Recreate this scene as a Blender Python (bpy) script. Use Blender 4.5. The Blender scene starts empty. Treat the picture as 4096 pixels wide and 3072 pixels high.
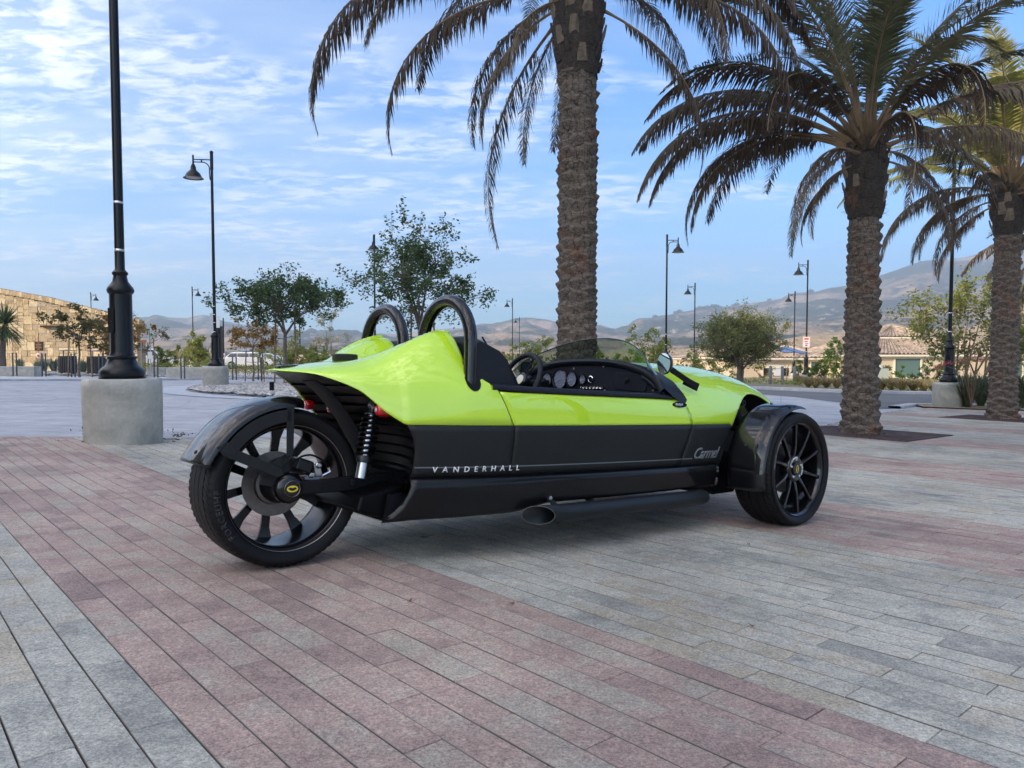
import bpy, bmesh, math, random
import numpy as np
from mathutils import Vector, Matrix, noise as mnoise
from mathutils.bvhtree import BVHTree
SC = bpy.context.scene
COL = SC.collection
rnd = random.Random(7)
rad = math.radians

# ---------------------------------------------------------------- camera
FPX = 2950.0 / 4096.0
PITCH = math.atan(136 / 2950.0)
cd = bpy.data.cameras.new('camera'); cam = bpy.data.objects.new('camera', cd); COL.objects.link(cam)
cd.sensor_width = 36.0; cd.lens = 36.0 * FPX; cd.clip_start = 0.05; cd.clip_end = 12000
cam.location = (0, 0, 0); cam.rotation_euler = (rad(90) - PITCH, 0, 0)
SC.camera = cam
# ---------------------------------------------------------------- sun + sky
SUN_EL = rad(20); SUN_AZ = rad(240)          # azimuth of the sun, clockwise from +Y: behind and left of the camera
SUN_DIR = Vector((math.sin(SUN_AZ) * math.cos(SUN_EL), math.cos(SUN_AZ) * math.cos(SUN_EL), math.sin(SUN_EL)))
sl = bpy.data.lights.new('sun', 'SUN'); so = bpy.data.objects.new('sun', sl); COL.objects.link(so)
sl.energy = 3.7; sl.angle = rad(0.5); sl.color = (1.0, 0.80, 0.56)
so.rotation_euler = (-SUN_DIR).to_track_quat('-Z', 'Y').to_euler(); so.location = (0, 0, 30)

class NT:
    """small helper for node graphs"""
    def __init__(s, tree): s.t = tree; s.n = tree.nodes; s.l = tree.links
    def new(s, typ, **k):
        n = s.n.new(typ)
        for a, b in k.items(): setattr(n, a, b)
        return n
    def put(s, sock, v):
        if isinstance(v, bpy.types.NodeSocket): s.l.new(v, sock)
        elif v is not None:
            if isinstance(v, (tuple, list)) and sock.type == 'RGBA' and len(v) == 3: v = (*v, 1)
            sock.default_value = v
    def math(s, op, a, b=None, c=None, clamp=False):
        n = s.new('ShaderNodeMath', operation=op, use_clamp=clamp); s.put(n.inputs[0], a)
        if b is not None: s.put(n.inputs[1], b)
        if c is not None: s.put(n.inputs[2], c)
        return n.outputs[0]
    def vmath(s, op, a, b=None):
        n = s.new('ShaderNodeVectorMath', operation=op); s.put(n.inputs[0], a)
        if b is not None: s.put(n.inputs[1], b)
        return n.outputs['Value'] if op in ('DOT_PRODUCT', 'LENGTH') else n.outputs[0]
    def vscale(s, a, k):
        n = s.new('ShaderNodeVectorMath', operation='SCALE'); s.put(n.inputs[0], a); s.put(n.inputs['Scale'], k); return n.outputs[0]
    def noise(s, vec, scale, detail=4, rough=.5, dist=0, col=False):
        n = s.new('ShaderNodeTexNoise'); s.put(n.inputs['Vector'], vec); n.inputs['Scale'].default_value = scale
        n.inputs['Detail'].default_value = detail; n.inputs['Roughness'].default_value = rough; n.inputs['Distortion'].default_value = dist
        return n.outputs['Color' if col else 'Fac']
    def ramp(s, fac, stops, interp='LINEAR'):
        n = s.new('ShaderNodeValToRGB'); n.color_ramp.interpolation = interp; e = n.color_ramp.elements
        while len(e) < len(stops): e.new(0.5)
        for q, (p, c) in zip(e, stops): q.position = p; q.color = (*c, 1) if len(c) == 3 else c
        s.put(n.inputs[0], fac); return n.outputs[0]
    def mix(s, fac, a, b, mode='MIX'):
        n = s.new('ShaderNodeMix', data_type='RGBA', blend_type=mode)
        s.put(n.inputs[0], fac); s.put(n.inputs[6], a); s.put(n.inputs[7], b); return n.outputs[2]
    def maprange(s, v, a, b, c=0, d=1):
        n = s.new('ShaderNodeMapRange'); s.put(n.inputs[0], v)
        for i, q in enumerate((a, b, c, d)): n.inputs[i + 1].default_value = q
        return n.outputs[0]
    def mapping(s, vec, scale=(1, 1, 1), rot=(0, 0, 0), loc=(0, 0, 0)):
        n = s.new('ShaderNodeMapping'); s.put(n.inputs['Vector'], vec); n.inputs['Scale'].default_value = scale
        n.inputs['Rotation'].default_value = rot; n.inputs['Location'].default_value = loc; return n.outputs[0]
    def bump(s, h, strength=.3, dist=.01, normal=None):
        n = s.new('ShaderNodeBump'); s.put(n.inputs['Height'], h); n.inputs['Strength'].default_value = strength
        n.inputs['Distance'].default_value = dist
        if normal: s.put(n.inputs['Normal'], normal)
        return n.outputs[0]

W = bpy.data.worlds.new('World'); SC.world = W; W.use_nodes = True
w = NT(W.node_tree); w.n.clear()
sky = w.new('ShaderNodeTexSky', sky_type='NISHITA'); sky.sun_disc = False
sky.sun_elevation = SUN_EL; sky.sun_rotation = SUN_AZ; sky.air_density = 1.0; sky.dust_density = 1.0; sky.ozone_density = 2.2; sky.altitude = 100
tc = w.new('ShaderNodeTexCoord').outputs['Generated']
sep = w.new('ShaderNodeSeparateXYZ'); w.put(sep.inputs[0], tc)
zz = w.math('ADD', w.math('MAXIMUM', sep.outputs[2], 0.0), 0.10)
cmb = w.new('ShaderNodeCombineXYZ'); w.put(cmb.inputs[0], w.math('DIVIDE', sep.outputs[0], zz)); w.put(cmb.inputs[1], w.math('DIVIDE', sep.outputs[1], zz))
pl = cmb.outputs[0]                                   # flat cloud layer coordinates
big = w.noise(w.mapping(pl, (.55, .9, 1), rot=(0, 0, .5), loc=(3.1, 1.7, 0)), 1.0, 4, .55, .3)
streak = w.noise(w.mapping(pl, (.30, 1.5, 1), rot=(0, 0, .42), loc=(1.3, 7, 0)), 1.3, 6, .62, .6)
puff = w.noise(w.mapping(pl, (1.0, 1.7, 1), rot=(0, 0, .45), loc=(.4, .9, 0)), 7.5, 5, .60, .35)
puff2 = w.noise(w.mapping(pl, (.8, 1.1, 1), rot=(0, 0, .4), loc=(5.4, 2.9, 0)), 1.5, 3, .55)
right = w.math('MULTIPLY', w.maprange(sep.outputs[0], -0.05, .42, 0, 1), w.maprange(sep.outputs[1], .15, .6, 0, 1))  # the cover thins out to the right of the view
thin = w.math('MULTIPLY', w.maprange(w.math('ADD', w.math('MULTIPLY', streak, .65), w.math('MULTIPLY', big, .45)), .44, .74), w.maprange(right, 0, 1, 1.0, .45))
pf = w.math('MULTIPLY', w.maprange(puff, .43, .60), w.maprange(w.math('SUBTRACT', puff2, w.math('MULTIPLY', right, .16)), .43, .54))
cl = w.math('ADD', w.math('MULTIPLY', thin, .32), w.math('MULTIPLY', pf, .52), clamp=True)
low = w.maprange(sep.outputs[2], .0, .10, .25, 1)
cl = w.math('MULTIPLY', cl, low)
hz = w.math('POWER', w.math('SUBTRACT', 1.0, w.math('MAXIMUM', sep.outputs[2], 0.0)), 9.0)
skyc = w.mix(1.0, sky.outputs[0], (.26, .60, .93), 'MULTIPLY')
skyc = w.mix(w.math('MULTIPLY', hz, .35), skyc, (2.4, 3.5, 4.4))
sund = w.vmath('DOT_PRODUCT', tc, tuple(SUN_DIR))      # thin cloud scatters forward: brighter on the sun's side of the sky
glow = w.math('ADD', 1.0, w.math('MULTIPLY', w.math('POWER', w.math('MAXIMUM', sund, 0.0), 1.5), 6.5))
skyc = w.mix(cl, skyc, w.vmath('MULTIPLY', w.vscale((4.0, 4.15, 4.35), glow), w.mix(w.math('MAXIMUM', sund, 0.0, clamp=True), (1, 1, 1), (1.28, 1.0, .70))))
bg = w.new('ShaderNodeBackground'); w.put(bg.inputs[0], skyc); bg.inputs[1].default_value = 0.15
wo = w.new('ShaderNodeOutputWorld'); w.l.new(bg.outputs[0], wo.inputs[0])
# ---------------------------------------------------------------- view + render
SC.view_settings.view_transform = 'Standard'; SC.view_settings.look = 'None'; SC.view_settings.exposure = 1.15
SC.view_settings.gamma = 1.0; SC.view_settings.use_curve_mapping = False
SC.render.engine = 'CYCLES'; SC.cycles.use_denoising = True; SC.cycles.max_bounces = 8
SC.cycles.transparent_max_bounces = 12; SC.cycles.volume_bounces = 0; SC.cycles.caustics_reflective = False; SC.cycles.caustics_refractive = False

# ---------------------------------------------------------------- ground shape and picture-to-place helpers
def g(x, y):
    """height of the ground under (x, y): a plaza that falls away and to the right, gentler farther off"""
    t = y - 4.9
    t = (t + math.sqrt(t * t + 1.44)) / 2
    z = -.761 - .0204 * x - .0518 * y + .032 * t
    if y > 60: z -= -.0198 * (y - 60) * .6
    if abs(x) > 40: z += .0204 * (abs(x) - 40) * (1 if x > 0 else -1) 
    return z
def at(xd, yd, Y):
    """point at distance Y on the sight line through picture point (xd, yd) of a 2212 x 1659 view"""
    px, py = xd * 4096 / 2212, yd * 4096 / 2212
    r = Vector((1, 0, 0)) * ((px - 2048) / 2950) + Vector((0, -math.sin(PITCH), -math.cos(PITCH))) * ((py - 1536) / 2950) + Vector((0, math.cos(PITCH), -math.sin(PITCH)))
    return r * (Y / r.y)
def on_ground(xd, Y):
    p = at(xd, 829, Y); return Vector((p.x, Y, g(p.x, Y)))
def depth_for_height(xd, yd, H):
    """how far a thing H tall must stand for its top to show at (xd, yd)"""
    lo, hi = 3.0, 300.0
    for _ in range(50):
        m = (lo + hi) / 2; p = at(xd, yd, m)
        if p.z - g(p.x, m) > H: hi = m
        else: lo = m
    return lo

# ---------------------------------------------------------------- objects
def tag(o, label=None, cat=None, group=None, kind=None):
    if label: o['label'] = label
    if cat: o['category'] = cat
    if group: o['group'] = group
    if kind: o['kind'] = kind
    return o
def empty(name, loc=(0, 0, 0), rz=0, label=None, cat=None, group=None, kind=None, parent=None):
    o = bpy.data.objects.new(name, None); COL.objects.link(o); o.location = loc; o.rotation_euler = (0, 0, rz)
    o.empty_display_size = .2
    if parent: o.parent = parent
    return tag(o, label, cat, group, kind)
def obj(name, me, parent=None, loc=None, rot=None, scale=None):
    o = bpy.data.objects.new(name, me); COL.objects.link(o)
    if parent: o.parent = parent
    if loc is not None: o.location = loc
    if rot is not None: o.rotation_euler = rot
    if scale is not None: o.scale = scale
    return o
def copy_tree(o, parent=None):
    c = o.copy(); COL.objects.link(c)
    if parent: c.parent = parent
    for ch in o.children: copy_tree(ch, c)
    return c
class MB:
    """collects shapes into one mesh"""
    def __init__(s): s.v = []; s.f = []; s.m = []; s.uv = None
    def add(s, vs, fs, mi=0):
        b = len(s.v); s.v += [tuple(q) for q in vs]; s.f += [tuple(b + i for i in q) for q in fs]; s.m += [mi] * len(fs); return s
    def box(s, c, d, M=None, mi=0, taper=1.0):
        x, y, z = d[0] / 2, d[1] / 2, d[2] / 2; vs = []
        for sz in (-1, 1):
            k = taper if sz > 0 else 1
            for sx, sy in ((-1, -1), (1, -1), (1, 1), (-1, 1)):
                p = Vector((sx * x * k, sy * y * k, sz * z))
                if M is not None: p = M @ p
                vs.append(p + Vector(c))
        return s.add(vs, [(3, 2, 1, 0), (4, 5, 6, 7), (0, 1, 5, 4), (1, 2, 6, 5), (2, 3, 7, 6), (3, 0, 4, 7)], mi)
    def bar(s, a, b, wd, th, up=(0, 0, 1), mi=0):
        a = Vector(a); b = Vector(b); z = (b - a); L = z.length; z.normalize(); x = Vector(up).cross(z)
        if x.length < 1e-5: x = Vector((1, 0, 0))
        x.normalize(); y = z.cross(x)
        M = Matrix((x, y, z)).transposed()
        return s.box((a + b) / 2, (wd, th, L), M, mi)
    def tube(s, pts, r, n=10, cap=True, mi=0, closed=False):
        pts = [Vector(p) for p in pts]; m = len(pts)
        rs = r if isinstance(r, (list, tuple)) else [r] * m
        vs = []; prev = None
        for i, p in enumerate(pts):
            if closed: t = pts[(i + 1) % m] - pts[i - 1]
            else: t = pts[min(i + 1, m - 1)] - pts[max(i - 1, 0)]
            if t.length < 1e-9: t = Vector((0, 0, 1))
            t.normalize()
            if prev is None:
                a = Vector((0, 0, 1)) if abs(t.z) < .9 else Vector((1, 0, 0)); x = a.cross(t).normalized()
            else:
                x = prev - t * prev.dot(t)
                x = x.normalized() if x.length > 1e-6 else Vector((1, 0, 0)).cross(t).normalized()
            prev = x; y = t.cross(x)
            for k in range(n):
                an = 2 * math.pi * k / n; vs.append(p + (x * math.cos(an) + y * math.sin(an)) * rs[i])
        fs = []
        for i in range(m if closed else m - 1):
            j = (i + 1) % m
            for k in range(n): fs.append((i * n + k, i * n + (k + 1) % n, j * n + (k + 1) % n, j * n + k))
        if cap and not closed: fs.append(tuple(range(n - 1, -1, -1))); fs.append(tuple((m - 1) * n + k for k in range(n)))
        return s.add(vs, fs, mi)
    def lathe(s, prof, n=24, M=None, o=(0, 0, 0), mi=0, cap=True):
        """prof: (radius, height) pairs about the z axis"""
        vs = []
        for r, z in prof:
            for k in range(n):
                an = 2 * math.pi * k / n; p = Vector((r * math.cos(an), r * math.sin(an), z))
                if M is not None: p = M @ p
                vs.append(p + Vector(o))
        fs = []
        for i in range(len(prof) - 1):
            for k in range(n): fs.append((i * n + k, i * n + (k + 1) % n, (i + 1) * n + (k + 1) % n, (i + 1) * n + k))
        if cap:
            if prof[0][0] > 1e-4: fs.append(tuple(range(n - 1, -1, -1)))
            if prof[-1][0] > 1e-4: fs.append(tuple((len(prof) - 1) * n + k for k in range(n)))
        return s.add(vs, fs, mi)
    def grid(s, P, closed_u=False, closed_v=False, mi=0, flip=False):
        nu = len(P); nv = len(P[0]); vs = [q for row in P for q in row]; fs = []
        for i in range(nu if closed_u else nu - 1):
            for j in range(nv if closed_v else nv - 1):
                a = i * nv + j; b = ((i + 1) % nu) * nv + j; c = ((i + 1) % nu) * nv + (j + 1) % nv; d = i * nv + (j + 1) % nv
                fs.append((a, d, c, b) if flip else (a, b, c, d))
        return s.add(vs, fs, mi)
    def poly(s, pts, h0, h1, axis='z', mi=0):
        """extruded outline (pts counter-clockwise in the plane across the axis)"""
        def P(p, h): return {'z': (p[0], p[1], h), 'y': (p[0], h, p[1]), 'x': (h, p[0], p[1])}[axis]
        n = len(pts); vs = [P(p, h0) for p in pts] + [P(p, h1) for p in pts]
        fs = [tuple(range(n - 1, -1, -1)), tuple(range(n, 2 * n))] + [(i, (i + 1) % n, n + (i + 1) % n, n + i) for i in range(n)]
        return s.add(vs, fs, mi)
    def mesh(s, name, mats, smooth=None, M=None):
        me = bpy.data.meshes.new(name)
        vs = s.v if M is None else [tuple(M @ Vector(q)) for q in s.v]
        me.from_pydata(vs, [], s.f)
        mats = mats if isinstance(mats, (list, tuple)) else [mats]
        for m in mats: me.materials.append(m)
        if len(mats) > 1: me.polygons.foreach_set('material_index', s.m)
        me.update()
        if smooth is not None:
            me.polygons.foreach_set('use_smooth', [True] * len(me.polygons))
            if smooth < 180: me.set_sharp_from_angle(angle=rad(smooth))
        return me
    def build(s, name, mats, parent=None, smooth=None, loc=None, rot=None):
        return obj(name, s.mesh(name, mats, smooth), parent, loc, rot)
def fix_normals(o):
    bm = bmesh.new(); bm.from_mesh(o.data); bmesh.ops.recalc_face_normals(bm, faces=bm.faces[:]); bm.to_mesh(o.data); bm.free(); return o
def bevel(o, wdt, seg=2):
    m = o.modifiers.new('bevel', 'BEVEL'); m.width = wdt; m.segments = seg; m.limit_method = 'ANGLE'; m.angle_limit = rad(35); return o

# ---------------------------------------------------------------- materials
def newmat(name):
    m = bpy.data.materials.new(name); m.use_nodes = True; t = NT(m.node_tree)
    return m, t, t.n['Principled BSDF']
def P3(t): return t.new('ShaderNodeNewGeometry').outputs['Position']
def OBJ(t): return t.new('ShaderNodeTexCoord').outputs['Object']
def simple(name, col, rough=.5, metal=0, coat=0, spec=.5, var=0, vscale=8, bump=0, bscale=60, coatr=.03, objc=False, rvar=0):
    m, t, b = newmat(name)
    b.inputs['Base Color'].default_value = (*col, 1); b.inputs['Roughness'].default_value = rough; b.inputs['Metallic'].default_value = metal
    b.inputs['Coat Weight'].default_value = coat; b.inputs['Coat Roughness'].default_value = coatr; b.inputs['Specular IOR Level'].default_value = spec
    co = OBJ(t) if objc else P3(t)
    if var:
        n = t.noise(co, vscale, 5, .6)
        t.put(b.inputs['Base Color'], t.mix(t.maprange(n, .3, .7), tuple(c * (1 - var) for c in col), tuple(min(1, c * (1 + var)) for c in col)))
    if rvar: t.put(b.inputs['Roughness'], t.maprange(t.noise(co, vscale * 1.7, 4), .3, .7, max(0, rough - rvar), rough + rvar))
    if bump: t.put(b.inputs['Normal'], t.bump(t.noise(co, bscale, 4, .6), bump, .01))
    return m
M = {}
# ================================================================ GROUND
# paving frame: q runs across the courses, s along them
QX, QY, SX, SY = .7518, .6594, -.6594, .7518
PITCHC = .101; PLEN = .45
BANDS = [-21, -8, 5, 17, 36, 49, 68, 81, 100, 113, 132, 145, 164, 177, 196, 209, 228, 241, 260, 273, 292, 305, 324]   # course numbers where the colour changes
def is_red(k):
    n = sum(1 for b in BANDS if b <= k); return n % 2 == 1   # first band past each odd border is red
def paver_mat(name, A, B, C, D, bands=False):
    m, t, b = newmat(name)
    pos = P3(t); sp = t.new('ShaderNodeSeparateXYZ'); t.put(sp.inputs[0], pos); x, y = sp.outputs[0], sp.outputs[1]
    q = t.math('ADD', t.math('MULTIPLY', x, QX), t.math('MULTIPLY', y, QY)); s = t.math('ADD', t.math('MULTIPLY', x, SX), t.math('MULTIPLY', y, SY))
    k = t.math('FLOOR', t.math('DIVIDE', q, PITCHC))
    par = t.math('MODULO', t.math('ADD', k, 1000), 2)
    so_ = t.math('SUBTRACT', s, t.math('ADD', t.math('MULTIPLY', par, .227), 1.711))
    j = t.math('FLOOR', t.math('DIVIDE', so_, PLEN))
    cv = t.new('ShaderNodeCombineXYZ'); t.put(cv.inputs[0], k); t.put(cv.inputs[1], j)
    wn = t.new('ShaderNodeTexWhiteNoise', noise_dimensions='3D'); t.put(wn.inputs['Vector'], cv.outputs[0])
    pick = wn.outputs['Value']
    # slow drift of tone inside a paver (blended batches), then grit
    loc = t.vmath('ADD', pos, wn.outputs['Color'])
    drift = t.noise(loc, 5.0, 4, .65)
    f = t.math('ADD', t.math('MULTIPLY', pick, .75), t.math('MULTIPLY', t.math('SUBTRACT', drift, .42), 2.4), clamp=True)
    def tone(a, b_, c, d): return t.ramp(f, [(0, a), (.3, b_), (.6, c), (1, d)])
    colr = tone(A, B, C, D)
    if bands:
        # whole-sheet version: the colour bands and the joints are in the material
        kk = t.math('DIVIDE', t.math('ADD', t.math('MODULO', t.math('ADD', k, 32 * 20 - 5), 32), 0), 32)
        isr = t.math('LESS_THAN', kk, 12.5 / 32)
        colr = t.mix(isr, colr, tone(*RED4))
        fr = t.math('FRACT', t.math('DIVIDE', q, PITCHC)); jt = t.math('LESS_THAN', fr, .08)
        fj = t.math('FRACT', t.math('DIVIDE', so_, PLEN)); jt = t.math('MAXIMUM', jt, t.math('LESS_THAN', fj, .014))
        colr = t.mix(t.math('MULTIPLY', jt, .6), colr, (.05, .047, .05))
    grit = t.noise(pos, 130, 4, .85)
    mott = t.noise(pos, 38, 4, .65)
    colr = t.mix(1.0, colr, t.ramp(grit, [(.33, (.48, .48, .50)), (.5, (1, 1, 1)), (.66, (1.55, 1.55, 1.5))]), 'MULTIPLY')
    colr = t.mix(1.0, colr, t.ramp(mott, [(.3, (.82, .82, .84)), (.7, (1.15, 1.15, 1.13))]), 'MULTIPLY')
    st = t.noise(pos, 1.1, 5, .62)
    colr = t.mix(1.0, colr, t.ramp(st, [(.34, (.72, .72, .74)), (.6, (1.08, 1.08, 1.08))]), 'MULTIPLY')
    spot = t.new('ShaderNodeTexVoronoi'); spot.inputs['Scale'].default_value = 2.3; t.put(spot.inputs['Vector'], t.vmath('ADD', pos, t.vmath('MULTIPLY', t.noise(pos, 9, 3, col=True), (.06, .06, .06))))
    sm = t.math('MULTIPLY', t.maprange(spot.outputs['Distance'], .05, .075, 1, 0), t.math('GREATER_THAN', t.noise(pos, .9, 1), .56))
    colr = t.mix(t.math('MULTIPLY', sm, .65), colr, (.06, .052, .05))
    t.put(b.inputs['Base Color'], colr); b.inputs['Roughness'].default_value = .82; b.inputs['Specular IOR Level'].default_value = .35
    hgt = t.math('ADD', t.math('MULTIPLY', grit, .7), t.math('MULTIPLY', t.noise(pos, 90, 3, .7), .8))
    t.put(b.inputs['Normal'], t.bump(hgt, .8, .004))
    return m
RED4 = [(.30, .222, .195), (.39, .28, .24), (.44, .322, .27), (.43, .372, .305)]
GRY4 = [(.30, .292, .262), (.40, .388, .335), (.48, .458, .395), (.43, .378, .29)]
M['paver_red'] = paver_mat('red_paver', *RED4)
M['paver_grey'] = paver_mat('grey_paver', *GRY4)
M['paving'] = paver_mat('paving', *GRY4, bands=True)
M['edge'] = simple('dark_paver_edge', (.20, .18, .165), .9, var=.35, vscale=5)  # chamfers coloured dark to draw joint lines that shading alone loses
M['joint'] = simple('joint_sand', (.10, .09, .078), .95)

def concrete_mat(name, a, b_, scale=.5, swirl=True, rough=.75, bump=.3):
    m, t, b = newmat(name); pos = P3(t)
    n1 = t.noise(pos, scale, 6, .6, 1.2); n2 = t.noise(t.mapping(pos, (.25, 1.6, 1)), 1.3, 5, .6, 1.5); n3 = t.noise(pos, 30, 4, .7)
    c = t.mix(t.maprange(n1, .3, .7), a, b_)
    c = t.mix(1.0, c, t.ramp(n2, [(.35, (.84, .85, .88)), (.62, (1.08, 1.08, 1.07))]), 'MULTIPLY')
    c = t.mix(1.0, c, t.ramp(n3, [(.3, (.9, .9, .9)), (.7, (1.08, 1.08, 1.08))]), 'MULTIPLY')
    if swirl:
        sj = t.new('ShaderNodeSeparateXYZ'); t.put(sj.inputs[0], t.mapping(pos, rot=(0, 0, .35)))
        jn = t.math('MAXIMUM', t.math('LESS_THAN', t.math('FRACT', t.math('DIVIDE', sj.outputs[0], 3.6)), .006), t.math('LESS_THAN', t.math('FRACT', t.math('DIVIDE', sj.outputs[1], 3.6)), .009))
        c = t.mix(t.math('MULTIPLY', jn, .6), c, (.12, .12, .12))
        c = t.mix(1.0, c, t.ramp(t.noise(pos, 2.4, 5, .7, .5), [(.36, (.80, .80, .81)), (.6, (1.05, 1.05, 1.04))]), 'MULTIPLY')
        # tyre marks: arcs about two turning centres
        for (cx_, cy_, r0, r1) in ((-9, 15.5, 1.5, 4.2), (-15, 14, 3, 7.5), (6.5, 19, 2.0, 3.2)):
            dv = t.vmath('LENGTH', t.vmath('SUBTRACT', t.vmath('ADD', pos, t.vmath('MULTIPLY', t.noise(pos, .25, 2, col=True), (3, 3, 0))), (cx_, cy_, -1.1)))
            rg = t.noise(t.combine(dv), 2.6, 3, .5)
            msk = t.math('MULTIPLY', t.math('MULTIPLY', t.maprange(rg, .60, .66), t.maprange(dv, r0, r0 + .4)), t.maprange(dv, r1, r1 + .5, 1, 0))
            c = t.mix(t.math('MULTIPLY', msk, t.math('MULTIPLY', t.noise(pos, .7, 3), .9)), c, (.14, .15, .175))
    t.put(b.inputs['Base Color'], c); b.inputs['Roughness'].default_value = rough
    t.put(b.inputs['Normal'], t.bump(t.noise(pos, 55, 5, .7), bump, .006))
    return m
def _combine(self, a, b=0.0, c=0.0):
    n = self.new('ShaderNodeCombineXYZ'); self.put(n.inputs[0], a); self.put(n.inputs[1], b); self.put(n.inputs[2], c); return n.outputs[0]
NT.combine = _combine
M['apron'] = concrete_mat('apron_concrete', (.40, .40, .42), (.50, .49, .50))
M['walk'] = concrete_mat('pavement_concrete', (.50, .50, .50), (.60, .59, .57), swirl=False)
M['ring'] = concrete_mat('ring_concrete', (.46, .48, .52), (.52, .53, .56), swirl=False)
M['cast'] = concrete_mat('cast_concrete', (.36, .35, .31), (.54, .52, .46), scale=3.4, swirl=False, bump=.7)
M['asphalt'] = concrete_mat('asphalt', (.115, .112, .115), (.17, .16, .15), swirl=False, rough=.85, bump=.5)
M['kerb'] = concrete_mat('kerb_concrete', (.42, .43, .45), (.52, .52, .52), swirl=False)
m_, t_, b_ = newmat('dry_soil'); pos_ = P3(t_)
t_.put(b_.inputs['Base Color'], t_.ramp(t_.noise(pos_, .35, 7, .65), [(.3, (.20, .15, .09)), (.5, (.30, .24, .15)), (.7, (.16, .17, .07))])); b_.inputs['Roughness'].default_value = .95
t_.put(b_.inputs['Normal'], t_.bump(t_.noise(pos_, 6, 5, .7), .5, .05)); M['soil'] = m_

def sheet(name, poly, dz, mat, kind='structure', step=1.0, parent=None, zf=None, label=None):
    bm = bmesh.new(); bm.faces.new([bm.verts.new((x, y, 0)) for x, y in poly])
    ys = [p[1] for p in poly]; y = math.ceil(min(ys) / step) * step
    while y < max(ys):
        bmesh.ops.bisect_plane(bm, geom=bm.verts[:] + bm.edges[:] + bm.faces[:], plane_co=(0, y, 0), plane_no=(0, 1, 0)); y += step if y < 40 else step * 8
    bmesh.ops.triangulate(bm, faces=bm.faces[:])
    for v in bm.verts: v.co.z = (zf or g)(v.co.x, v.co.y) + dz
    bmesh.ops.recalc_face_normals(bm, faces=bm.faces[:])
    if sum(f.normal.z for f in bm.faces) < 0: bmesh.ops.reverse_faces(bm, faces=bm.faces[:])
    me = bpy.data.meshes.new(name); bm.to_mesh(me); bm.free(); me.materials.append(mat)
    o = obj(name, me, parent); return tag(o, label, None, None, kind)

# terrain under everything, rising again to the foot of the hills
def terr(x, y):
    r = math.hypot(x, y)
    z = g(max(-60, min(60, x)), min(y, 110) if y > 0 else y * .3) - .035
    if r > 110: z += 0
    return z
def terrain():
    P = []
    ys = [-60, -30, -12, -5, 0, 1, 2, 3, 4, 5, 6, 7, 8, 10, 12, 14, 17, 20, 24, 28, 32, 36, 42, 50, 60, 75, 90, 110, 150, 220, 350, 600, 1000, 1800, 3200, 5200]
    xs = [-5200, -2600, -1200, -600, -300, -150, -90, -60, -40, -25, -15, -8, 0, 8, 15, 25, 40, 60, 90, 150, 300, 600, 1200, 2600, 5200]
    for x in xs: P.append([(x, y, terr(x, y)) for y in ys])
    mb = MB(); mb.grid(P); return tag(mb.build('ground', M['soil'], smooth=180), kind='structure')
terrain()

PLAZA = [(-16, -14), (26, -14), (26, 19.2), (13.04, 18.75), (11.6, 19.0), (11.0, 19.45), (9.66, 18.18), (8.0, 16.2), (6.67, 14.35), (5.38, 12.6), (3.8, 11.4), (2, 10.4), (0, 9.55), (-2, 8.9), (-3.76, 8.48), (-4.7, 8.3), (-5.72, 8.2), (-7, 8.2), (-9, 8.5), (-12, 9.2), (-16, 10.5)]
paving = sheet('plaza_paving', PLAZA, -.014, M['paving'])
APRON = [(-40, -6), (-16, -6), (-16, 8), (14, 8), (14, 24), (13, 26), (12.6, 30), (12.3, 34), (12, 40), (6, 44), (-2, 46), (-8, 43), (-11, 38), (-13.85, 31.23), (-17.82, 25.65), (-24, 20), (-40, 14)]
sheet('concrete_apron', APRON, -.022, M['apron'])
ROAD = [(9.9, 26), (9.8, 21.7), (9.06, 18.35), (9.9, 19.05), (11.4, 20.9), (13.2, 21.3), (40, 29), (60, 33), (60, 44), (40, 38.5), (24, 33.4), (17.7, 31.6), (13.5, 32.5), (11, 36), (8, 44), (3, 60), (-4, 88), (-12, 86), (-6, 60), (1, 44), (8, 33)]
sheet('asphalt_road', ROAD, -.017, M['asphalt'])
SIDEW = [(-60, 8), (-40, 14), (-24, 20), (-17.82, 25.65), (-13.85, 31.23), (-11, 38), (-8, 43), (-10, 52), (-20, 44), (-60, 33)]
def kerbed(name, poly, h, mat, kmat, edge=True):
    o = sheet(name, poly, h, mat)
    return o
kerbed('pavement', SIDEW, .05, M['walk'], M['kerb'])
def kerb_line(name, pts, wd, h, closed=False):
    P = []; n = len(pts)
    for i, (x, y) in enumerate(pts):
        a = pts[i - 1] if (i or closed) else pts[0]; b = pts[(i + 1) % n] if (i < n - 1 or closed) else pts[-1]
        d = Vector((b[0] - a[0], b[1] - a[1])); d.normalize(); nx, ny = -d.y, d.x; z = g(x, y)
        P.append([(x - nx * wd / 2, y - ny * wd / 2, z - .1), (x - nx * wd / 2, y - ny * wd / 2, z + h - .015), (x - nx * (wd / 2 - .015), y - ny * (wd / 2 - .015), z + h),
                  (x + nx * (wd / 2 - .015), y + ny * (wd / 2 - .015), z + h), (x + nx * wd / 2, y + ny * wd / 2, z + h - .015), (x + nx * wd / 2, y + ny * wd / 2, z - .1)])
    mb = MB(); mb.grid(P, closed_u=closed); o = mb.build(name, M['kerb']); fix_normals(o); return tag(o, kind='structure')
kerb_line('kerb', [(-60, 8), (-40, 14), (-24, 20), (-17.82, 25.65), (-13.85, 31.23), (-11, 38), (-8, 43)], .16, .06)
kerb_line('kerb', [(60, 44), (40, 38.5), (24, 33.4), (17.7, 31.6), (15.5, 31.7), (13.5, 32.7), (11, 36), (8, 44), (3, 60)], .3, .13)
kerb_line('kerb', [(60, 33), (40, 29), (13.2, 21.3), (11.4, 20.9), (9.9, 19.05)], .3, .05)
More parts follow.
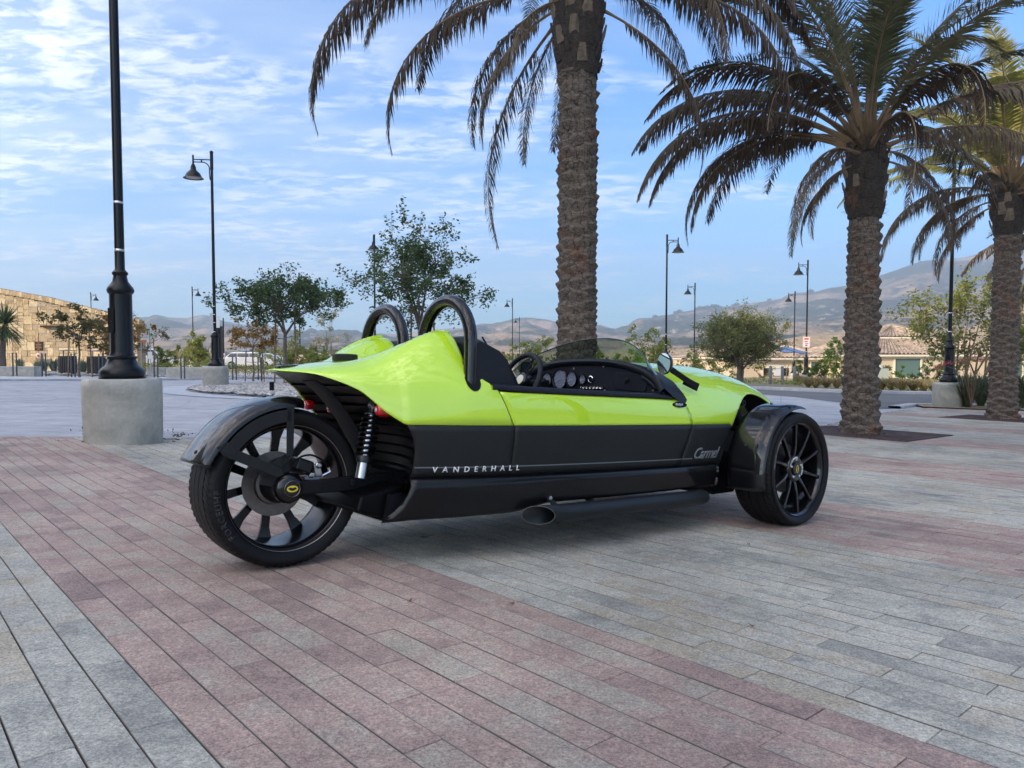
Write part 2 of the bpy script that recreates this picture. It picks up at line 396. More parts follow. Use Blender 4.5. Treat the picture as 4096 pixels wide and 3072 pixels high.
VERGE = [(60, 44), (40, 38.5), (24, 33.4), (17.7, 31.6), (15.5, 31.7), (13.5, 32.7), (11, 36), (8, 44), (3, 60), (0, 80), (60, 80)]
sheet('planting_bed', VERGE, .09, M['soil'])
sheet('planting_bed', [(60, 33), (40, 29), (13.2, 21.3), (11.4, 20.9), (10.9, 19.5), (11.6, 19.0), (13.04, 18.75), (26, 19.2), (60, 20)], .03, M['soil'])

# ---- gravel island with its flush ring
IC = (-3.4, 24.2); IR = 6.7
ring = [(IC[0] + (IR + .9) * math.cos(a / 36 * math.pi), IC[1] + (IR + .9) * math.sin(a / 36 * math.pi)) for a in range(72)]
sheet('island_ring', ring, -.010, M['ring'], step=.5)
sheet('island_bed', [(IC[0] + IR * math.cos(a / 36 * math.pi), IC[1] + IR * math.sin(a / 36 * math.pi)) for a in range(72)], .0, simple('gravel_bed', (.25, .24, .23), .95, var=.4, vscale=30), step=.5)
def stones(name, n, place, size, mat, seed=3, flat=.6):
    r = random.Random(seed); mb = MB()
    base = [Vector(v).normalized() for v in ((0, 0, 1), (1, 0, 0), (0, 1, 0), (-1, 0, 0), (0, -1, 0), (0, 0, -1), (.7, .7, .3), (-.7, .7, .2), (.7, -.7, .2), (-.7, -.7, .3))]
    fcs = [(0, 1, 6), (0, 6, 2), (0, 2, 7), (0, 7, 3), (0, 3, 9), (0, 9, 4), (0, 4, 8), (0, 8, 1), (5, 6, 1), (5, 2, 6), (5, 7, 2), (5, 3, 7), (5, 9, 3), (5, 4, 9), (5, 8, 4), (5, 1, 8)]
    for i in range(n):
        x, y, z = place(r); s = size * r.uniform(.5, 1.3); a = r.uniform(0, 6.28); ca, sa = math.cos(a), math.sin(a); ex = r.uniform(.8, 1.5)
        vs = []
        for b in base:
            k = s * r.uniform(.8, 1.15); vx, vy, vz = b.x * k * ex, b.y * k, b.z * k * flat
            vs.append((x + vx * ca - vy * sa, y + vx * sa + vy * ca, z + vz + s * flat * .4))
        mb.add(vs, fcs)
    return mb.build(name, mat)
m_, t_, b_ = newmat('river_rock'); wn = t_.new('ShaderNodeTexVoronoi'); wn.inputs['Scale'].default_value = 9.0; t_.put(wn.inputs['Vector'], P3(t_))
sp_ = t_.new('ShaderNodeSeparateColor'); t_.put(sp_.inputs[0], wn.outputs['Color'])
t_.put(b_.inputs['Base Color'], t_.ramp(sp_.outputs[0], [(0, (.20, .20, .21)), (.35, (.36, .35, .34)), (.6, (.47, .43, .37)), (.85, (.55, .54, .52)), (1, (.33, .25, .20))])); b_.inputs['Roughness'].default_value = .7
M['rock'] = m_
def isl(r):
    a = r.uniform(0, 6.283); d = (IR - .1) * math.sqrt(r.random()); 
    while IC[1] + d * math.sin(a) > 27.5 and r.random() < .6: a = r.uniform(0, 6.283)
    x, y = IC[0] + d * math.cos(a), IC[1] + d * math.sin(a); return x, y, g(x, y) + .02 + .12 * (1 - (d / IR) ** 2)
tag(stones('gravel', 9500, isl, .075, M['rock']), kind='stuff', label='pale river rock filling the round island', cat='gravel')
def wedge(r):
    x = r.uniform(-30, -9); y = 36 + r.uniform(-3.2, 2) + (x + 20) * .2; return x, y, g(x, y) + .06
tag(stones('gravel', 2500, wedge, .09, M['rock'], 5), kind='stuff', label='pale gravel strip behind the paired bollards', cat='gravel')

# ---- the pavers themselves
def in_poly(x, y, P):
    c = False; n = len(P)
    for i in range(n):
        x1, y1 = P[i]; x2, y2 = P[i - 1]
        if (y1 > y) != (y2 > y) and x < (x2 - x1) * (y - y1) / (y2 - y1) + x1: c = not c
    return c
GR_C = [(5.25, 11.02), (10.2, 15.25)]; GR_H = .93
def in_grate(x, y):
    for cx_, cy_ in GR_C:
        dx, dy = x - cx_, y - cy_; u = dx * SX + dy * SY; v = dx * QX + dy * QY
        if abs(u) < GR_H + .02 and abs(v) < GR_H + .02: return True
    return False
CYL_L = (-4.05, 8.0)
def pavers():
    root = paving
    rr = random.Random(5); cells = []
    for k in range(-30, 330):
        qc = (k + .5) * PITCHC; par = (k + 1000) % 2; off = 1.711 + .227 * par
        for j in range(-60, 60):
            sc_ = off + (j + .5) * PLEN; x = qc * QX + sc_ * SX; y = qc * QY + sc_ * SY
            if y < .9 or y > 21.5 or abs(x) > .72 * y + 3.6: continue
            if x < -7.5: continue
            d = math.hypot(x, y); cells.append((d, k, j, qc, sc_, x, y))
    cells.sort()
    shown = 0; rest = MB(); mats = [M['paver_red'], M['paver_grey']]; meshes = {}
    def shape(L0, L1, h=.03):
        a = PITCHC / 2 - .0014; c = .0013; v = []
        for zz_, ins in ((-h, 0), (-c, 0), (0, c)):
            v += [(L0 + ins, -a + ins, zz_), (L1 - ins, -a + ins, zz_), (L1 - ins, a - ins, zz_), (L0 + ins, a - ins, zz_)]
        f = [(8, 9, 10, 11)]
        for r_ in (4, 0):
            for i in range(4): f.append((r_ + i, r_ + (i + 1) % 4, r_ + 4 + (i + 1) % 4, r_ + 4 + i))
        return v, f
    rot = math.atan2(SY, SX)
    for d, k, j, qc, sc_, x, y in cells:
        L0, L1 = -PLEN / 2 + .0013, PLEN / 2 - .0013
        # cut to the plaza edge and the tree grates
        ends = []
        N = 8
        okk = []
        for i in range(N + 1):
            s_ = sc_ - PLEN / 2 + PLEN * i / N; xx, yy = qc * QX + s_ * SX, qc * QY + s_ * SY
            okk.append(in_poly(xx, yy, PLAZA) and not in_grate(xx, yy) and math.hypot(xx - CYL_L[0], yy - CYL_L[1]) > .36)
        if not any(okk): continue
        if not all(okk):
            i0 = okk.index(True); i1 = N - okk[::-1].index(True)
            if i1 - i0 < 1: continue
            L0 = -PLEN / 2 + PLEN * i0 / N; L1 = -PLEN / 2 + PLEN * i1 / N
        red = is_red(k)
        
        v, f = shape(L0, L1)
        gx = (g(x + .01, y) - g(x - .01, y)) / .02; gy = (g(x, y + .01) - g(x, y - .01)) / .02
        tx, ty, dz = rr.gauss(0, .0015), rr.gauss(0, .0035), rr.gauss(0, .0005)
        ca, sa = math.cos(rot), math.sin(rot)
        inview = y > 1.15 and abs(x) < .72 * y + .1
        if shown < 300 and inview and all(okk):
            key = (red,)
            if key not in meshes:
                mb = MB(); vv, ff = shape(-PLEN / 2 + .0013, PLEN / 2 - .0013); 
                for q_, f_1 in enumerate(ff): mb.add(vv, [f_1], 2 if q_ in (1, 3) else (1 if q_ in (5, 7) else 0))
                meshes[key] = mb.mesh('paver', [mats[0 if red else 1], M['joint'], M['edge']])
            n = Vector((-gx, -gy, 1)).normalized(); ux = Vector((ca, sa, 0)); ux = (ux - n * ux.dot(n)).normalized(); uy = n.cross(ux)
            n2 = (n + ux * tx + uy * ty).normalized(); ux = (ux - n2 * ux.dot(n2)).normalized(); uy = n2.cross(ux)
            mm = Matrix((ux, uy, n2)).transposed().to_4x4(); mm.translation = (x, y, g(x, y) + dz)
            o = obj('paver', meshes[key], root); o.matrix_world = mm; shown += 1
        else:
            vs = []
            for a, b, c in v:
                wx = x + a * ca - b * sa; wy = y + a * sa + b * ca
                vs.append((wx, wy, g(wx, wy) + c + dz + a * tx + b * ty))
            
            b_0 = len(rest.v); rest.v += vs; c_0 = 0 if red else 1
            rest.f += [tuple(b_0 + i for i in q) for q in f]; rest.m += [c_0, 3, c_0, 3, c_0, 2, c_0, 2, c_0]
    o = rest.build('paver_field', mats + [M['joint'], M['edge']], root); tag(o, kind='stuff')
pavers()
# leaves and crumbs of dirt lying about the paving
def litter():
    mb = MB(); r = random.Random(12)
    M['dead_leaf'] = simple('dead_leaf', (.16, .09, .045), .8, var=.4, vscale=40)
    pts = [(3240 / 1.8517 * .0 + 1780, 1320), (1618, 1355), (1110, 1305), (1150, 1360), (1900, 1240)]
    for (xd, yd) in [(1624, 1354), (1106, 1306), (1617, 1177), (885, 1300)]:
        lo, hi = 1.0, 20
        for _ in range(40):
            mid = (lo + hi) / 2; p = at(xd, yd, mid)
            if p.z > g(p.x, p.y): lo = mid
            else: hi = mid
        p = at(xd, yd, lo); x, y = p.x, p.y; z = g(x, y)
        mb = MB(); a = r.uniform(0, 6); c, s_ = math.cos(a), math.sin(a); k = .011
        vs = [(x + (c * u - s_ * v) * k, y + (s_ * u + c * v) * k, z + h * k + .002) for u, v, h in ((-1.2, 0, .5), (0, -.7, 0), (1.2, 0, .9), (0, .7, .1), (.1, 0, .5))]
        mb.add(vs, [(0, 1, 4), (1, 2, 4), (2, 3, 4), (3, 0, 4)]); o = mb.build('dead_leaf', M['dead_leaf'])
        yield o
lv = list(litter())
for o, l in zip(lv, ['curled brown leaf crumb on the grey paving, lower right', 'curled brown leaf crumb on the red paving below the exhaust', 'curled brown leaf crumb on the grey paving below the front wheel', 'curled brown leaf crumb lying on the red paving left of centre']):
    tag(o, l, 'leaf', 'dead leaf crumbs on the paving')

# ---- cast-iron tree grates: ring-slotted plates, each slot a gap between bars
M['rust'] = simple('grate_iron', (.085, .052, .045), .75, .3, var=.5, vscale=6, bump=.3, bscale=60)
def grate(c, label):
    root = empty('tree_grate', (c[0], c[1], g(*c)), 0, label, 'tree grate', 'tree grates around the palms')
    gx, gy = -.0204, -.035
    def place(u, v, h): # u along s, v along q
        x = u * SX + v * QX; y = u * SY + v * QY; return (x, y, g(c[0] + x, c[1] + y) - g(*c) + h)
    fr = MB()
    for (u0, u1, v0, v1) in ((-GR_H, GR_H, -GR_H, -GR_H + .05), (-GR_H, GR_H, GR_H - .05, GR_H), (-GR_H, -GR_H + .05, -GR_H + .05, GR_H - .05), (GR_H - .05, GR_H, -GR_H + .05, GR_H - .05)):
        vs = [place(u, v, h) for h in (-.03, .006) for u, v in ((u0, v0), (u1, v0), (u1, v1), (u0, v1))]
        fr.add(vs, [(3, 2, 1, 0), (4, 5, 6, 7), (0, 1, 5, 4), (1, 2, 6, 5), (2, 3, 7, 6), (3, 0, 4, 7)])
    o = fr.build('frame', M['rust'], root); fix_normals(o)
    bars = MB(); nb = 84
    for k in range(nb):
        a = 2 * math.pi * (k + .2) / nb; a2 = 2 * math.pi * (k + .78) / nb
        def lim(an): return min(GR_H - .05, 9) / max(abs(math.cos(an)), abs(math.sin(an)))
        for r0, r1 in ((.36, .55), (.60, 9)):
            q = []
            for an, rr_ in ((a, r0), (a, min(r1, lim(a))), (a2, min(r1, lim(a2))), (a2, r0)): q.append((rr_ * math.cos(an), rr_ * math.sin(an)))
            if min(r1, lim(a)) <= r0: continue
            vs = [place(u, v, h) for h in (-.025, .003) for u, v in q]
            bars.add(vs, [(3, 2, 1, 0), (4, 5, 6, 7), (0, 1, 5, 4), (1, 2, 6, 5), (2, 3, 7, 6), (3, 0, 4, 7)])
    o = bars.build('slotted_plate', M['rust'], root); fix_normals(o)
    rg = MB()
    for r0, r1 in ((.33, .37), (.55, .60)):
        P = [[place(r_ * math.cos(2 * math.pi * k / 48), r_ * math.sin(2 * math.pi * k / 48), h) for r_, h in ((r0, -.03), (r0, .005), (r1, .005), (r1, -.03))] for k in range(48)]
        rg.grid(P, closed_u=True)
    o = rg.build('ring', M['rust'], root); fix_normals(o)
    P = [place(u, v, -.035) for u, v in ((-GR_H, -GR_H), (GR_H, -GR_H), (GR_H, GR_H), (-GR_H, GR_H))]
    MB().add(P, [(0, 1, 2, 3)]).build('pit', M['joint'], root)
grate(GR_C[0], 'rusty square tree grate at the foot of the palm right of the car')
grate(GR_C[1], 'rusty square tree grate at the foot of the rightmost palm')
# ================================================================ THE THREE-WHEELER
# car frame: u forward, v to the car's left (away from the camera), h up from the paving
NP = Vector((.0204, .0518 - .0012, 1)).normalized()
CAR_TH = .6889
ux_ = Vector((1, 0, 0)); ux_ = (ux_ - NP * ux_.dot(NP)).normalized(); uy_ = NP.cross(ux_)
U_ = ux_ * math.cos(CAR_TH) + uy_ * math.sin(CAR_TH); V_ = NP.cross(U_)
cx0, cy0 = -.998, 3.073
car = empty('three_wheeled_roadster'); cm = Matrix((U_, V_, NP)).transposed().to_4x4(); cm.translation = (cx0, cy0, g(cx0, cy0) + .002); car.matrix_world = cm
tag(car, 'low lime green and black three-wheeled open roadster with twin black roll hoops', 'car')

def paint(name, col, flake=0, rough=.32, coat=1.0, metal=0):
    m, t, b = newmat(name); b.inputs['Base Color'].default_value = (*col, 1); b.inputs['Roughness'].default_value = rough
    b.inputs['Coat Weight'].default_value = coat; b.inputs['Coat Roughness'].default_value = .02; b.inputs['Coat IOR'].default_value = 1.5; b.inputs['Specular IOR Level'].default_value = 0.15; b.inputs['Metallic'].default_value = metal
    co = OBJ(t)
    t.put(b.inputs['Coat Normal'], t.bump(t.noise(co, 7, 2, .4), .03, .02))
    if flake: t.put(b.inputs['Normal'], t.bump(t.noise(co, 900, 2, .8), flake, .001))
    return m
M['lime'] = paint('lime_paint', (.56, .84, .03), .03); M['lime'].node_tree.nodes['Principled BSDF'].inputs['Coat IOR'].default_value = 1.9
M['gloss'] = paint('gloss_black_paint', (.002, .002, .003), 0, .5)
M['sillblk'] = paint('sill_black_paint', (.0015, .0015, .002), 0, .5); M['sillblk'].node_tree.nodes['Principled BSDF'].inputs['Coat IOR'].default_value = 1.32
M['satin'] = simple('satin_charcoal', (.017, .0185, .0185), .45, spec=.24, bump=.04, bscale=400, objc=True)
M['matte'] = simple('matte_black', (.006, .006, .008), .55, spec=.18, bump=.08, bscale=300, objc=True)
M['deepblack'] = simple('deep_black_plastic', (.0025, .0025, .003), .35, spec=.12)
M['vinyl'] = simple('black_vinyl', (.008, .010, .015), .45, spec=.3, bump=.25, bscale=500, objc=True)
M['dashp'] = simple('dash_panel', (.007, .009, .015), .55, spec=.25, bump=.12, bscale=600, objc=True)
M['rubber'] = simple('tyre_rubber', (.006, .006, .0065), .55, spec=.25, var=.35, vscale=14, bump=.12, bscale=200, objc=True)
M['rimblack'] = paint('rim_gloss_black', (.003, .003, .004), 0, .4)
M['rimsatin'] = simple('rim_satin_black', (.005, .005, .006), .2, spec=.4)
M['steel'] = simple('brushed_steel', (.36, .34, .32), .32, 1, var=.15, vscale=30, objc=True)
M['disc'] = simple('brake_disc', (.20, .185, .17), .45, .9, var=.15, vscale=40, objc=True)
M['chrome'] = simple('chrome', (.75, .75, .76), .12, 1)
M['alu'] = simple('aluminium', (.55, .56, .57), .28, 1)
M['exhaust'] = simple('exhaust_ceramic_black', (.010, .012, .014), .42, 0, spec=.35)
M['redlens'] = simple('red_lens', (.55, .01, .012), .08, coat=1)
M['clearlens'] = simple('clear_lens', (.75, .6, .6), .06, .3, coat=1)
M['stripe'] = simple('grey_stripe', (.11, .12, .125), .5)
M['white'] = simple('white_lettering', (.82, .82, .82), .5)
M['greyscript'] = simple('grey_lettering', (.17, .18, .185), .5)
M['yellow'] = simple('yellow_badge', (.80, .62, .03), .35, coat=.6)
M['gauge'] = simple('gauge_face', (.17, .20, .27), .3)
M['cream'] = simple('cream_badge', (.62, .60, .46), .4)
M['bolt'] = simple('black_bolt', (.008, .008, .009), .35, .0)

def lerp(tab, x):
    if x <= tab[0][0]: return tab[0][1]
    for (a, p), (b, q) in zip(tab, tab[1:]):
        if x <= b: return p + (q - p) * (x - a) / (b - a)
    return tab[-1][1]
def smooth_tab(tab):
    """monotone-ish cubic through the table"""
    xs = [a for a, _ in tab]; ys = [b for _, b in tab]; n = len(xs); ms = []
    for i in range(n):
        if i == 0: ms.append((ys[1] - ys[0]) / (xs[1] - xs[0]))
        elif i == n - 1: ms.append((ys[-1] - ys[-2]) / (xs[-1] - xs[-2]))
        else:
            d0 = (ys[i] - ys[i - 1]) / (xs[i] - xs[i - 1]); d1 = (ys[i + 1] - ys[i]) / (xs[i + 1] - xs[i])
            ms.append(0 if d0 * d1 <= 0 else 2 * d0 * d1 / (d0 + d1))
    def fn(x):
        if x <= xs[0]: return ys[0]
        if x >= xs[-1]: return ys[-1]
        import bisect
        i = bisect.bisect_right(xs, x) - 1; h = xs[i + 1] - xs[i]; t = (x - xs[i]) / h
        return (2 * t**3 - 3 * t**2 + 1) * ys[i] + (t**3 - 2 * t**2 + t) * h * ms[i] + (-2 * t**3 + 3 * t**2) * ys[i + 1] + (t**3 - t**2) * h * ms[i + 1]
    return fn
WT = smooth_tab([(.369, .425), (.5, .468), (.64, .512), (.9, .556), (1.3, .592), (1.8, .61), (2.1, .608), (2.4, .595), (2.7, .57), (2.95, .54), (3.12, .465), (3.24, .335), (3.30, .17), (3.325, 0)])
def Wd(u): return math.sqrt(max(0, (u + .037) / 2.3)) if u < .369 else WT(u)
ZT = smooth_tab([(-.037, .812), (.03, .824), (.15, .846), (.3, .862), (.5, .880), (.64, .888), (.8, .89), (1.8, .90), (2.0, .912), (2.25, .922), (2.5, .920), (2.75, .902), (2.95, .862), (3.1, .795), (3.22, .695), (3.3, .575), (3.325, .45)])
HE = smooth_tab([(-.037, .806), (.055, .795), (.12, .772), (.207, .728), (.295, .645), (.369, .592)])
def hB(u): return .598 - .0105 * u                       # where lime meets charcoal
def hS(u): return .374 - .018 * max(0, u - .4) / 1.7      # where charcoal meets the sill
def EDGE_U(h): # rear opening seen from the side, below the deck
    return smooth_tab([(.17, .295), (.20, .312), (.245, .352), (.32, .392), (.40, .408), (.47, .409), (.53, .398), (.592, .369)])(h)
NN = smooth_tab([(-.037, 2.0), (.3, 2.2), (.45, 2.9), (.64, 3.6), (.8, 3.6), (1.8, 2.6), (2.0, 2.45), (2.4, 2.3), (2.8, 2.15), (3.3, 2.0)])
def hump(u, v):
    A = smooth_tab([(.10, 0), (.2, .012), (.3, .038), (.42, .072), (.52, .098), (.62, .112), (.70, .114)])(u)
    if u <= .10 or u > .9: return 0
    d = (abs(v) - .275) / .205
    return A * max(0, 1 - d * d) ** 1.6 * (1.15 if abs(v) > .275 else 1)
def base_h(u): return HE(u) if u < .369 else hB(u)
def top_h(u, v):
    W_ = Wd(u); n = NN(u); x = min(1, abs(v) / max(W_, 1e-4)); b = base_h(u)
    return b + (ZT(u) - b) * (1 - x ** n) ** (1 / n)
def sect(u, a):
    """point of the upper shell, a from 0 (crown) to 1 (widest point)"""
    W_ = Wd(u); n = NN(u); b = base_h(u); an = a * math.pi / 2
    v = W_ * math.sin(an) ** (2 / n); h = b + (ZT(u) - b) * max(0, math.cos(an)) ** (2 / n)
    return v, h + hump(u, v) * min(1, 2.5 * math.cos(an))
def side_v(u, h):
    """half width of the side at height h (below the widest line it tucks in a little)"""
    W_ = Wd(u); b = base_h(u)
    if h <= b: return W_ - .035 * ((b - h) / .22) ** 1.6 * (1 if u > .3 else 1)
    n = NN(u); x = min(1, (h - b) / (ZT(u) - b)); return W_ * (1 - x ** n) ** (1 / n)
def both(mb, P, flip=False, mi=0):
    """adds a sheet for the near side and its mirror for the far side"""
    mb.grid([[(u, -v, h) for u, v, h in row] for row in P], flip=flip, mi=mi); mb.grid([[(u, v, h) for u, v, h in row] for row in P], flip=not flip, mi=mi)
def solid(o, th, off=-1, bev=0):
    m = o.modifiers.new('thickness', 'SOLIDIFY'); m.thickness = th; m.offset = off
    return o
def shell(name, P, mat, th=.006, parent=None, sm=40, joined=False):
    if not joined:
        for flip, sg in ((False, -1), (True, 1)):
            mb = MB(); mb.grid([[(u, sg * v, h) for u, v, h in row] for row in P], flip=flip); o = mb.build(name, mat, parent or car, sm)
            b = bmesh.new(); b.from_mesh(o.data); bmesh.ops.recalc_face_normals(b, faces=b.faces[:]); s = sum(f.normal.y * sg * f.calc_area() for f in b.faces)
            if s < 0: bmesh.ops.reverse_faces(b, faces=b.faces[:])
            b.to_mesh(o.data); b.free(); solid(o, th)
        return o
    mb = MB(); both(mb, P); bm_ = mb.mesh(name, mat, sm)
    o = obj(name, bm_, parent or car)
    b = bmesh.new(); b.from_mesh(o.data); bmesh.ops.remove_doubles(b, verts=b.verts[:], dist=.0004); bmesh.ops.recalc_face_normals(b, faces=b.faces[:])
    # make sure normals face outwards
    s = sum(f.normal.dot(f.calc_center_median() - Vector((f.calc_center_median().x, 0, .5))) * f.calc_area() for f in b.faces)
    if s < 0: bmesh.ops.reverse_faces(b, faces=b.faces[:])
    b.to_mesh(o.data); b.free()
    solid(o, th); return o
NA = 30
# --- rear shell: tail deck, twin headrest humps, shoulders down to the charcoal line, back to the door seam
def seam_u(h): # rear door seam, slanting
    return lerp([(.36, .842), (.575, .852), (.5751, .845), (.60, .832), (.745, .765)], h) 
P = []
us = [-.0369, -.034, -.028, -.018, -.005, .012] + [.012 + .0125 * i for i in range(1, 69)]
u_last = .642
def quarter_top(u):
    """upper limit of the painted quarter between the headrest humps and the belt line"""
    t = max(0, min(1, (u - u_last) / (.765 - u_last))); return .845 - (.845 - .748) * t ** .8
def rear_cut(v):
    u, y, h = v.co
    return max(u - (seam_u(h) - .003) if h > .5 else -1, h - quarter_top(u) if u > u_last + .004 else -1)
bm = bmesh.new(); rows = []
for u in us:
    rows.append([bm.verts.new((u, -sect(u, i / 60)[0], sect(u, i / 60)[1])) for i in range(61)])
for a_, b_2 in zip(rows, rows[1:]):
    for i in range(60): bm.faces.new((a_[i], a_[i + 1], b_2[i + 1], b_2[i]))
for f in list(bm.faces):
    if all(rear_cut(v) > 0 for v in f.verts): bm.faces.remove(f)
for v in list(bm.verts):
    if not v.link_faces: bm.verts.remove(v)
for v in bm.verts:
    if rear_cut(v) > 0:
        u, y, h = v.co
        if u > seam_u(h) - .003 and h < .76: u = seam_u(h) - .003
        elif h > quarter_top(u): 
            if h - quarter_top(u) > .03: u = u_last + .004
            else: h = quarter_top(u)
        v.co = (u, y if u == u_last + .004 and h > .845 else -side_v(u, h), h)
r_ = bmesh.ops.duplicate(bm, geom=bm.verts[:] + bm.edges[:] + bm.faces[:])
for e in r_['geom']:
    if isinstance(e, bmesh.types.BMVert): e.co.y = -e.co.y
bmesh.ops.remove_doubles(bm, verts=bm.verts[:], dist=.0005); bmesh.ops.recalc_face_normals(bm, faces=bm.faces[:])
if sum(f.normal.z * f.calc_area() for f in bm.faces) < 0: bmesh.ops.reverse_faces(bm, faces=bm.faces[:])
me = bpy.data.meshes.new('rear_bodywork'); bm.to_mesh(me); bm.free(); me.materials.append(M['lime']); me.polygons.foreach_set('use_smooth', [True] * len(me.polygons)); me.set_sharp_from_angle(angle=rad(60))
rear = obj('rear_bodywork', me, car); solid(rear, .008)
# bulkhead closing the humps behind the seats
mb = MB(); row0 = []; row1 = []
for i in range(-24, 25):
    v = i / 24 * .505; h = top_h(u_last, v) + hump(u_last, v); row0.append((u_last + .002, v, h - .006)); row1.append((u_last + .012, v, .5))
mb.grid([row0, row1]); o = mb.build('bulkhead', M['vinyl'], car); solid(o, .01)
# rear lower panel (charcoal) behind the door
def lower_panel(name, uf, ur, n=14, k=8, mat='satin'):
    P = []
    for i in range(n + 1):
        row = []
        for j in range(k + 1):
            h = 0
            t = j / k
            um = ur(.37) + (uf(.5) - ur(.37)) * i / n
            h = hS(um) + (hB(um) - .0015 - hS(um)) * t
            uu = ur(h) + (uf(h) - ur(h)) * i / n
            row.append((uu, side_v(uu, h), h))
        P.append(row)
    return shell(name, P, M[mat], .006)
lower_panel('rear_lower_panel', lambda h: .8405, lambda h: EDGE_U(h) + .002)
def fseam(h): # front door seam, S-shaped
    return lerp([(.33, 1.955), (.45, 1.985), (.572, 2.028), (.60, 2.022), (.64, 2.006), (.68, 1.985), (.70, 1.955), (.709, 1.93)], h)
lower_panel('door_lower_panel', lambda h: fseam(h) - .003, lambda h: .8455, 40)
AC, AH, AR = 2.745, .345, .402
def arch_u(h):
    d = AR * AR - (h - AH) ** 2
    return AC - math.sqrt(d) if d > 0 else AC
lower_panel('wing_lower_panel', lambda h: arch_u(h), lambda h: fseam(h) + .003, 14)
# lime door
def belt(u): return lerp([(.76, .742), (.9, .733), (1.3, .722), (1.7, .713), (1.95, .706)], u)
P = []
for i in range(41):
    row = []
    for j in range(13):
        t = j / 12; um = .85 + 1.1 * i / 40; h = hB(um) + (belt(um) - hB(um)) * t
        ur = seam_u(h) + .003; uf = fseam(h) - .003; uu = ur + (uf - ur) * i / 40
        row.append((uu, side_v(uu, h), h))
    P.append(row)
door = shell('door', P, M['lime'], .008)
# bonnet and wings: grid cut by the wheel arch, nose closed
def on_shell(u, h): return side_v(u, h)
bm = bmesh.new(); rows = []
ub = [1.905 + .0125 * i for i in range(int((3.30 - 1.905) / .0125) + 1)] + [3.31, 3.318, 3.3235]
HL = {}
for u in ub:
    r = []
    for i in range(46):
        a = i / 45; v, h = sect(u, a); r.append(bm.verts.new((u, -v, h)))
    # nose and wings carry on below the widest line ahead of the arch
    for k in range(1, 17):
        h = hB(u) - .26 * k / 16; r.append(bm.verts.new((u, -side_v(u, h), h)))
    rows.append(r)
for a, b in zip(rows, rows[1:]):
    for i in range(len(a) - 1): bm.faces.new((a[i], a[i + 1], b[i + 1], b[i]))
def cut(u, h, v):
    """signed: > 0 is cut away"""
    c1 = AR - math.hypot(u - AC, h - AH)                        # wheel arch
    c2 = (hB(u) + .0) - h if u < AC else -1                       # charcoal panel below, behind the wheel
    c4 = (fseam(h) + .003) - u if h < .709 else -1                # door seam
    # cockpit/cowl edge: black cowl in front of the dash
    e = cowl_edge(abs(v)); c3 = e - u
    return max(c1, c2, c3, c4)
def cowl_edge(v):
    # plan line where the painted bonnet starts
    return lerp([(0, 1.985), (.2, 1.985), (.35, 1.98), (.45, 1.975), (.52, 1.975), (.56, 1.99), (.585, 2.0), (.6, 1.95), (.62, 1.90)], v)
for f in list(bm.faces):
    if all(cut(v.co.x, v.co.z, v.co.y) > 0 for v in f.verts): bm.faces.remove(f)
for v in list(bm.verts):
    if not v.link_faces: bm.verts.remove(v)
for v in bm.verts:
    c = cut(v.co.x, v.co.z, v.co.y)
    if c > 0:
        u, h = v.co.x, v.co.z; y = v.co.y
        d = math.hypot(u - AC, h - AH)
        if d < AR: k = AR / max(d, 1e-4); u = AC + (u - AC) * k; h = AH + (h - AH) * k
        elif u < AC and h < hB(u): h = hB(u)
        elif h < .709 and u < fseam(h) + .003: u = fseam(h) + .003
        else: u = cowl_edge(abs(y))
        v.co.x, v.co.z = u, h
        if abs(y) > .25: v.co.y = -side_v(u, h)
        else: v.co.z = top_h(u, abs(y))
geom = bm.verts[:] + bm.edges[:] + bm.faces[:]
r_ = bmesh.ops.duplicate(bm, geom=geom)
for e in r_['geom']:
    if isinstance(e, bmesh.types.BMVert): e.co.y = -e.co.y
bmesh.ops.remove_doubles(bm, verts=bm.verts[:], dist=.0006); bmesh.ops.recalc_face_normals(bm, faces=bm.faces[:])
s = sum(f.normal.z * f.calc_area() for f in bm.faces)
if s < 0: bmesh.ops.reverse_faces(bm, faces=bm.faces[:])
me = bpy.data.meshes.new('bonnet'); bm.to_mesh(me); bm.free(); me.materials.append(M['lime'])
me.polygons.foreach_set('use_smooth', [True] * len(me.polygons)); me.set_sharp_from_angle(angle=rad(50))
solid(obj('bonnet', me, car), .008)
# --- black cowl over the dash and its side wings
def dash_h(v): x = min(1, abs(v) / .60); return .748 + .178 * (1 - x ** 2.5) ** (1 / 1.9)
P = []
for i in range(61):
    an = -1 + 2 * i / 60; v = .598 * math.sin(an * math.pi / 2); hd = dash_h(v); row = []
    ue = cowl_edge(abs(v)) + .004; ht = top_h(ue, v) + .002; hin = hd - .035
    row = [(1.815, v * .93, hin - .006), (1.80, v * .94, hin - .002), (1.785, v * .955, hin + .010), (1.778, v * .985, hd - .012), (1.785, v * .995, hd - .002), (1.80, v, hd + .003), (1.85, v, hd + (ht - hd) * .35 + .004), (ue - .03, v, ht + .001 + (hd - ht) * .2), (ue, v, ht)]
    P.append([(a, max(-.606, min(.606, b)), c) for a, b, c in row])
mb = MB(); mb.grid(P); o = mb.build('dash_cowl', M['vinyl'], car, 60); fix_normals(o)
# wing: padded black flank between the cowl and the belt rail
P = []
for i in range(13):
    t = i / 12; row = []
    for j in range(9):
        s_ = j / 8
        h = .722 + (.835 - .722) * t
        u0 = lerp([(.722, 1.85), (.74, 1.82), (.78, 1.79), (.835, 1.79)], h); u1 = lerp([(.722, 1.865), (.735, 1.93), (.78, 1.985), (.81, 1.987), (.84, 1.97)], h)
        u = u0 + (u1 - u0) * s_; v = side_v(u, h) + .004 + .006 * math.sin(s_ * math.pi)
        row.append((u, v, h))
    P.append(row)
shell('cowl_wing', P, M['vinyl'], .02, sm=60)
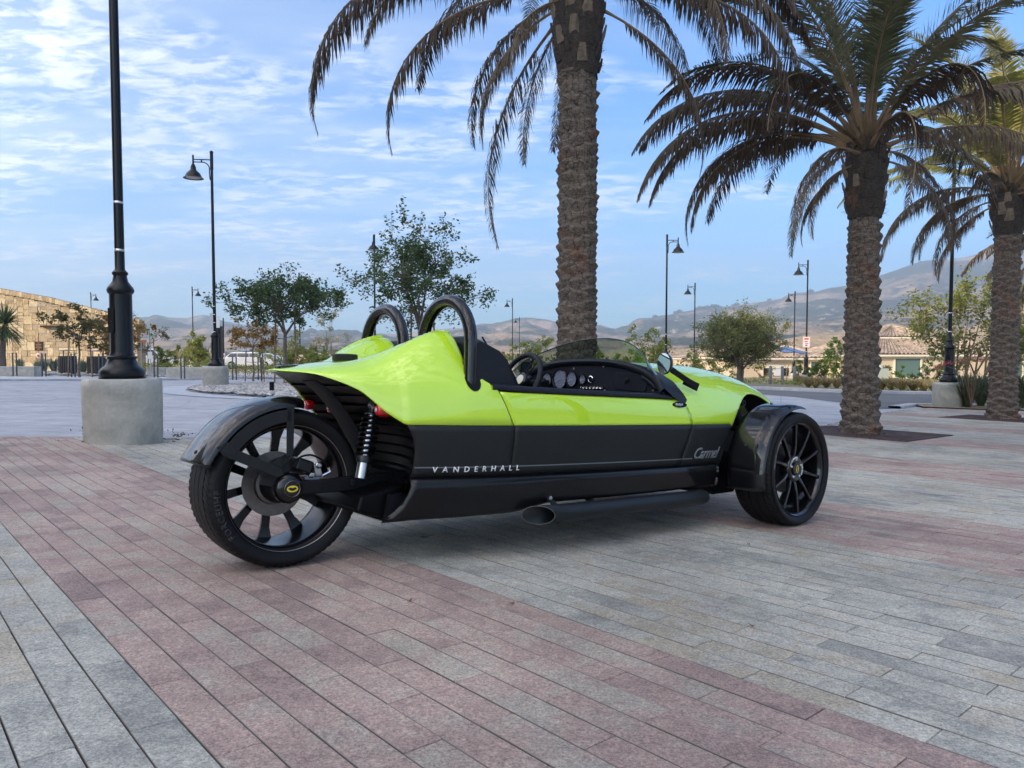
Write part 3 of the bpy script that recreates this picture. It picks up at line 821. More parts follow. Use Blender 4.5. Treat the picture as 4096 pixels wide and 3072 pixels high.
# --- belt rails: padded vinyl along each cockpit side
for sg in (-1, 1):
    pts = []
    for i in range(30):
        u = .735 + (1.868 - .735) * i / 29
        pts.append((u, belt(u)))
    mb = MB(); P = []
    for u, hb in pts:
        vo = side_v(u, hb); row = []
        for dv, dh in ((.003, .002), (.006, .012), (.003, .030), (-.008, .038), (-.045, .036), (-.062, .026), (-.066, .0), (-.066, -.10)):
            row.append((u, sg * (vo + dv), hb + dh * (.75 if dh > 0 else 1)))
        P.append(row)
    mb.grid(P, flip=sg > 0); o = mb.build('belt_rail', M['vinyl'], car, 60); fix_normals(o)
# --- dash panel (a real arched board), gauges, switches, glovebox
DU = 1.803
pts = [(.57, .735)] + [(v, dash_h(v) - .036) for v in [.565 - .0565 * i for i in range(21)]] + [(-.57, .735)]
pts = [(v, h) for v, h in pts if h >= .735]
mb = MB(); mb.poly([(v, h) for v, h in reversed(pts)], DU, DU + .02, 'x'); o = mb.build('dash_panel', M['dashp'], car); fix_normals(o); dash = o
Rx = Matrix.Rotation(rad(-90), 3, 'Y')        # lathe axis z -> -u (towards the rear)
def dial(v, h, r):
    mb = MB(); mb.lathe([(r * 1.12, 0), (r * 1.14, .012), (r * 1.06, .018), (r * .99, .012), (r * .98, .006)], 28, Rx, (DU, v, h), cap=False)
    o = mb.build('gauge', M['gloss'], dash, 40); fix_normals(o)
    fm = MB(); fm.lathe([(r * .98, .006), (.0001, .0062)], 28, Rx, (DU, v, h), cap=False); f = fm.build('gauge_face', M['gauge'], o); fix_normals(f)
    tm = MB()
    for k in range(11):
        a = rad(-225 + 27 * k); c, s_ = math.cos(a), math.sin(a); tm.bar((DU - .0078, v + c * r * .78, h - s_ * r * .78), (DU - .0078, v + c * r * .92, h - s_ * r * .92), r * .05, .001)
    a = rad(30); tm.bar((DU - .009, v, h), (DU - .009, v + math.cos(a) * r * .8, h - math.sin(a) * r * .5), r * .06, .001)
    tm.build('gauge_marks', M['white'], o)
for v, h, r in ((.30, .805, .040), (.185, .810, .054), (.085, .810, .041), (-.005, .810, .026)): dial(v, h, r)
mb = MB(); mb.lathe([(.017, 0), (.021, .006), (.017, .008)], 20, Rx, (DU, -.066, .810), cap=False); o = mb.build('starter_button', M['chrome'], dash, 40); fix_normals(o)
mb = MB(); mb.lathe([(.0165, .003), (.0001, .005)], 20, Rx, (DU, -.066, .810)); mb.build('button_face', M['matte'], o)
mb = MB(); mb.box((DU - .006, -.012 - .075, .757), (.012, .165, .026)); sp = mb.build('switch_panel', M['gloss'], dash)
for k in range(6):
    mb = MB(); y = .055 - .0265 * k - .08
    mb.tube([(DU - .012, y, .757), (DU - .024, y, .757 + .004)], .008, 10); mb.tube([(DU - .022, y, .757), (DU - .042, y, .764)], [.004, .0055], 8)
    mb.build('toggle_switch', M['chrome'], sp, 40)
def rrect(cx_, cy_, w_, h_, r, n=5, skew=0):
    P = []
    for (sx, sy, a0) in ((1, 1, 0), (-1, 1, 90), (-1, -1, 180), (1, -1, 270)):
        for k in range(n + 1):
            a = rad(a0 + 90 * k / n); x = cx_ + sx * (w_ / 2 - r) + r * math.cos(a); y = cy_ + sy * (h_ / 2 - r) + r * math.sin(a); P.append((x, y + skew * (x - cx_)))
    return P
mb = MB(); mb.poly(rrect(-.36, .797, .235, .092, .028, skew=.07), DU - .006, DU - .0005, 'x'); gb = mb.build('glovebox_door', M['dashp'], dash); fix_normals(gb); bevel(gb, .002)
mb = MB(); mb.lathe([(.013, 0), (.013, .008), (.006, .009), (.006, .016)], 14, Rx, (DU - .006, -.345, .808)); mb.bar((DU - .022, -.345, .800), (DU - .022, -.345, .782), .012, .003); mb.build('glovebox_key', M['bolt'], gb)
for v, h in ((.075, .873), (-.16, .885), (-.175, .750), (-.52, .755), (.02, .748)):
    mb = MB(); mb.lathe([(.007, 0), (.006, .004), (.003, .004), (.003, .002)], 12, Rx, (DU, v, h)); mb.build('bolt', M['alu'], dash)
# --- steering wheel
sw = empty('steering_wheel', (1.53, .235, .80), parent=car); sw.rotation_euler = (0, rad(-68), 0)
mb = MB(); n = 40; mb.tube([(.158 * math.cos(2 * math.pi * k / n), .158 * math.sin(2 * math.pi * k / n), 0) for k in range(n)], .0155, 12, closed=True); mb.build('rim', M['vinyl'], sw, 80)
for a in (90, 210, 330):
    c, s_ = math.cos(rad(a)), math.sin(rad(a)); 
    for off in (-.012, .012):
        mb = MB(); mb.bar((c * .035 - s_ * off, s_ * .035 + c * off, -.012), (c * .15 - s_ * off * 2.0, s_ * .15 + c * off * 2.0, -.002), .006, .014, up=(c, s_, .01)); mb.build('spoke', M['matte'], sw)
mb = MB(); mb.lathe([(.05, -.03), (.052, -.012), (.046, .004), (.034, .010), (.030, .006)], 24); hb_ = mb.build('hub', M['gloss'], sw, 40)
mb = MB(); mb.lathe([(.030, .005), (.0295, .009), (.0001, .011)], 24); mb.build('hub_badge', M['cream'], hb_, 40)
tx = bpy.data.curves.new('hub_script', 'FONT')
mb = MB(); mb.tube([(0, 0, -.02), (0, 0, -.24)], .028, 14); mb.build('steering_column', M['matte'], sw, 40)
mb = MB(); mb.bar((.0, .05, -.06), (.02, .16, -.05), .02, .012); mb.bar((.0, -.05, -.06), (.02, -.15, -.05), .02, .012); mb.build('column_stalk', M['matte'], sw)
# instrument binnacle beside the wheel
mb = MB(); mb.box((1.77, .34, .775), (.09, .12, .06)); o = mb.build('column_shroud', M['matte'], car); bevel(o, .01)
# --- seats, floor, inner sides
for sg in (-1, 1):
    y = sg * .275; root = empty('seat', (0, 0, 0), parent=car)
    P = []
    prof = [(.655, .52), (.70, .60), (.735, .74), (.705, .90), (.690, .965), (.700, .985), (.725, .992), (.755, .982), (.785, .94), (.81, .88), (.875, .76), (.93, .60), (.98, .44), (1.0, .36), (.98, .33)]
    prof = [(.672, .40), (.668, .80), (.672, .945), (.685, .972), (.71, .982), (.74, .972), (.765, .945), (.80, .88), (.845, .80), (.90, .70), (.955, .60), (1.0, .50), (1.02, .42), (1.02, .36)]
    for k in range(15):
        t = -1 + 2 * k / 14; wv = .215; row = []
        for (u, h) in prof:
            pull = 1 - .10 * max(0, (h - .80)) / .18
            e = abs(t) ** 3; row.append((u + (.0 if u < .72 else -.0) + .045 * e * (1 if u > .75 else 0), y + t * wv * pull, h - .03 * e * (1 if h > .9 else 0)))
        P.append(row)
    mb = MB(); mb.grid(P); mb.f.append(tuple(range(len(prof)))); mb.m.append(0); mb.f.append(tuple(14 * len(prof) + i for i in range(len(prof)))); mb.m.append(0)
    o = mb.build('backrest', M['vinyl'], root, 60); fix_normals(o)
    mb = MB(); mb.box((1.2, y, .36), (.48, .42, .12)); o = mb.build('cushion', M['vinyl'], root, 60); bevel(o, .03, 3)
    for s2 in (-1, 1):
        mb = MB(); mb.tube([(.735 + .0, y + s2 * .165, .975), (.80, y + s2 * .172, .885), (.90, y + s2 * .175, .705), (.99, y + s2 * .175, .52)], .004, 6); mb.build('piping', M['matte'], root, 60)
mb = MB(); mb.box((1.30, 0, .25), (1.0, .92, .04)); mb.box((1.83, 0, .5), (.02, 1.1, .46)); mb.build('cockpit_floor', M['matte'], car)
# --- windscreen: tinted curved pane
m, t, b = newmat('tinted_glass'); t.n.clear(); out = t.new('ShaderNodeOutputMaterial')
tr = t.new('ShaderNodeBsdfTransparent'); tr.inputs[0].default_value = (.36, .44, .40, 1); gl = t.new('ShaderNodeBsdfGlossy'); gl.inputs['Roughness'].default_value = .01; gl.inputs[0].default_value = (.9, .95, 1, 1)
lw = t.new('ShaderNodeLayerWeight'); lw.inputs[0].default_value = .5; lwf = t.math('ADD', .035, t.math('MULTIPLY', t.math('POWER', lw.outputs['Facing'], 5.0), .8))
ms = t.new('ShaderNodeMixShader'); t.l.new(lwf, ms.inputs[0]); t.l.new(tr.outputs[0], ms.inputs[1]); t.l.new(gl.outputs[0], ms.inputs[2]); t.l.new(ms.outputs[0], out.inputs[0]); M['screen'] = m
P = []; 
for i in range(41):
    t_i = -1 + 2 * i / 40; v = .565 * t_i; ub_ = 2.06 - .20 * t_i * t_i; row = []
    htop = 1.052 - .165 * abs(t_i) ** 2.2 - .03 * max(0, abs(t_i) - .9) * 10
    hbot = top_h(ub_, v) - .004
    for j in range(9):
        s_ = j / 8; row.append((ub_ - .13 * s_, v * (1 - .03 * s_), hbot + (max(htop, hbot + .01) - hbot) * s_))
    P.append(row)
mb = MB(); mb.grid(P); ws = mb.build('windscreen', M['screen'], car, 180)
mb = MB(); mb.tube([Vector(r[-1]) for r in P], .0038, 6); mb.build('screen_edge', simple('glass_edge', (.02, .045, .04), .15), ws, 60)
# --- round mirrors on flat arms
M['mirror'] = simple('mirror_glass', (.92, .93, .94), .01, 1)
for sg in (-1, 1):
    root = empty('side_mirror', (1.84, sg * .562, .895), parent=car); root.rotation_euler = (0, 0, rad(-14.5) if sg < 0 else rad(6))
    mb = MB(); Rm = Matrix.Rotation(rad(-90), 3, 'Y')
    mb.lathe([(.0001, -.028), (.03, -.026), (.052, -.014), (.0575, 0), (.0575, .006), (.055, .007)], 32, Rm, cap=False); o = mb.build('mirror_shell', M['gloss'], root, 50); fix_normals(o)
    mb = MB(); mb.lathe([(.0555, .0045), (.0555, .0075)], 40, Rm, cap=True); o = mb.build('mirror_face', M['mirror'], root); fix_normals(o)
    mb = MB(); a = Vector((.025, 0, -.02)); b_2 = Matrix.Rotation(-root.rotation_euler.z, 3, 'Z') @ Vector((.235, sg * .022, -.112)); mb.bar(a, b_2, .032, .009, up=(0, sg, 0)); 
    mb.bar(b_2 + Vector((-.07, -sg * .011, .029)), b_2 + Vector((.018, sg * .0, -.008)), .044, .0095, up=(0, sg, 0)); o = mb.build('mirror_arm', M['matte'], root); bevel(o, .003)
    for q in (.03, .006):
        mb = MB(); p = b_2 + Vector((-q * 2.4, sg * .004 - sg * .006, q * 1.0)); Rv = Matrix.Rotation(rad(90 * sg * -1), 3, 'X'); mb.lathe([(.011, 0), (.010, .005), (.006, .005), (.005, .002)], 14, Rv, p); mb.build('bolt', M['bolt'], root)
# --- roll hoops
for sg in (-1, 1):
    y = sg * .278; R_ = .188; pts = []
    for k in range(8): pts.append((.655 - .02 * 0, y - sg * 0 - R_, .70 + (1.165 - .028 - R_ - .70) * k / 8))
    for k in range(21):
        a = math.pi - math.pi * k / 20; pts.append((.655, y + R_ * math.cos(a), 1.165 - .028 - R_ + R_ * math.sin(a)))
    for k in range(1, 9): pts.append((.655, y + R_, .70 + (1.165 - .028 - R_ - .70) * (8 - k) / 8))
    mb = MB(); mb.tube(pts, .029, 18); mb.build('roll_hoop', M['gloss'], car, 80)
for sg in (-1, 1):   # dark oval sockets where the outer legs enter the body
    mb = MB(); pts = [(.655 + .034 * math.cos(a), 0, .782 + .046 * math.sin(a)) for a in [2 * math.pi * k / 24 for k in range(24)]]
    vs = [(u, sg * (side_v(u, min(h, .86)) + .0035), h) for u, _, h in pts]; c = (.65, sg * (side_v(.65, .775) + .003), .775)
    mb.add(vs + [c], [(i, (i + 1) % 24, 24) for i in range(24)]); mb.build('hoop_socket', M['matte'], car)
# --- deck fittings
mb = MB(); mb.lathe([(.055, 0), (.0565, .003), (.0565, .026), (.052, .031), (.0001, .032)], 40, o=(.30, 0, ZT(.30) - .004)); mb.build('fuel_cap', simple('knurled_black', (.02, .02, .021), .35, .5, bump=.8, bscale=260, objc=True), car, 40)
mb = MB(); mb.lathe([(.048, 0), (.049, .006), (.036, .010), (.034, .006), (.0001, .006)], 32, Matrix.Rotation(rad(-6), 3, 'Y'), (.03, 0, ZT(.03) - .001)); mb.build('deck_badge', M['gloss'], car, 40)
# --- rear opening: inner wall, louvres, underside of the deck
def open_pt(w_, h):  # point on the opening edge at half width
    pass
P = []
EU = [(-.036, .806), (-.02, .803), (.0, .80), (.03, .797), (.055, .793), (.09, .783), (.12, .770), (.16, .752), (.207, .726), (.25, .69), (.295, .643), (.335, .612), (.369, .590), (.398, .53), (.409, .47), (.408, .40), (.392, .32), (.352, .245), (.312, .20)]
hh = [.80, .79, .775, .755, .728, .70, .67, .64, .61, .58, .53, .48, .43, .38, .33, .28, .24, .20]
def edge_at(h):
    tab = sorted([(b, a) for a, b in EU]); return lerp(tab, h)
for h in hh:
    ue = edge_at(h); wv = (Wd(ue) if ue < .369 and h > .59 else side_v(ue, h)) - .006; row = []
    for i in range(25):
        t_i = -1 + 2 * i / 24; row.append((ue + .012 + .13 * (1 - t_i * t_i) * min(1, (.81 - h) / .06 + .15), wv * t_i, h))
    P.append(row)
mb = MB(); mb.grid(P); o = mb.build('rear_bulkhead', M['deepblack'], car, 50); fix_normals(o)
# black lip closing deck edge to wall and lower flanks' returns
for h in [.745, .70, .655, .61, .565, .52, .475, .43, .385, .34, .295, .25]:
    ue = edge_at(h); wv = (Wd(ue) if h > .59 else side_v(ue, h)) - .012; mb = MB(); A = []
    for i in range(21):
        t_i = -1 + 2 * i / 20; u = ue + .012 + .13 * (1 - t_i * t_i) * min(1, (.81 - h) / .06 + .15)
        A.append([(u - .002, wv * t_i, h + .010), (u - .013, wv * t_i, h + .001), (u - .013, wv * t_i, h - .001), (u - .002, wv * t_i, h - .002)])
    mb.grid(A); o = mb.build('louvre', M['deepblack'], car, 30); fix_normals(o)
# tail lights: two each side
for sg in (-1, 1):
    for (u, w_, h, rr_) in ((.215, .345, .648, .030), (.255, .265, .650, .026)):
        root = empty('tail_light', (0, 0, 0), parent=car); Rl = Matrix.Rotation(rad(-90), 3, 'Y')
        if w_ > .3: u, w_, h, rr_ = .285, .348, .652, .025
        else: u, w_, h, rr_ = .36, .255, .640, .024
        mb = MB(); mb.lathe([(rr_ * 1.0, -.02), (rr_, .006), (rr_ * .8, .014), (rr_ * .42, .017)], 20, Rl, (u, sg * w_, h)); mb.build('lens', M['redlens'], root, 50)
        mb = MB(); mb.lathe([(rr_ * .42, .016), (rr_ * .2, .021), (.0001, .022)], 16, Rl, (u, sg * w_, h)); mb.build('lens_centre', M['clearlens'], root, 50)
# tapering sill flanks (the gloss black tub) with a rounded top edge
P = []
for i in range(60):
    t_i = i / 59; row = []
    hb_low = lerp([(0, .185), (.04, .196), (.28, .205), (.36, .235), (1, .232)], t_i)
    for j in range(12):
        s_ = j / 11; h0 = hS(.4 + 1.9 * t_i); h = h0 - .002 - (h0 - .002 - hb_low) * s_
        ur = EDGE_U(max(.17, h)); u = ur + (2.30 - ur) * t_i
        out = (.0, .014, .020)[min(j, 2)] - (.018 * max(0, s_ - .25) ** 1.5)
        row.append((u, side_v(u, h0) + out, h + (.003 if j == 0 else 0)))
    P.append(row)
shell('sill', P, M['sillblk'], .008, sm=50)
mb = MB(); mb.poly([(.32, .19), (.5, .20), (1.0, .21), (1.6, .235), (2.35, .245), (2.35, .30), (.34, .30)], -.36, .36, 'y'); mb.build('underfloor', M['matte'], car)
mb = MB(); mb.poly([(.20, .235), (.36, .19), (.42, .22), (.42, .34), (.22, .30)], -.33, .33, 'y'); o = mb.build('rear_diffuser', M['deepblack'], car); bevel(o, .015, 3)
# curved matte hugger strap that follows the tyre inside the opening
pth = [(.135, .765), (.19, .725), (.245, .670), (.30, .60), (.345, .53), (.38, .45), (.405, .37), (.41, .32)]
A = []
for u, h in pth: A.append([(u, -.075, h), (u + .006, 0, h + .004), (u, .075, h)])
mb = MB(); mb.grid(A); o = mb.build('tyre_hugger', simple('textured_black', (.012, .012, .016), .7, bump=.5, bscale=300, objc=True), car, 60); solid(o, .008, 0)
# --- exhaust: long side pipe with a slash-cut tip
root = empty('exhaust', parent=car); n = 28; P = []
path = [(.945, .195), (1.1, .1925), (1.5, .187), (1.9, .183), (2.12, .182)]
r_p = .041; VE = -.60
for k, (u, h) in enumerate(path):
    row = []
    for i in range(n):
        a = 2 * math.pi * i / n; dv, dh = math.cos(a) * r_p, math.sin(a) * r_p
        uu = u
        if k == 0: uu = u - dv * 1.5 - dh * .15
        row.append((uu, VE + dv, h + dh))
    P.append(row)
P.append([(2.155, VE + math.cos(2 * math.pi * i / n) * r_p * .8, .182 + math.sin(2 * math.pi * i / n) * r_p * .8) for i in range(n)]); P.append([(2.165, VE + math.cos(2 * math.pi * i / n) * .01, .182 + math.sin(2 * math.pi * i / n) * .01) for i in range(n)])
mb = MB(); mb.grid(P, closed_v=True); o = mb.build('pipe', M['exhaust'], root, 60); fix_normals(o); solid(o, .0022, -1)
rim_ = [(p[0] - .0006, VE + (p[1] - VE) * 1.0, p[2]) for p in P[0]]; mb = MB(); mb.tube(rim_, .0014, 6, closed=True); mb.build('tip_edge', M['steel'], root, 60)
mb = MB(); mb.tube([(1.3, VE, .2), (1.35, VE + .12, .25)], .02, 10); mb.build('hanger', M['exhaust'], root, 40); mb = MB(); mb.bar((1.05, VE, .225), (1.05, VE + .06, .262), .03, .006); mb.build('hanger', M['exhaust'], root, 40)
mb = MB(); mb.lathe([(.009, 0), (.009, .006), (.005, .007)], 8, Matrix.Rotation(rad(90), 3, 'X'), (1.03, VE + .02, .262)); mb.build('hanger_bolt', M['alu'], root)
# --- lettering and stripes on the flank
FONT = None
def letters(txt, size, u0, h0, name, mat, du=0, shear=0, spacing=1.0, off=.0025, slope=0, parent=None):
    cu = bpy.data.curves.new(name, 'FONT'); cu.body = txt; cu.size = size; cu.shear = shear; cu.space_character = spacing; cu.offset = .0; cu.extrude = 0; cu.resolution_u = 3
    cu.offset = size * .012 if name == 'lettering' else size * .02
    t_o = bpy.data.objects.new('tmp', cu); COL.objects.link(t_o); bpy.context.view_layer.update()
    me = bpy.data.meshes.new_from_object(t_o.evaluated_get(bpy.context.evaluated_depsgraph_get())); bpy.data.objects.remove(t_o)
    bm = bmesh.new(); bm.from_mesh(me)
    xs = [v.co.x for v in bm.verts]; wtot = max(xs)
    r = bmesh.ops.extrude_face_region(bm, geom=bm.faces[:])
    top = [e for e in r['geom'] if isinstance(e, bmesh.types.BMVert)]
    for v in bm.verts:
        x, y = v.co.x, v.co.y; u = u0 + x; h = h0 + y + slope * x; d = off if v in top else .0003
        v.co = (u, -(side_v(u, h) + d), h)
    bmesh.ops.recalc_face_normals(bm, faces=bm.faces[:])
    me2 = bpy.data.meshes.new(name); bm.to_mesh(me2); bm.free(); me2.materials.append(mat); bpy.data.meshes.remove(me)
    return obj(name, me2, parent or car), wtot
letters('V A N D E R H A L L', .034, .490, .3925, 'lettering', M['white'], spacing=1.33, slope=-.008)
letters('Carmel', .086, 2.062, .390, 'script', M['greyscript'], shear=.35, spacing=.86, slope=-.012)
def strip(u0, u1, hf, wd=.0055):
    mb = MB(); A = []
    n = max(2, int((u1 - u0) / .04))
    for i in range(n + 1):
        u = u0 + (u1 - u0) * i / n; h = hf(u); A.append([(u, -(side_v(u, h) + .0002), h - wd / 2), (u, -(side_v(u, h) + .0012), h - wd / 2), (u, -(side_v(u, h) + .0012), h + wd / 2), (u, -(side_v(u, h) + .0002), h + wd / 2)])
    mb.grid(A); o = mb.build('pinstripe', M['stripe'], car); fix_normals(o)
hs_ = lambda u: .4145 - .0135 * (u - .4)
strip(.415, .838, hs_); strip(.848, fseam(.39) - .004, hs_); strip(fseam(.39) + .004, 2.06, hs_); strip(2.235, 2.275, hs_)
# oval name badge on the door top corner
mb = MB(); ob = []
for k in range(32):
    a = 2 * math.pi * k / 32; c, s_ = math.cos(a), math.sin(a); ob.append((1.925 + .058 * abs(c) ** .8 * (1 if c > 0 else -1), .683 + .0155 * s_ * (1 - .25 * abs(c))))
vs = [(u, -(side_v(u, h) + .0055), h) for u, h in ob] + [(u, -(side_v(u, h)), h) for u, h in ob]
mb.add(vs, [tuple(range(31, -1, -1))] + [(i, (i + 1) % 32, 32 + (i + 1) % 32, 32 + i) for i in range(32)]); bd = mb.build('name_badge', M['matte'], car); fix_normals(bd)
letters('Blackjack', .019, 1.885, .678, 'badge_script', M['alu'], shear=.35, spacing=.9, off=.0068, parent=bd)
for du in (-.05, .05):
    mb = MB(); mb.lathe([(.0055, 0), (.005, .003)], 10, Matrix.Rotation(rad(90), 3, 'X'), (1.925 + du, -(side_v(1.925 + du, .683) + .005), .683)); mb.build('badge_screw', M['bolt'], bd)
# --- front wheel-house, suspension
mb = MB(); mb.box((2.70, 0, .42), (.62, .70, .36)); o = mb.build('engine_bay_liner', M['matte'], car); bevel(o, .04)
P = []
for sgn in (1,):
    for k in range(25):
        a = rad(-10 + 200 * k / 24); u, h = AC + (AR - .006) * math.cos(a), AH + (AR - .006) * math.sin(a)
        wv = side_v(min(u, 3.2), h) - .008; P.append([(u, wv, h), (u, wv - .20, h)])
mb = MB(); both(mb, P); mb.build('arch_liner', M['matte'], car, 60)
for sg in (-1, 1):
    root = empty('suspension', parent=car)
    for (a, b, r) in (((2.62, .33, .56), (2.71, .70, .47), .014), ((2.84, .33, .56), (2.71, .70, .47), .014), ((2.58, .33, .24), (2.71, .70, .21), .016), ((2.88, .33, .24), (2.71, .70, .21), .016), ((2.71, .66, .26), (2.70, .40, .66), .028), ((2.52, .38, .30), (2.58, .70, .30), .010)):
        mb = MB(); mb.tube([(a[0], sg * a[1], a[2]), (b[0], sg * b[1], b[2])], r, 10); mb.build('wishbone' if r < .02 else 'damper', M['matte'], root, 40)
    mb = MB(); mb.bar((2.52, sg * .47, .675), (2.66, sg * .47, .70), .05, .02, up=(0, 1, 0)); mb.build('damper_mount', M['satin'], root)
    for u, h in ((2.535, .67), (2.645, .69)):
        mb = MB(); mb.lathe([(.018, 0), (.018, .03), (.011, .03), (.011, .02)], 14, Matrix.Rotation(rad(90 if sg < 0 else -90), 3, 'X'), (u, sg * .485, h)); mb.build('bolt', M['satin'], root)
# under-body skid ahead of the sill, in the shade of the wing
mb = MB(); mb.poly([(2.25, .25), (2.40, .16), (2.60, .16), (2.60, .40), (2.28, .42)], -.50, .50, 'y'); o = mb.build('under_tray', M['deepblack'], car); bevel(o, .02)

# ================================================================ wheels (axle along v; built about the origin, outer face at -v)
def tyre_mesh(R, wt, rim_r, name, slick=False):
    hw = wt / 2; prof = []
    def add(r, y): prof.append((r, y))
    add(rim_r - .004, -hw * .86); add(rim_r + .006, -hw * .94); add(rim_r + .020, -hw * 1.0); add((R + rim_r) / 2 - .002, -hw * 1.045); add((R + rim_r) / 2 + .012, -hw * 1.05); add((R + rim_r) / 2 + .014, -hw * 1.042)
    add(R - .026, -hw * .985); add(R - .012, -hw * .93); add(R - .004, -hw * .84)
    gr = [-.56, -.2, .2, .56]
    ys = [(-.78, 0), (-.58, 0), (-.575, 1), (-.545, 1), (-.54, 0), (-.22, 0), (-.215, 1), (-.18, 1), (-.175, 0), (0, 0), (.175, 0), (.18, 1), (.215, 1), (.22, 0), (.54, 0), (.545, 1), (.575, 1), (.58, 0), (.78, 0)]
    for y, dp in ys: add(R - .004 * (y * y) * 1.5 - (.008 if dp else 0), y * hw)
    for r, y in reversed(prof[:9]): add(r, -y)
    n = 216; mb = MB(); P = []
    np_ = len(prof)
    for k in range(n):
        a = 2 * math.pi * k / n; row = []
        for i, (r, y) in enumerate(prof):
            rr_ = r
            # transverse sipes on the shoulders, slanted
            if i in (7, 8, 9, 10, np_ - 8, np_ - 9, np_ - 10, np_ - 11) and (k % 3 == 0): rr_ = r - .0035
            sk = a + .18 * abs(y) / hw
            row.append((rr_ * math.cos(sk), y, rr_ * math.sin(sk)))
        P.append(row)
    mb.grid(P, closed_u=True); return mb.mesh(name, M['rubber'], 32)
def torus_text(txt, size, r, y, name, mat, a0, parent, outward=1):
    """raised letters bent around a wheel face"""
    cu = bpy.data.curves.new(name, 'FONT'); cu.body = txt; cu.size = size; cu.resolution_u = 2; cu.space_character = 1.15; cu.offset = size * .02
    t_o = bpy.data.objects.new('tmp', cu); COL.objects.link(t_o); bpy.context.view_layer.update()
    me = bpy.data.meshes.new_from_object(t_o.evaluated_get(bpy.context.evaluated_depsgraph_get())); bpy.data.objects.remove(t_o)
    bm = bmesh.new(); bm.from_mesh(me); r_e = bmesh.ops.extrude_face_region(bm, geom=bm.faces[:]); top = set(e for e in r_e['geom'] if isinstance(e, bmesh.types.BMVert))
    for v in bm.verts:
        x, q = v.co.x, v.co.y; a = a0 - x / r; rr_ = r + q; v.co = (rr_ * math.cos(a), y - (.0016 if v in top else -.001), rr_ * math.sin(a))
    bmesh.ops.recalc_face_normals(bm, faces=bm.faces[:]); me2 = bpy.data.meshes.new(name); bm.to_mesh(me2); bm.free(); me2.materials.append(mat); bpy.data.meshes.remove(me)
    return obj(name, me2, parent)
Ry = Matrix.Rotation(rad(90), 3, 'X')   # lathe z -> -v
# rear wheel: deep barrel, spokes far inside
rw = empty('rear_wheel', (0, 0, .326), parent=car)
ty = obj('tyre', tyre_mesh(.328, .272, .252, 'tyre'), rw)
M['tyretext'] = simple('tyre_lettering', (.018, .018, .019), .5)
torus_text('FORCEUHP', .036, .279, -.1415, 'sidewall_lettering', M['tyretext'], rad(219), ty)
torus_text('STANDARD LOAD  TREAD PLIES', .012, .272, -.1415, 'sidewall_lettering', M['tyretext'], rad(150), ty)
mb = MB(); hw = .13
prof = [(.258, hw), (.262, hw - .006), (.250, hw - .014), (.243, hw - .022), (.240, hw - .05), (.236, 0), (.232, -.06), (.236, -.095), (.246, -.105), (.256, -.112)]
mb.lathe(prof, 72, Ry, cap=False); mb.lathe([(r + .006, z) for r, z in prof], 72, Ry, cap=False); o = mb.build('rim_barrel', M['rimsatin'], rw, 50)
mb = MB(); mb.lathe([(.2555, hw + .001), (.2575, hw + .0025), (.2565, hw + .0005)], 72, Ry, cap=False); mb.build('rim_lip', M['steel'], rw, 60)
for k in range(10):
    a = rad(12 + 36 * k); c, s_ = math.cos(a), math.sin(a); mb = MB(); q = []
    yb = .075
    for (r, w_, y) in ((.055, .020, yb), (.12, .017, yb + .006), (.19, .019, yb + .004), (.236, .030, yb - .004)):
        q.append([(r * c - s_ * w_, y - .010, r * s_ + c * w_), (r * c + s_ * w_, y - .010, r * s_ - c * w_), (r * c + s_ * w_ * .8, y + .016, r * s_ - c * w_ * .8), (r * c - s_ * w_ * .8, y + .016, r * s_ + c * w_ * .8)])
    mb.grid(q, closed_v=True); o = mb.build('spoke', M['rimsatin'], rw, 30); fix_normals(o); bevel(o, .003)
mb = MB(); mb.lathe([(.0001, .012), (.075, .010), (.08, -.01), (.0001, -.02)], 32, Ry, (0, .07, 0)); mb.build('wheel_hub', M['rimsatin'], rw, 40)
mb = MB(); mb.lathe([(.088, .003), (.137, .003), (.138, 0), (.137, -.003), (.088, -.003)], 64, Ry, (0, .035, 0), cap=False); mb.lathe([(.09, -.002), (.085, .022), (.06, .03), (.0001, .03)], 40, Ry, (0, .035, 0), cap=False); mb.build('brake_disc', M['disc'], rw, 40)
# axle, bearing carrier and hub cap reach out to the swing arm
mb = MB(); mb.lathe([(.072, -.02), (.075, .02), (.068, .06), (.066, .105)], 40, Ry, (0, -.005, 0)); mb.build('bearing_carrier', M['matte'], rw, 40)
mb = MB(); mb.lathe([(.064, 0), (.065, .028), (.058, .046), (.040, .056), (.034, .057)], 40, Ry, (0, -.10, 0), cap=False); cap_ = mb.build('hub_cap', M['gloss'], rw, 60)
mb = MB(); mb.lathe([(.034, .057), (.0345, .060), (.032, .0605), (.0315, .0585), (.0001, .059)], 36, Ry, (0, -.10, 0)); cb = mb.build('cap_badge', M['gloss'], cap_, 40)
def oval_badge(parent, y, a, b, name='badge_emblem'):
    """plain yellow oval with a black bar across it"""
    mb = MB(); vs = [(a * math.cos(2 * math.pi * k / 28), y, b * math.sin(2 * math.pi * k / 28)) for k in range(28)]; mb.add(vs + [(0, y - .0006, 0)], [(i, (i + 1) % 28, 28) for i in range(28)]); o = mb.build(name, M['yellow'], parent); fix_normals(o)
    mb = MB(); mb.add([(a * .80 * x_, y - .0012, b * z_) for x_, z_ in ((-1, .1), (-.55, .5), (-.2, .3), (.2, .3), (.55, .5), (1, .1), (.5, -.4), (.15, -.55), (-.15, -.55), (-.5, -.4))], [tuple(range(9, -1, -1))]); mb.build('emblem_bar', M['gloss'], parent)
oval_badge(cb, -.1605, .024, .0135)
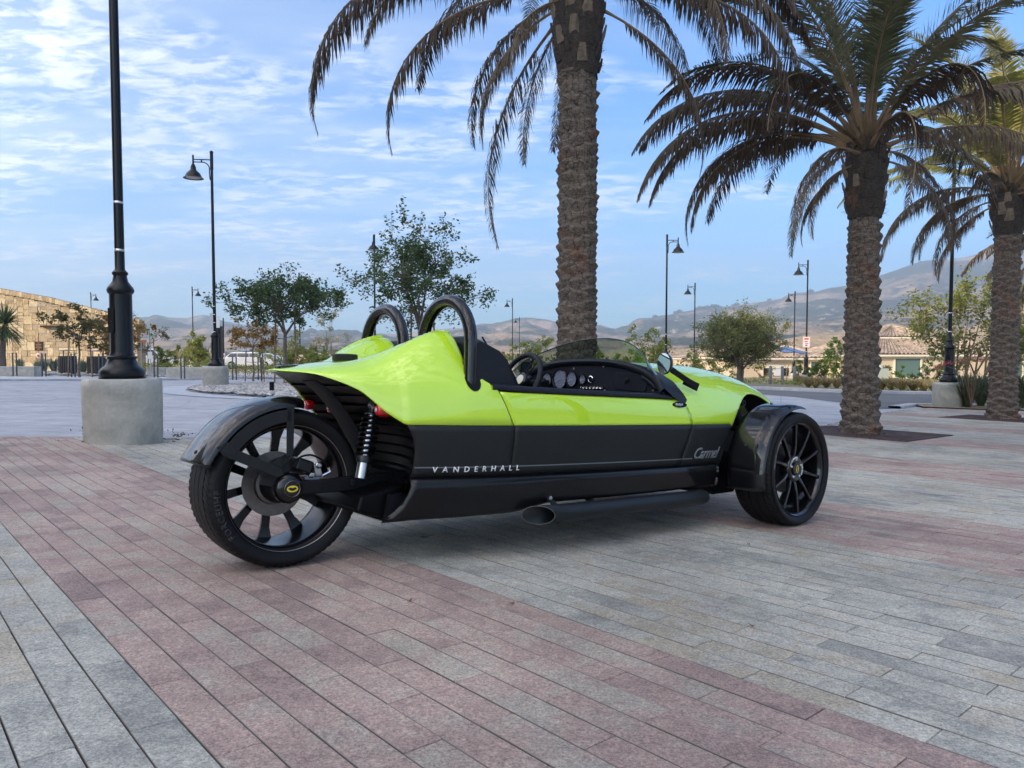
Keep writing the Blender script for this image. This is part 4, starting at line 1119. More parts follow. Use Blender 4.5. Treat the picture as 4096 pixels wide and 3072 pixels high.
mb = MB(); mb.tube([(.0325 * math.cos(2 * math.pi * k / 36), -.1602, .0325 * math.sin(2 * math.pi * k / 36)) for k in range(36)], .0009, 6, closed=True); mb.build('badge_ring', M['steel'], cb, 60)
# swing arm, shock, caliper, cable, fender
arm = empty('swing_arm', parent=car)
mb = MB(); A = []
for u, hc, hh_, yo in ((.03, .326, .030, -.150), (.12, .326, .027, -.165), (.25, .330, .030, -.175), (.45, .335, .034, -.18), (.60, .34, .04, -.18)):
    A.append([(u, yo, hc + hh_), (u, yo + .05, hc + hh_), (u, yo + .05, hc - hh_), (u, yo, hc - hh_)])
mb.grid(A, closed_v=True); mb.f.append((0, 1, 2, 3)); mb.m.append(0); o = mb.build('arm', M['matte'], arm); fix_normals(o); bevel(o, .007, 3)
mb = MB(); mb.box((.50, 0, .335), (.10, .40, .07)); mb.build('pivot_tube', M['matte'], arm)
mb = MB(); mb.lathe([(.014, 0), (.014, .006), (.008, .006), (.007, .002)], 16, Ry, (.255, -.177, .338)); mb.build('bolt', M['bolt'], arm)
sh = empty('shock_absorber', parent=car)
s0 = Vector((.262, -.245, .372)); s1 = Vector((.325, -.225, .668)); ax = (s1 - s0).normalized(); Ls = (s1 - s0).length
Msh = ax.to_track_quat('Z', 'Y').to_matrix()
mb = MB(); mb.lathe([(.024, -.01), (.024, .055), (.027, .056), (.027, .075)], 24, Msh, s0); mb.lathe([(.013, .07), (.013, Ls - .03)], 18, Msh, s0); mb.build('body', M['alu'], sh, 40)
mb = MB(); mb.lathe([(.031, .055), (.032, .058), (.032, .082), (.030, .085)], 24, Msh, s0); mb.build('preload_ring', M['bolt'], sh, 40)
mb = MB(); mb.lathe([(.018, .085), (.0185, .20)], 20, Msh, s0); mb.build('inner_sleeve', M['alu'], sh, 40)
pts = []
for k in range(8 * 16 + 1):
    a = 2 * math.pi * k / 16; z = .088 + (Ls - .045 - .088) * k / (8 * 16); pts.append(s0 + Msh @ Vector((  .034 * math.cos(a), .034 * math.sin(a), z)))
mb = MB(); mb.tube(pts, .0066, 8); mb.build('coil_spring', M['deepblack'], sh, 80)
mb = MB(); mb.lathe([(.030, Ls - .045), (.030, Ls - .038), (.014, Ls - .03), (.014, Ls - .005)], 20, Msh, s0); mb.build('spring_seat', M['bolt'], sh, 40)
mb = MB(); mb.lathe([(.010, -.016), (.021, -.012), (.021, .012), (.010, .016)], 20, Ry, s1); mb.build('eye', M['alu'], sh, 40)
mb = MB(); mb.lathe([(.007, 0), (.011, .002), (.011, .008), (.006, .009)], 8, Ry, s1 + Vector((0, -.018, 0))); mb.build('eye_bolt', M['bolt'], sh)
mb = MB(); mb.box(s1 + Vector((.03, .02, 0)), (.07, .02, .05)); mb.build('shock_bracket', M['matte'], sh)
cal = empty('brake_caliper', parent=car)
mb = MB(); mb.box((.095, -.03, .405), (.075, .07, .055), Matrix.Rotation(rad(20), 3, 'Y')); o = mb.build('caliper_body', M['bolt'], cal); bevel(o, .008, 2)
mb = MB(); mb.box((.145, -.07, .385), (.030, .03, .055), Matrix.Rotation(rad(-10), 3, 'Y')); mb.lathe([(.015, 0), (.016, .012), (.010, .014), (.010, .02)], 14, Ry, (.145, -.08, .408)); o = mb.build('lever', M['alu'], cal); bevel(o, .004)
mb = MB(); mb.tube([(.17, -.07, .36), (.205, -.07, .375), (.20, -.07, .395)], .008, 8); mb.lathe([(.012, 0), (.012, .012)], 6, Ry, (.115, -.075, .365)); mb.tube([(.02, -.05, .375), (.06, -.05, .366), (.20, -.05, .362)], .005, 6); mb.build('cable_end', M['chrome'], cal, 40)
pts = [(-.005, -.10, .375), (.015, -.105, .42), (.055, -.11, .452), (.10, -.11, .458), (.15, -.10, .435), (.185, -.085, .405)]
sm_ = []
for k in range(25):
    t_i = k / 24 * (len(pts) - 1); i = min(int(t_i), len(pts) - 2); f_ = t_i - i; sm_.append(Vector(pts[i]).lerp(Vector(pts[i + 1]), f_))
for _ in range(3): sm_ = [sm_[0]] + [(sm_[i - 1] + sm_[i] * 2 + sm_[i + 1]) / 4 for i in range(1, len(sm_) - 1)] + [sm_[-1]]
mb = MB(); mb.tube(sm_, .0042, 8); mb.build('brake_cable', M['matte'], cal, 80)
fen = empty('rear_fender', parent=car); A = []
for k in range(41):
    a = rad(76 + (163 - 76) * k / 40); row = []
    nar = 1 - .55 * max(0, (rad(88) - a) / rad(12)) ** 1.5
    flare = 1.0 + .045 * max(0, (a - rad(140)) / rad(23)) ** 1.5
    for j in range(17):
        t_i = -1 + 2 * j / 16; y = .158 * t_i * nar; r = (.372 - .026 * abs(t_i) ** 2.4 - .016 * abs(t_i) ** 10) * flare
        row.append((r * math.cos(a), y, .326 + r * math.sin(a)))
    A.append(row)
mb = MB(); mb.grid(A); o = mb.build('fender_skin', M['gloss'], fen, 60); fix_normals(o); solid(o, .004, 0)
for an, tt in ((156, -.35), (99, 0.1)):
    r = .374 - .003; a = rad(an); mb = MB(); mb.lathe([(.0085, 0), (.008, .005), (.004, .008)], 12, Matrix.Rotation(math.pi / 2 - a, 3, 'Y'), (r * math.cos(a) * (1.02 if an > 150 else 1), tt * .158, .326 + r * math.sin(a) * (1.02 if an > 150 else 1))); mb.build('bolt', M['bolt'], fen)
# flat fork bracket carrying the fender
YB = -.158
mb = MB(); pts = []
for k in range(15): a = rad(92 + (150 - 92) * k / 14); pts.append((.322 * math.cos(a), .326 + .322 * math.sin(a)))
for k in range(15): a = rad(150 - (150 - 92) * k / 14); pts.append((.272 * math.cos(a), .326 + .272 * math.sin(a)))
mb.poly(pts, YB, YB + .006, 'y'); mb.poly([(-.03, .665), (.003, .665), (.003, .46), (-.026, .46)], YB, YB + .006, 'y'); mb.poly([(-.302, .505), (-.275, .47), (-.06, .375), (-.035, .385), (-.045, .41), (-.25, .505), (-.262, .53)], YB + .0012, YB + .0072, 'y')
mb.bar((-.011, YB + .003, .46), (-.035, YB + .035, .425), .03, .006, up=(1, 0, 0)); o = mb.build('fender_bracket', M['satin'], fen); fix_normals(o); bevel(o, .002)
mb = MB(); pts = [(-.115, .345), (-.105, .40), (-.07, .445), (-.02, .455), (.01, .43), (.0, .37), (-.05, .33)]
mb.poly(pts, YB + .04, YB + .06, 'y'); mb.bar((-.12, YB + .03, .385), (-.01, YB + .03, .452), .035, .006, up=(0, 1, 0)); o = mb.build('bracket_boss', M['satin'], fen); fix_normals(o); bevel(o, .006)
# front wheels
fty = tyre_mesh(.326, .235, .262, 'tyre')
def front_wheel(sg):
    root = empty('front_wheel', (2.71, sg * .728, .324), parent=car); root.rotation_euler = (0, 0, 0 if sg < 0 else math.pi)
    ty = obj('tyre', fty, root)
    hw = .115
    mb = MB(); prof = [(.263, hw), (.268, hw - .006), (.257, hw - .012), (.250, hw - .02), (.246, hw - .045), (.240, 0), (.240, -.08), (.262, -.11)]
    mb.lathe(prof, 72, Ry, cap=False); mb.build('rim_barrel', M['rimblack'], root, 50)
    for k in range(10):
        a = rad(90 + 36 * k + 4); c, s_ = math.cos(a), math.sin(a); q = []
        for (r, w_, y) in ((.050, .017, -.070), (.085, .0125, -.085), (.14, .0085, -.094), (.20, .008, -.097), (.235, .0095, -.098), (.252, .014, -.098)):
            q.append([(r * c - s_ * w_, y + .022, r * s_ + c * w_), (r * c - s_ * w_ * .9, y + .003, r * s_ + c * w_ * .9), (r * c - s_ * w_ * .5, y, r * s_ + c * w_ * .5), (r * c + s_ * w_ * .5, y, r * s_ - c * w_ * .5), (r * c + s_ * w_ * .9, y + .003, r * s_ - c * w_ * .9), (r * c + s_ * w_, y + .022, r * s_ - c * w_)])
        mb = MB(); mb.grid(q, closed_v=True); o = mb.build('spoke', M['rimblack'], root, 28); fix_normals(o)
    mb = MB(); mb.lathe([(.078, -.02), (.076, .014), (.066, .024), (.045, .020), (.036, .016)], 40, Ry, (0, -.066, 0), cap=False); hub = mb.build('wheel_hub', M['rimblack'], root, 60)
    mb = MB(); mb.lathe([(.036, .012), (.036, .026), (.032, .030), (.0001, .031)], 32, Ry, (0, -.066, 0)); mb.build('centre_cap', M['gloss'], hub, 40)
    if sg < 0:
        e_ = empty('cap_emblem', (0, 0, 0), parent=hub)
        o_ = MB(); vs = [(.013 * math.cos(2 * math.pi * k / 28), -.0978, .022 * math.sin(2 * math.pi * k / 28)) for k in range(28)]; o_.add(vs + [(0, -.098, 0)], [(i, (i + 1) % 28, 28) for i in range(28)]); bpy.data.objects.remove(e_); q = o_.build('cap_emblem', M['yellow'], hub); fix_normals(q)
        o_ = MB(); o_.box((0, -.0985, 0), (.010, .0006, .034)); o_.build('emblem_bar', M['gloss'], hub)
        torus_text('VANDERHALL', .013, .060, -.0895, 'rim_lettering', M['white'], rad(165), hub); torus_text('MOTORS', .0135, .062, -.0895, 'rim_lettering', M['white'], rad(22), hub)
    for k in range(5):
        a = rad(72 * k + 20); mb = MB(); mb.lathe([(.0085, 0), (.0085, .012), (.005, .015)], 6, Ry, (.053 * math.cos(a), -.080, .053 * math.sin(a))); mb.build('lug_nut', M['chrome'], hub)
    mb = MB(); mb.lathe([(.05, .003), (.142, .003), (.143, 0), (.142, -.003), (.05, -.003)], 48, Ry, (0, -.01, 0), cap=False); mb.lathe([(.07, 0), (.07, .05)], 32, Ry, (0, -.01, 0)); mb.build('brake_disc', M['bolt'], root, 40)
    mb = MB(); A = []
    for k in range(9):
        a = rad(150 + 60 * k / 8); A.append([(r * math.cos(a), y, r * math.sin(a)) for r, y in ((.10, -.045), (.155, -.045), (.155, .02), (.10, .02))])
    mb.grid(A, closed_v=True); mb.build('caliper', M['matte'], root, 40)
    mb = MB(); A = []
    for k in range(45):
        a = rad(80 + (196 - 80) * k / 44); row = []
        for j in range(15):
            t_i = j / 14; y = -.112 + .235 * t_i; r = .366 - .022 * max(0, 1 - t_i * 3.2) ** 2 - .010 * max(0, (t_i - .8) * 5) ** 2; r *= 1 + .05 * max(0, (a - rad(150)) / rad(46)) ** 2
            row.append((r * math.cos(a), y if sg < 0 else -y, r * math.sin(a) ))
        A.append(row)
    if sg > 0: A = [[(-x, -y2, z) for x, y2, z in row] for row in A]
    if sg > 0: A = [[(x, -y2, z) for x, y2, z in row] for row in A]
    mb.grid(A); o = mb.build('fender', M['gloss'], root, 60); fix_normals(o); solid(o, .004, 0)
    for a_, y in ((158, .02), (96, .05)):
        a = rad(a_); yy = y if sg < 0 else -y; mb = MB(); mb.lathe([(.008, 0), (.0075, .005), (.004, .007)], 12, Matrix.Rotation(math.pi / 2 - a, 3, 'Y'), (.369 * math.cos(a) * (1 if sg < 0 else -1), yy if sg < 0 else -yy, .369 * math.sin(a))); mb.build('bolt', M['bolt'], root)
front_wheel(-1); front_wheel(1)
for o in car.children:
    pass
# ================================================================ UNSEEN BUILDINGS ON THE LEFT (sized and placed to throw shade over the plaza)
M['stonewall'] = simple('tan_stone', (.30, .235, .15), .9, var=.3, vscale=2.5, bump=.4, bscale=8)
def shade_building(x0, x1, y0, y1, zt, label, nwin):
    root = empty('stone_building', (0, 0, 0), 0, label, 'building'); zb = -1.4
    mb = MB(); mb.box(((x0 + x1) / 2, (y0 + y1) / 2, (zb + zt) / 2), (x1 - x0, y1 - y0, zt - zb)); mb.build('wall', M['stonewall'], root)
    mb = MB(); mb.box(((x0 + x1) / 2, (y0 + y1) / 2, zt + .2), (x1 - x0 + .8, y1 - y0 + .8, .4)); mb.build('roof_slab', M['cast'], root)
    gl = M.setdefault('darkpane', simple('dark_window', (.03, .035, .04), .1))
    for k in range(nwin):
        for fl in range(int((zt - 2) / 4.4)):
            y = y0 + (y1 - y0) * (k + .5) / nwin; z = zb + 2.8 + fl * 4.4
            mb = MB(); mb.box((x1 + .03, y, z), (.1, 1.9, 2.3)); w_ = mb.build('window', M['matte'], root)
            mb = MB(); mb.box((x1 + .09, y, z), (.04, 1.7, 2.1)); mb.build('pane', gl, w_)
shade_building(-37, -32, -34, -3.5, 20.5, 'tall tan stone building left of the plaza, unseen, sized to shade it', 7)
shade_building(-50, -46, -9, 22, 25.0, 'second tan stone building farther left, unseen, added to shade the turning circle', 4)  # added blocker keeping the turning circle and island in shade

# ================================================================ STREET LAMPS
M['lampblk'] = simple('lamp_black_paint', (.004, .0045, .0055), .30, spec=.35, coat=.0, bump=.05, bscale=40)
M['lens'] = simple('lamp_lens', (.5, .5, .5), .3)
M['strap'] = simple('steel_strap', (.75, .77, .78), .25, 1)
FH = .68; LH = 6.67
def lamp_parts():
    root = bpy.data.objects.new('street_lamp', None); COL.objects.link(root); root.empty_display_size = .3
    mb = MB(); z0 = FH
    prof = [(.232, 0), (.232, .012), (.214, .014), (.224, .035), (.226, .075), (.205, .11), (.17, .135), (.145, .18), (.137, .205), (.147, .215), (.148, .235), (.128, .245), (.118, .27), (.113, .29), (.111, .90), (.125, .915), (.134, .935), (.134, .95), (.126, .975), (.105, 1.0), (.078, 1.04), (.066, 1.095), (.066, 1.10), (.078, 1.115), (.078, 1.135), (.06, 1.155), (.05, 1.17), (.049, 1.4), (.041, LH - .03), (.041, LH - .55), (.050, LH - .54), (.050, LH - .02), (.058, LH - .018), (.058, LH + .01), (.035, LH + .035), (.0001, LH + .05)]
    prof = [p for p in prof if not (p[1] == LH - .03)]
    mb.lathe([(r, z + z0) for r, z in prof], 28); mb.build('pole', M['lampblk'], root, 40)
    # arm to -x: top bar, curved brace, hanging stub
    A = .55; zt = z0 + LH - .24
    mb = MB(); mb.tube([(0, 0, zt), (-A, 0, zt)], .017, 8); mb.tube([(-A, 0, zt + .10), (-A, 0, zt - .18)], .028, 10); mb.lathe([(.02, .09), (.03, .12), (.0001, .15)], 10, o=(-A, 0, zt))
    pts = [(-.055, 0, zt - .62), (-.07, 0, zt - .40)] + [(-.07 - .20 * (1 - math.cos(a)), 0, zt - .28 + .20 * math.sin(a)) for a in [math.pi / 2 * k / 8 for k in range(9)]] + [(-A, 0, zt - .08)]
    mb.tube(pts, .016, 8); mb.tube([(-.30, 0, zt), (-.30, 0, zt - .08)], .022, 8); mb.tube([(-.05, 0, zt - .55), (.0, 0, zt - .55)], .014, 8); mb.build('arm', M['lampblk'], root, 50)
    bell = [(.0001, -.14), (.045, -.15), (.06, -.19), (.055, -.20), (.075, -.215), (.085, -.30), (.10, -.34), (.145, -.375), (.20, -.43), (.235, -.50), (.25, -.545), (.30, -.575), (.305, -.585), (.24, -.56), (.0001, -.50)]
    mb = MB(); mb.lathe([(r, z) for r, z in bell], 28, o=(-A, 0, zt)); sh_ = mb.build('shade', M['lampblk'], root, 40)
    mb = MB(); mb.lathe([(.22, -.556), (.20, -.575), (.0001, -.58)], 24, o=(-A, 0, zt)); mb.build('lens', M['lens'], sh_, 60)
    return root
def footing():
    mb = MB(); n = 40; prof = [(.375, -.25), (.385, .10), (.388, .105), (.386, .22), (.389, .225), (.387, .38), (.390, .385), (.388, .56), (.391, .565), (.388, FH - .02), (.375, FH - .001), (.0001, FH)]
    P = [[(r * math.cos(2 * math.pi * k / n), r * math.sin(2 * math.pi * k / n), z + (.03 * math.sin(2 * math.pi * k / n + .6) if 0 < z < FH - .03 else 0)) for r, z in prof] for k in range(n)]
    mb.grid(P, closed_u=True); return mb.mesh('concrete_footing', M['cast'], 50)
proto_lamp = lamp_parts(); foot = footing()
LG = 'black bell-shaded street lamps'
def place_lamp(xd, Y, dirdeg, foot_, label, first=False, H=None):
    o = proto_lamp if first else copy_tree(proto_lamp)
    p = on_ground(xd, Y); o.location = p; 
    if not foot_: o.location.z -= 0.0
    o.rotation_euler = (0, 0, rad(dirdeg))
    tag(o, label, 'street lamp', LG)
    if foot_: f_ = obj('concrete_footing', foot, o); f_.rotation_euler = (0, 0, rad(rnd.uniform(0, 360)))
    else:
        f_ = MB(); f_.lathe([(.19, -.3), (.19, .35), (.17, FH + .005), (.0001, FH + .006)], 20); f_.build('plinth', M['lampblk'], o, 40)
    return o
TOT = FH + LH
lamps = []
l0 = place_lamp(265, 7.95, 30, True, 'nearest street lamp, thick pole on the large round concrete footing left of the car', True); lamps.append(l0)
for zz_ in (438, 541):
    h = (at(260, zz_, 7.95).z - l0.location.z); mb = MB(); mb.lathe([(.0500, h - .012), (.0512, h - .011), (.0512, h + .011), (.0500, h + .012)], 28, cap=False); mb.build('steel_strap', M['strap'], l0, 60)
mb = MB(); mb.poly(rrect(0, FH + .62, .105, .27, .012), -.1165, -.108, 'y'); o = mb.build('access_door', M['lampblk'], l0); fix_normals(o); bevel(o, .003); o.rotation_euler = (0, 0, rad(-60)); 
mb = MB(); mb.lathe([(.006, 0), (.005, .004)], 8, Matrix.Rotation(rad(90), 3, 'X'), (0, -.117, FH + .61)); q = mb.build('bolt', M['chrome'], o)
spec = [(466, 23.3, 8, True, 'street lamp on a round concrete footing in the gravel island, head to the left'),
        (419, depth_for_height(419, 620, TOT), 178, False, 'street lamp with its head to the right, above the yellow-green hedge left of the island'),
        (201, depth_for_height(200, 632, TOT), 176, False, 'street lamp whose head shows over the sloping stone wall'),
        (649, depth_for_height(647, 590, TOT), 170, False, 'street lamp half hidden inside the dark green staked tree'),
        (811, depth_for_height(809, 508, TOT), 96, False, 'street lamp seen end-on behind the tallest leafy tree'),
        (1107, depth_for_height(1107, 645, TOT), 5, False, 'street lamp left of the central palm, taller of the pair there'),
        (1122, depth_for_height(1122, 685, TOT), -4, False, 'street lamp left of the central palm, smaller and farther of the pair there'),
        (1438, depth_for_height(1438, 508, TOT), 184, False, 'street lamp with its head to the right, over the car mirror'),
        (1499, depth_for_height(1499, 612, TOT), 3, False, 'street lamp left of the round dark tree, head to the left'),
        (1714, depth_for_height(1714, 630, TOT), 6, True, 'shorter-looking street lamp on a low footing in front of the near house'),
        (1740.5, depth_for_height(1741, 563, TOT), 3, True, 'street lamp on a footing with a red and white notice on its pole'),
        (2049, 20.0, 14, True, 'street lamp between the two right palms, its head among the dry fronds')]
for a in spec: lamps.append(place_lamp(a[0], a[1], a[2], a[3], a[4]))
# the notice on the pole
M['signwhite'] = simple('sign_white', (.78, .77, .74), .5); M['signred'] = simple('sign_red', (.60, .06, .05), .5); M['signgrey'] = simple('sign_back', (.45, .46, .48), .4, .5); M['signgreen'] = simple('sign_green', (.05, .30, .11), .5); M['signorange'] = simple('sign_orange', (.75, .20, .07), .5)
def notice(lamp, xd, yd, w_, h_, label, rows=3, rz=0):
    Y = lamp.location.y; p = at(xd, yd, Y - .07); root = empty('parking_notice', p, rad(rz), label, 'sign')
    mb = MB(); mb.poly(rrect(0, 0, w_, h_, .03), -.004, .004, 'y'); o = mb.build('plate', M['signwhite'], root); fix_normals(o)
    mb = MB()
    for (a, b) in ((rrect(0, 0, w_ * .92, h_ * .94, .02), rrect(0, 0, w_ * .86, h_ * .90, .02)),):
        vs = [(x, -.005, z) for x, z in a] + [(x, -.005, z) for x, z in b]; n = len(a); mb.add(vs, [(i, n + i, n + (i + 1) % n, (i + 1) % n) for i in range(n)])
    mb.build('border', M['signred'], o)
    mb = MB(); mb.box((0, -.0062, h_ * .30), (w_ * .62, .002, h_ * .15)); mb.box((-.02, -.0062, h_ * .05), (w_ * .5, .002, h_ * .10)); mb.box((.02, -.0062, -h_ * .12), (w_ * .45, .002, h_ * .08)); mb.box((0, -.0062, -h_ * .30), (w_ * .3, .002, h_ * .16)); mb.build('print', M['signred'], o)
notice(lamps[11], 1742, 739, .42, .62, 'red and white notice plate on the pole of the right-hand far street lamp')
# sheets strapped to the mid-left lamp
p = at(457, 698, 23.15); root = empty('banner_sign', p, 0, 'grey sign plate seen nearly edge-on, strapped to the left of the island lamp pole', 'sign')
mb = MB(); mb.box((0, 0, 0), (.10, .012, .62), Matrix.Rotation(rad(12), 3, 'Z')); mb.build('plate', M['signgrey'], root)
mb = MB(); mb.box((.07, 0, .27), (.09, .02, .02)); mb.box((.07, 0, -.27), (.09, .02, .02)); mb.build('bracket', M['strap'], root)
p = on_ground(475, 27); root = empty('boxed_post', p, 0, 'thick dark post just right of the island lamp pole, topped by a white notice', 'post')
mb = MB(); mb.box((0, 0, 1.05), (.20, .20, 2.1)); mb.build('post', M['lampblk'], root); mb = MB(); mb.box((-.03, -.11, 2.25), (.22, .01, .42)); mb.build('notice', M['signwhite'], root)
p = on_ground(482, 36); root = empty('sign_post', p, 0, 'slim grey sign post with a small red and white plate behind the island lamp', 'sign post')
mb = MB(); mb.tube([(.06, 0, 0), (.06, 0, 2.9)], .03, 8); mb.build('post', M['lampblk'], root, 60); mb = MB(); mb.box((.06, -.04, 1.05), (.14, .01, .26)); mb.build('plate', M['signwhite'], root); mb = MB(); mb.box((.06, -.048, 1.05), (.08, .004, .14)); mb.build('print', M['signred'], root)

# ================================================================ PALMS
def palm_bark(name, dark=(.055, .042, .033), light=(.235, .19, .15)):
    m, t, b = newmat(name); co = OBJ(t)
    at_ = t.new('ShaderNodeAttribute'); at_.attribute_name = 'relief'
    n1 = t.noise(t.mapping(co, (5, 5, 22)), 3.0, 6, .65, .6); n2 = t.noise(co, 60, 4, .7); n3 = t.noise(co, 2.2, 4, .6)
    c = t.ramp(n1, [(.28, dark), (.5, tuple((a + b_) / 2 for a, b_ in zip(dark, light))), (.68, light), (.85, (.33, .28, .23))])
    c = t.mix(t.maprange(n3, .55, .72), c, (.17, .075, .04))
    c = t.mix(1, c, t.ramp(n2, [(.3, (.7, .7, .7)), (.7, (1.25, 1.25, 1.25))]), 'MULTIPLY')
    vor = t.new('ShaderNodeTexVoronoi', feature='DISTANCE_TO_EDGE'); t.put(vor.inputs['Vector'], t.vmath('ADD', t.mapping(co, (1, 1, .55)), t.vmath('MULTIPLY', t.noise(co, 12, 3, col=True), (.05, .05, .05)))); vor.inputs['Scale'].default_value = 11
    crack = t.maprange(vor.outputs['Distance'], 0, .045, 0, 1)
    c = t.mix(crack, (.035, .028, .023), c)
    t.put(b.inputs['Base Color'], c); b.inputs['Roughness'].default_value = .92
    h = t.math('ADD', t.math('MULTIPLY', crack, .5), t.math('ADD', t.math('MULTIPLY', n1, .8), t.math('MULTIPLY', n2, .25)))
    t.put(b.inputs['Normal'], t.bump(h, 1.0, .018)); return m
M['bark'] = palm_bark('palm_bark'); M['boot'] = palm_bark('palm_fibre', (.018, .014, .012), (.075, .06, .048))
M['bootcut'] = simple('cut_leaf_base', (.16, .125, .09), .85, var=.4, vscale=14, bump=.5, bscale=90)
def frond_mat(name, a, b_, c_):
    m, t, b = newmat(name); co = P3(t); oi = t.new('ShaderNodeObjectInfo')
    n = t.noise(co, 3.5, 4, .6); f = t.math('ADD', t.math('MULTIPLY', n, .7), t.math('MULTIPLY', oi.outputs['Random'], .4))
    t.put(b.inputs['Base Color'], t.ramp(f, [(.3, a), (.52, b_), (.75, c_)])); b.inputs['Roughness'].default_value = .55; b.inputs['Specular IOR Level'].default_value = .35
    tr = t.new('ShaderNodeBsdfTranslucent'); t.put(tr.inputs[0], b_); mx = t.new('ShaderNodeMixShader'); mx.inputs[0].default_value = .22
    o = t.n['Material Output']; t.l.new(b.outputs[0], mx.inputs[1]); t.l.new(tr.outputs[0], mx.inputs[2]); t.l.new(mx.outputs[0], o.inputs[0]); return m
M['fgreen'] = frond_mat('palm_frond_green', (.035, .042, .018), (.085, .095, .045), (.18, .175, .10))
M['fdry'] = frond_mat('palm_frond_dry', (.045, .030, .020), (.095, .068, .045), (.20, .16, .115))
M['fsun'] = frond_mat('palm_frond_sunlit', (.09, .10, .025), (.27, .27, .07), (.48, .43, .14))  # sunlight put into the colour: brighter yellow copy of the green fronds
M['rachis'] = simple('palm_rachis', (.19, .13, .07), .6, var=.4, vscale=3)
def frond_mesh(e0, droop, L, hang, mat, seed, pw=1.5, lw=.026, ll=.46, curl=0):
    """frond in the x-z plane from the origin; angle falls from e0 by droop degrees; hang 0..1 = how far leaflets dangle"""
    r = random.Random(seed); mb = MB(); N = 22; p = Vector((0, 0, 0)); pts = [p.copy()]; dirs = []
    for i in range(N):
        s = (i + .5) / N; a = rad(e0 - droop * s ** pw); d = Vector((math.cos(a), curl * s * .25, math.sin(a))).normalized(); dirs.append(d); p = p + d * (L / N); pts.append(p.copy())
    dirs.append(dirs[-1])
    rr_ = [max(.005, .030 * (1 - i / N) ** 1.2 + (.035 * (1 - i / 3) if i < 3 else 0)) for i in range(N + 1)]
    mb.tube(pts, rr_, 5, mi=1)
    n = 136
    for k in range(n):
        s = .20 + .80 * (k + r.uniform(-.3, .3)) / n; s = min(.995, max(.19, s)); x = s * N; i = min(int(x), N - 1); f_ = x - i
        c = pts[i].lerp(pts[i + 1], f_); d = dirs[i].lerp(dirs[min(i + 1, N)], f_).normalized(); side = Vector((0, 1, 0)); upv = side.cross(d).normalized() * -1
        if upv.z < 0 and abs(d.z) < .95: upv = -upv
        prof = (math.sin(math.pi * min(1, .12 + s * .86)) ** .55) * ll * (.55 if s < .28 else 1)
        for sg in (-1, 1):
            if r.random() < .07: continue
            l = prof * r.uniform(.75, 1.12)
            out = (side * sg * r.uniform(.75, 1.05) + d * r.uniform(.55, .95) + upv * (.35 * (1 - hang)) ).normalized()
            down = Vector((0, sg * .12, -1)); h_ = hang * r.uniform(.75, 1.1)
            d1 = (out * (1 - h_ * .55) + down * h_ * .55 + Vector((r.uniform(-.1, .1),) * 3)).normalized()
            d2 = (out * (1 - h_) + down * (h_ + .12) + Vector((r.uniform(-.12, .12),) * 3)).normalized()
            m1 = c + d1 * l * .45; m2 = m1 + d2 * l * .55; wv = d.cross(d1); 
            wv = (d * .8 + wv * .5 * sg).normalized() * lw * .5 * r.uniform(.8, 1.2)
            mb.add([c - wv * .5, c + wv * .5, m1 + wv, m1 - wv, m2], [(0, 1, 2, 3), (3, 2, 4)], 0)
    return mb.mesh('frond', [mat, M['rachis']])
FR = {}
for i, (nm, e0, dr, L, hang) in enumerate((('up', 82, 62, 3.6, .05), ('upb', 66, 82, 3.7, .12), ('mid', 48, 92, 3.7, .22), ('midb', 34, 96, 3.6, .35), ('low', 22, 100, 3.5, .6), ('lowb', 8, 92, 3.3, .8), ('hangf', -18, 68, 3.1, .95), ('far', 27, 118, 4.7, .9), ('fall', 10, 98, 4.0, .95), ('drop', -24, 64, 4.3, 1.0))):
    for v in range(2):
        green = i < 4
        FR[nm, v, 'g'] = frond_mesh(e0 + v * 4, dr, L, hang, M['fgreen'], i * 10 + v, curl=(v - .5)); FR[nm, v, 's'] = (frond_mesh(e0 + v * 4, dr, L, hang, M['fsun'], i * 10 + v, curl=(v - .5)) if green else None); FR[nm, v, 'd'] = frond_mesh(e0 - v * 5, dr + 12, L * .95, min(1, hang + .45), M['fdry'], i * 10 + v + 5, curl=(.5 - v), lw=.026, ll=.48)
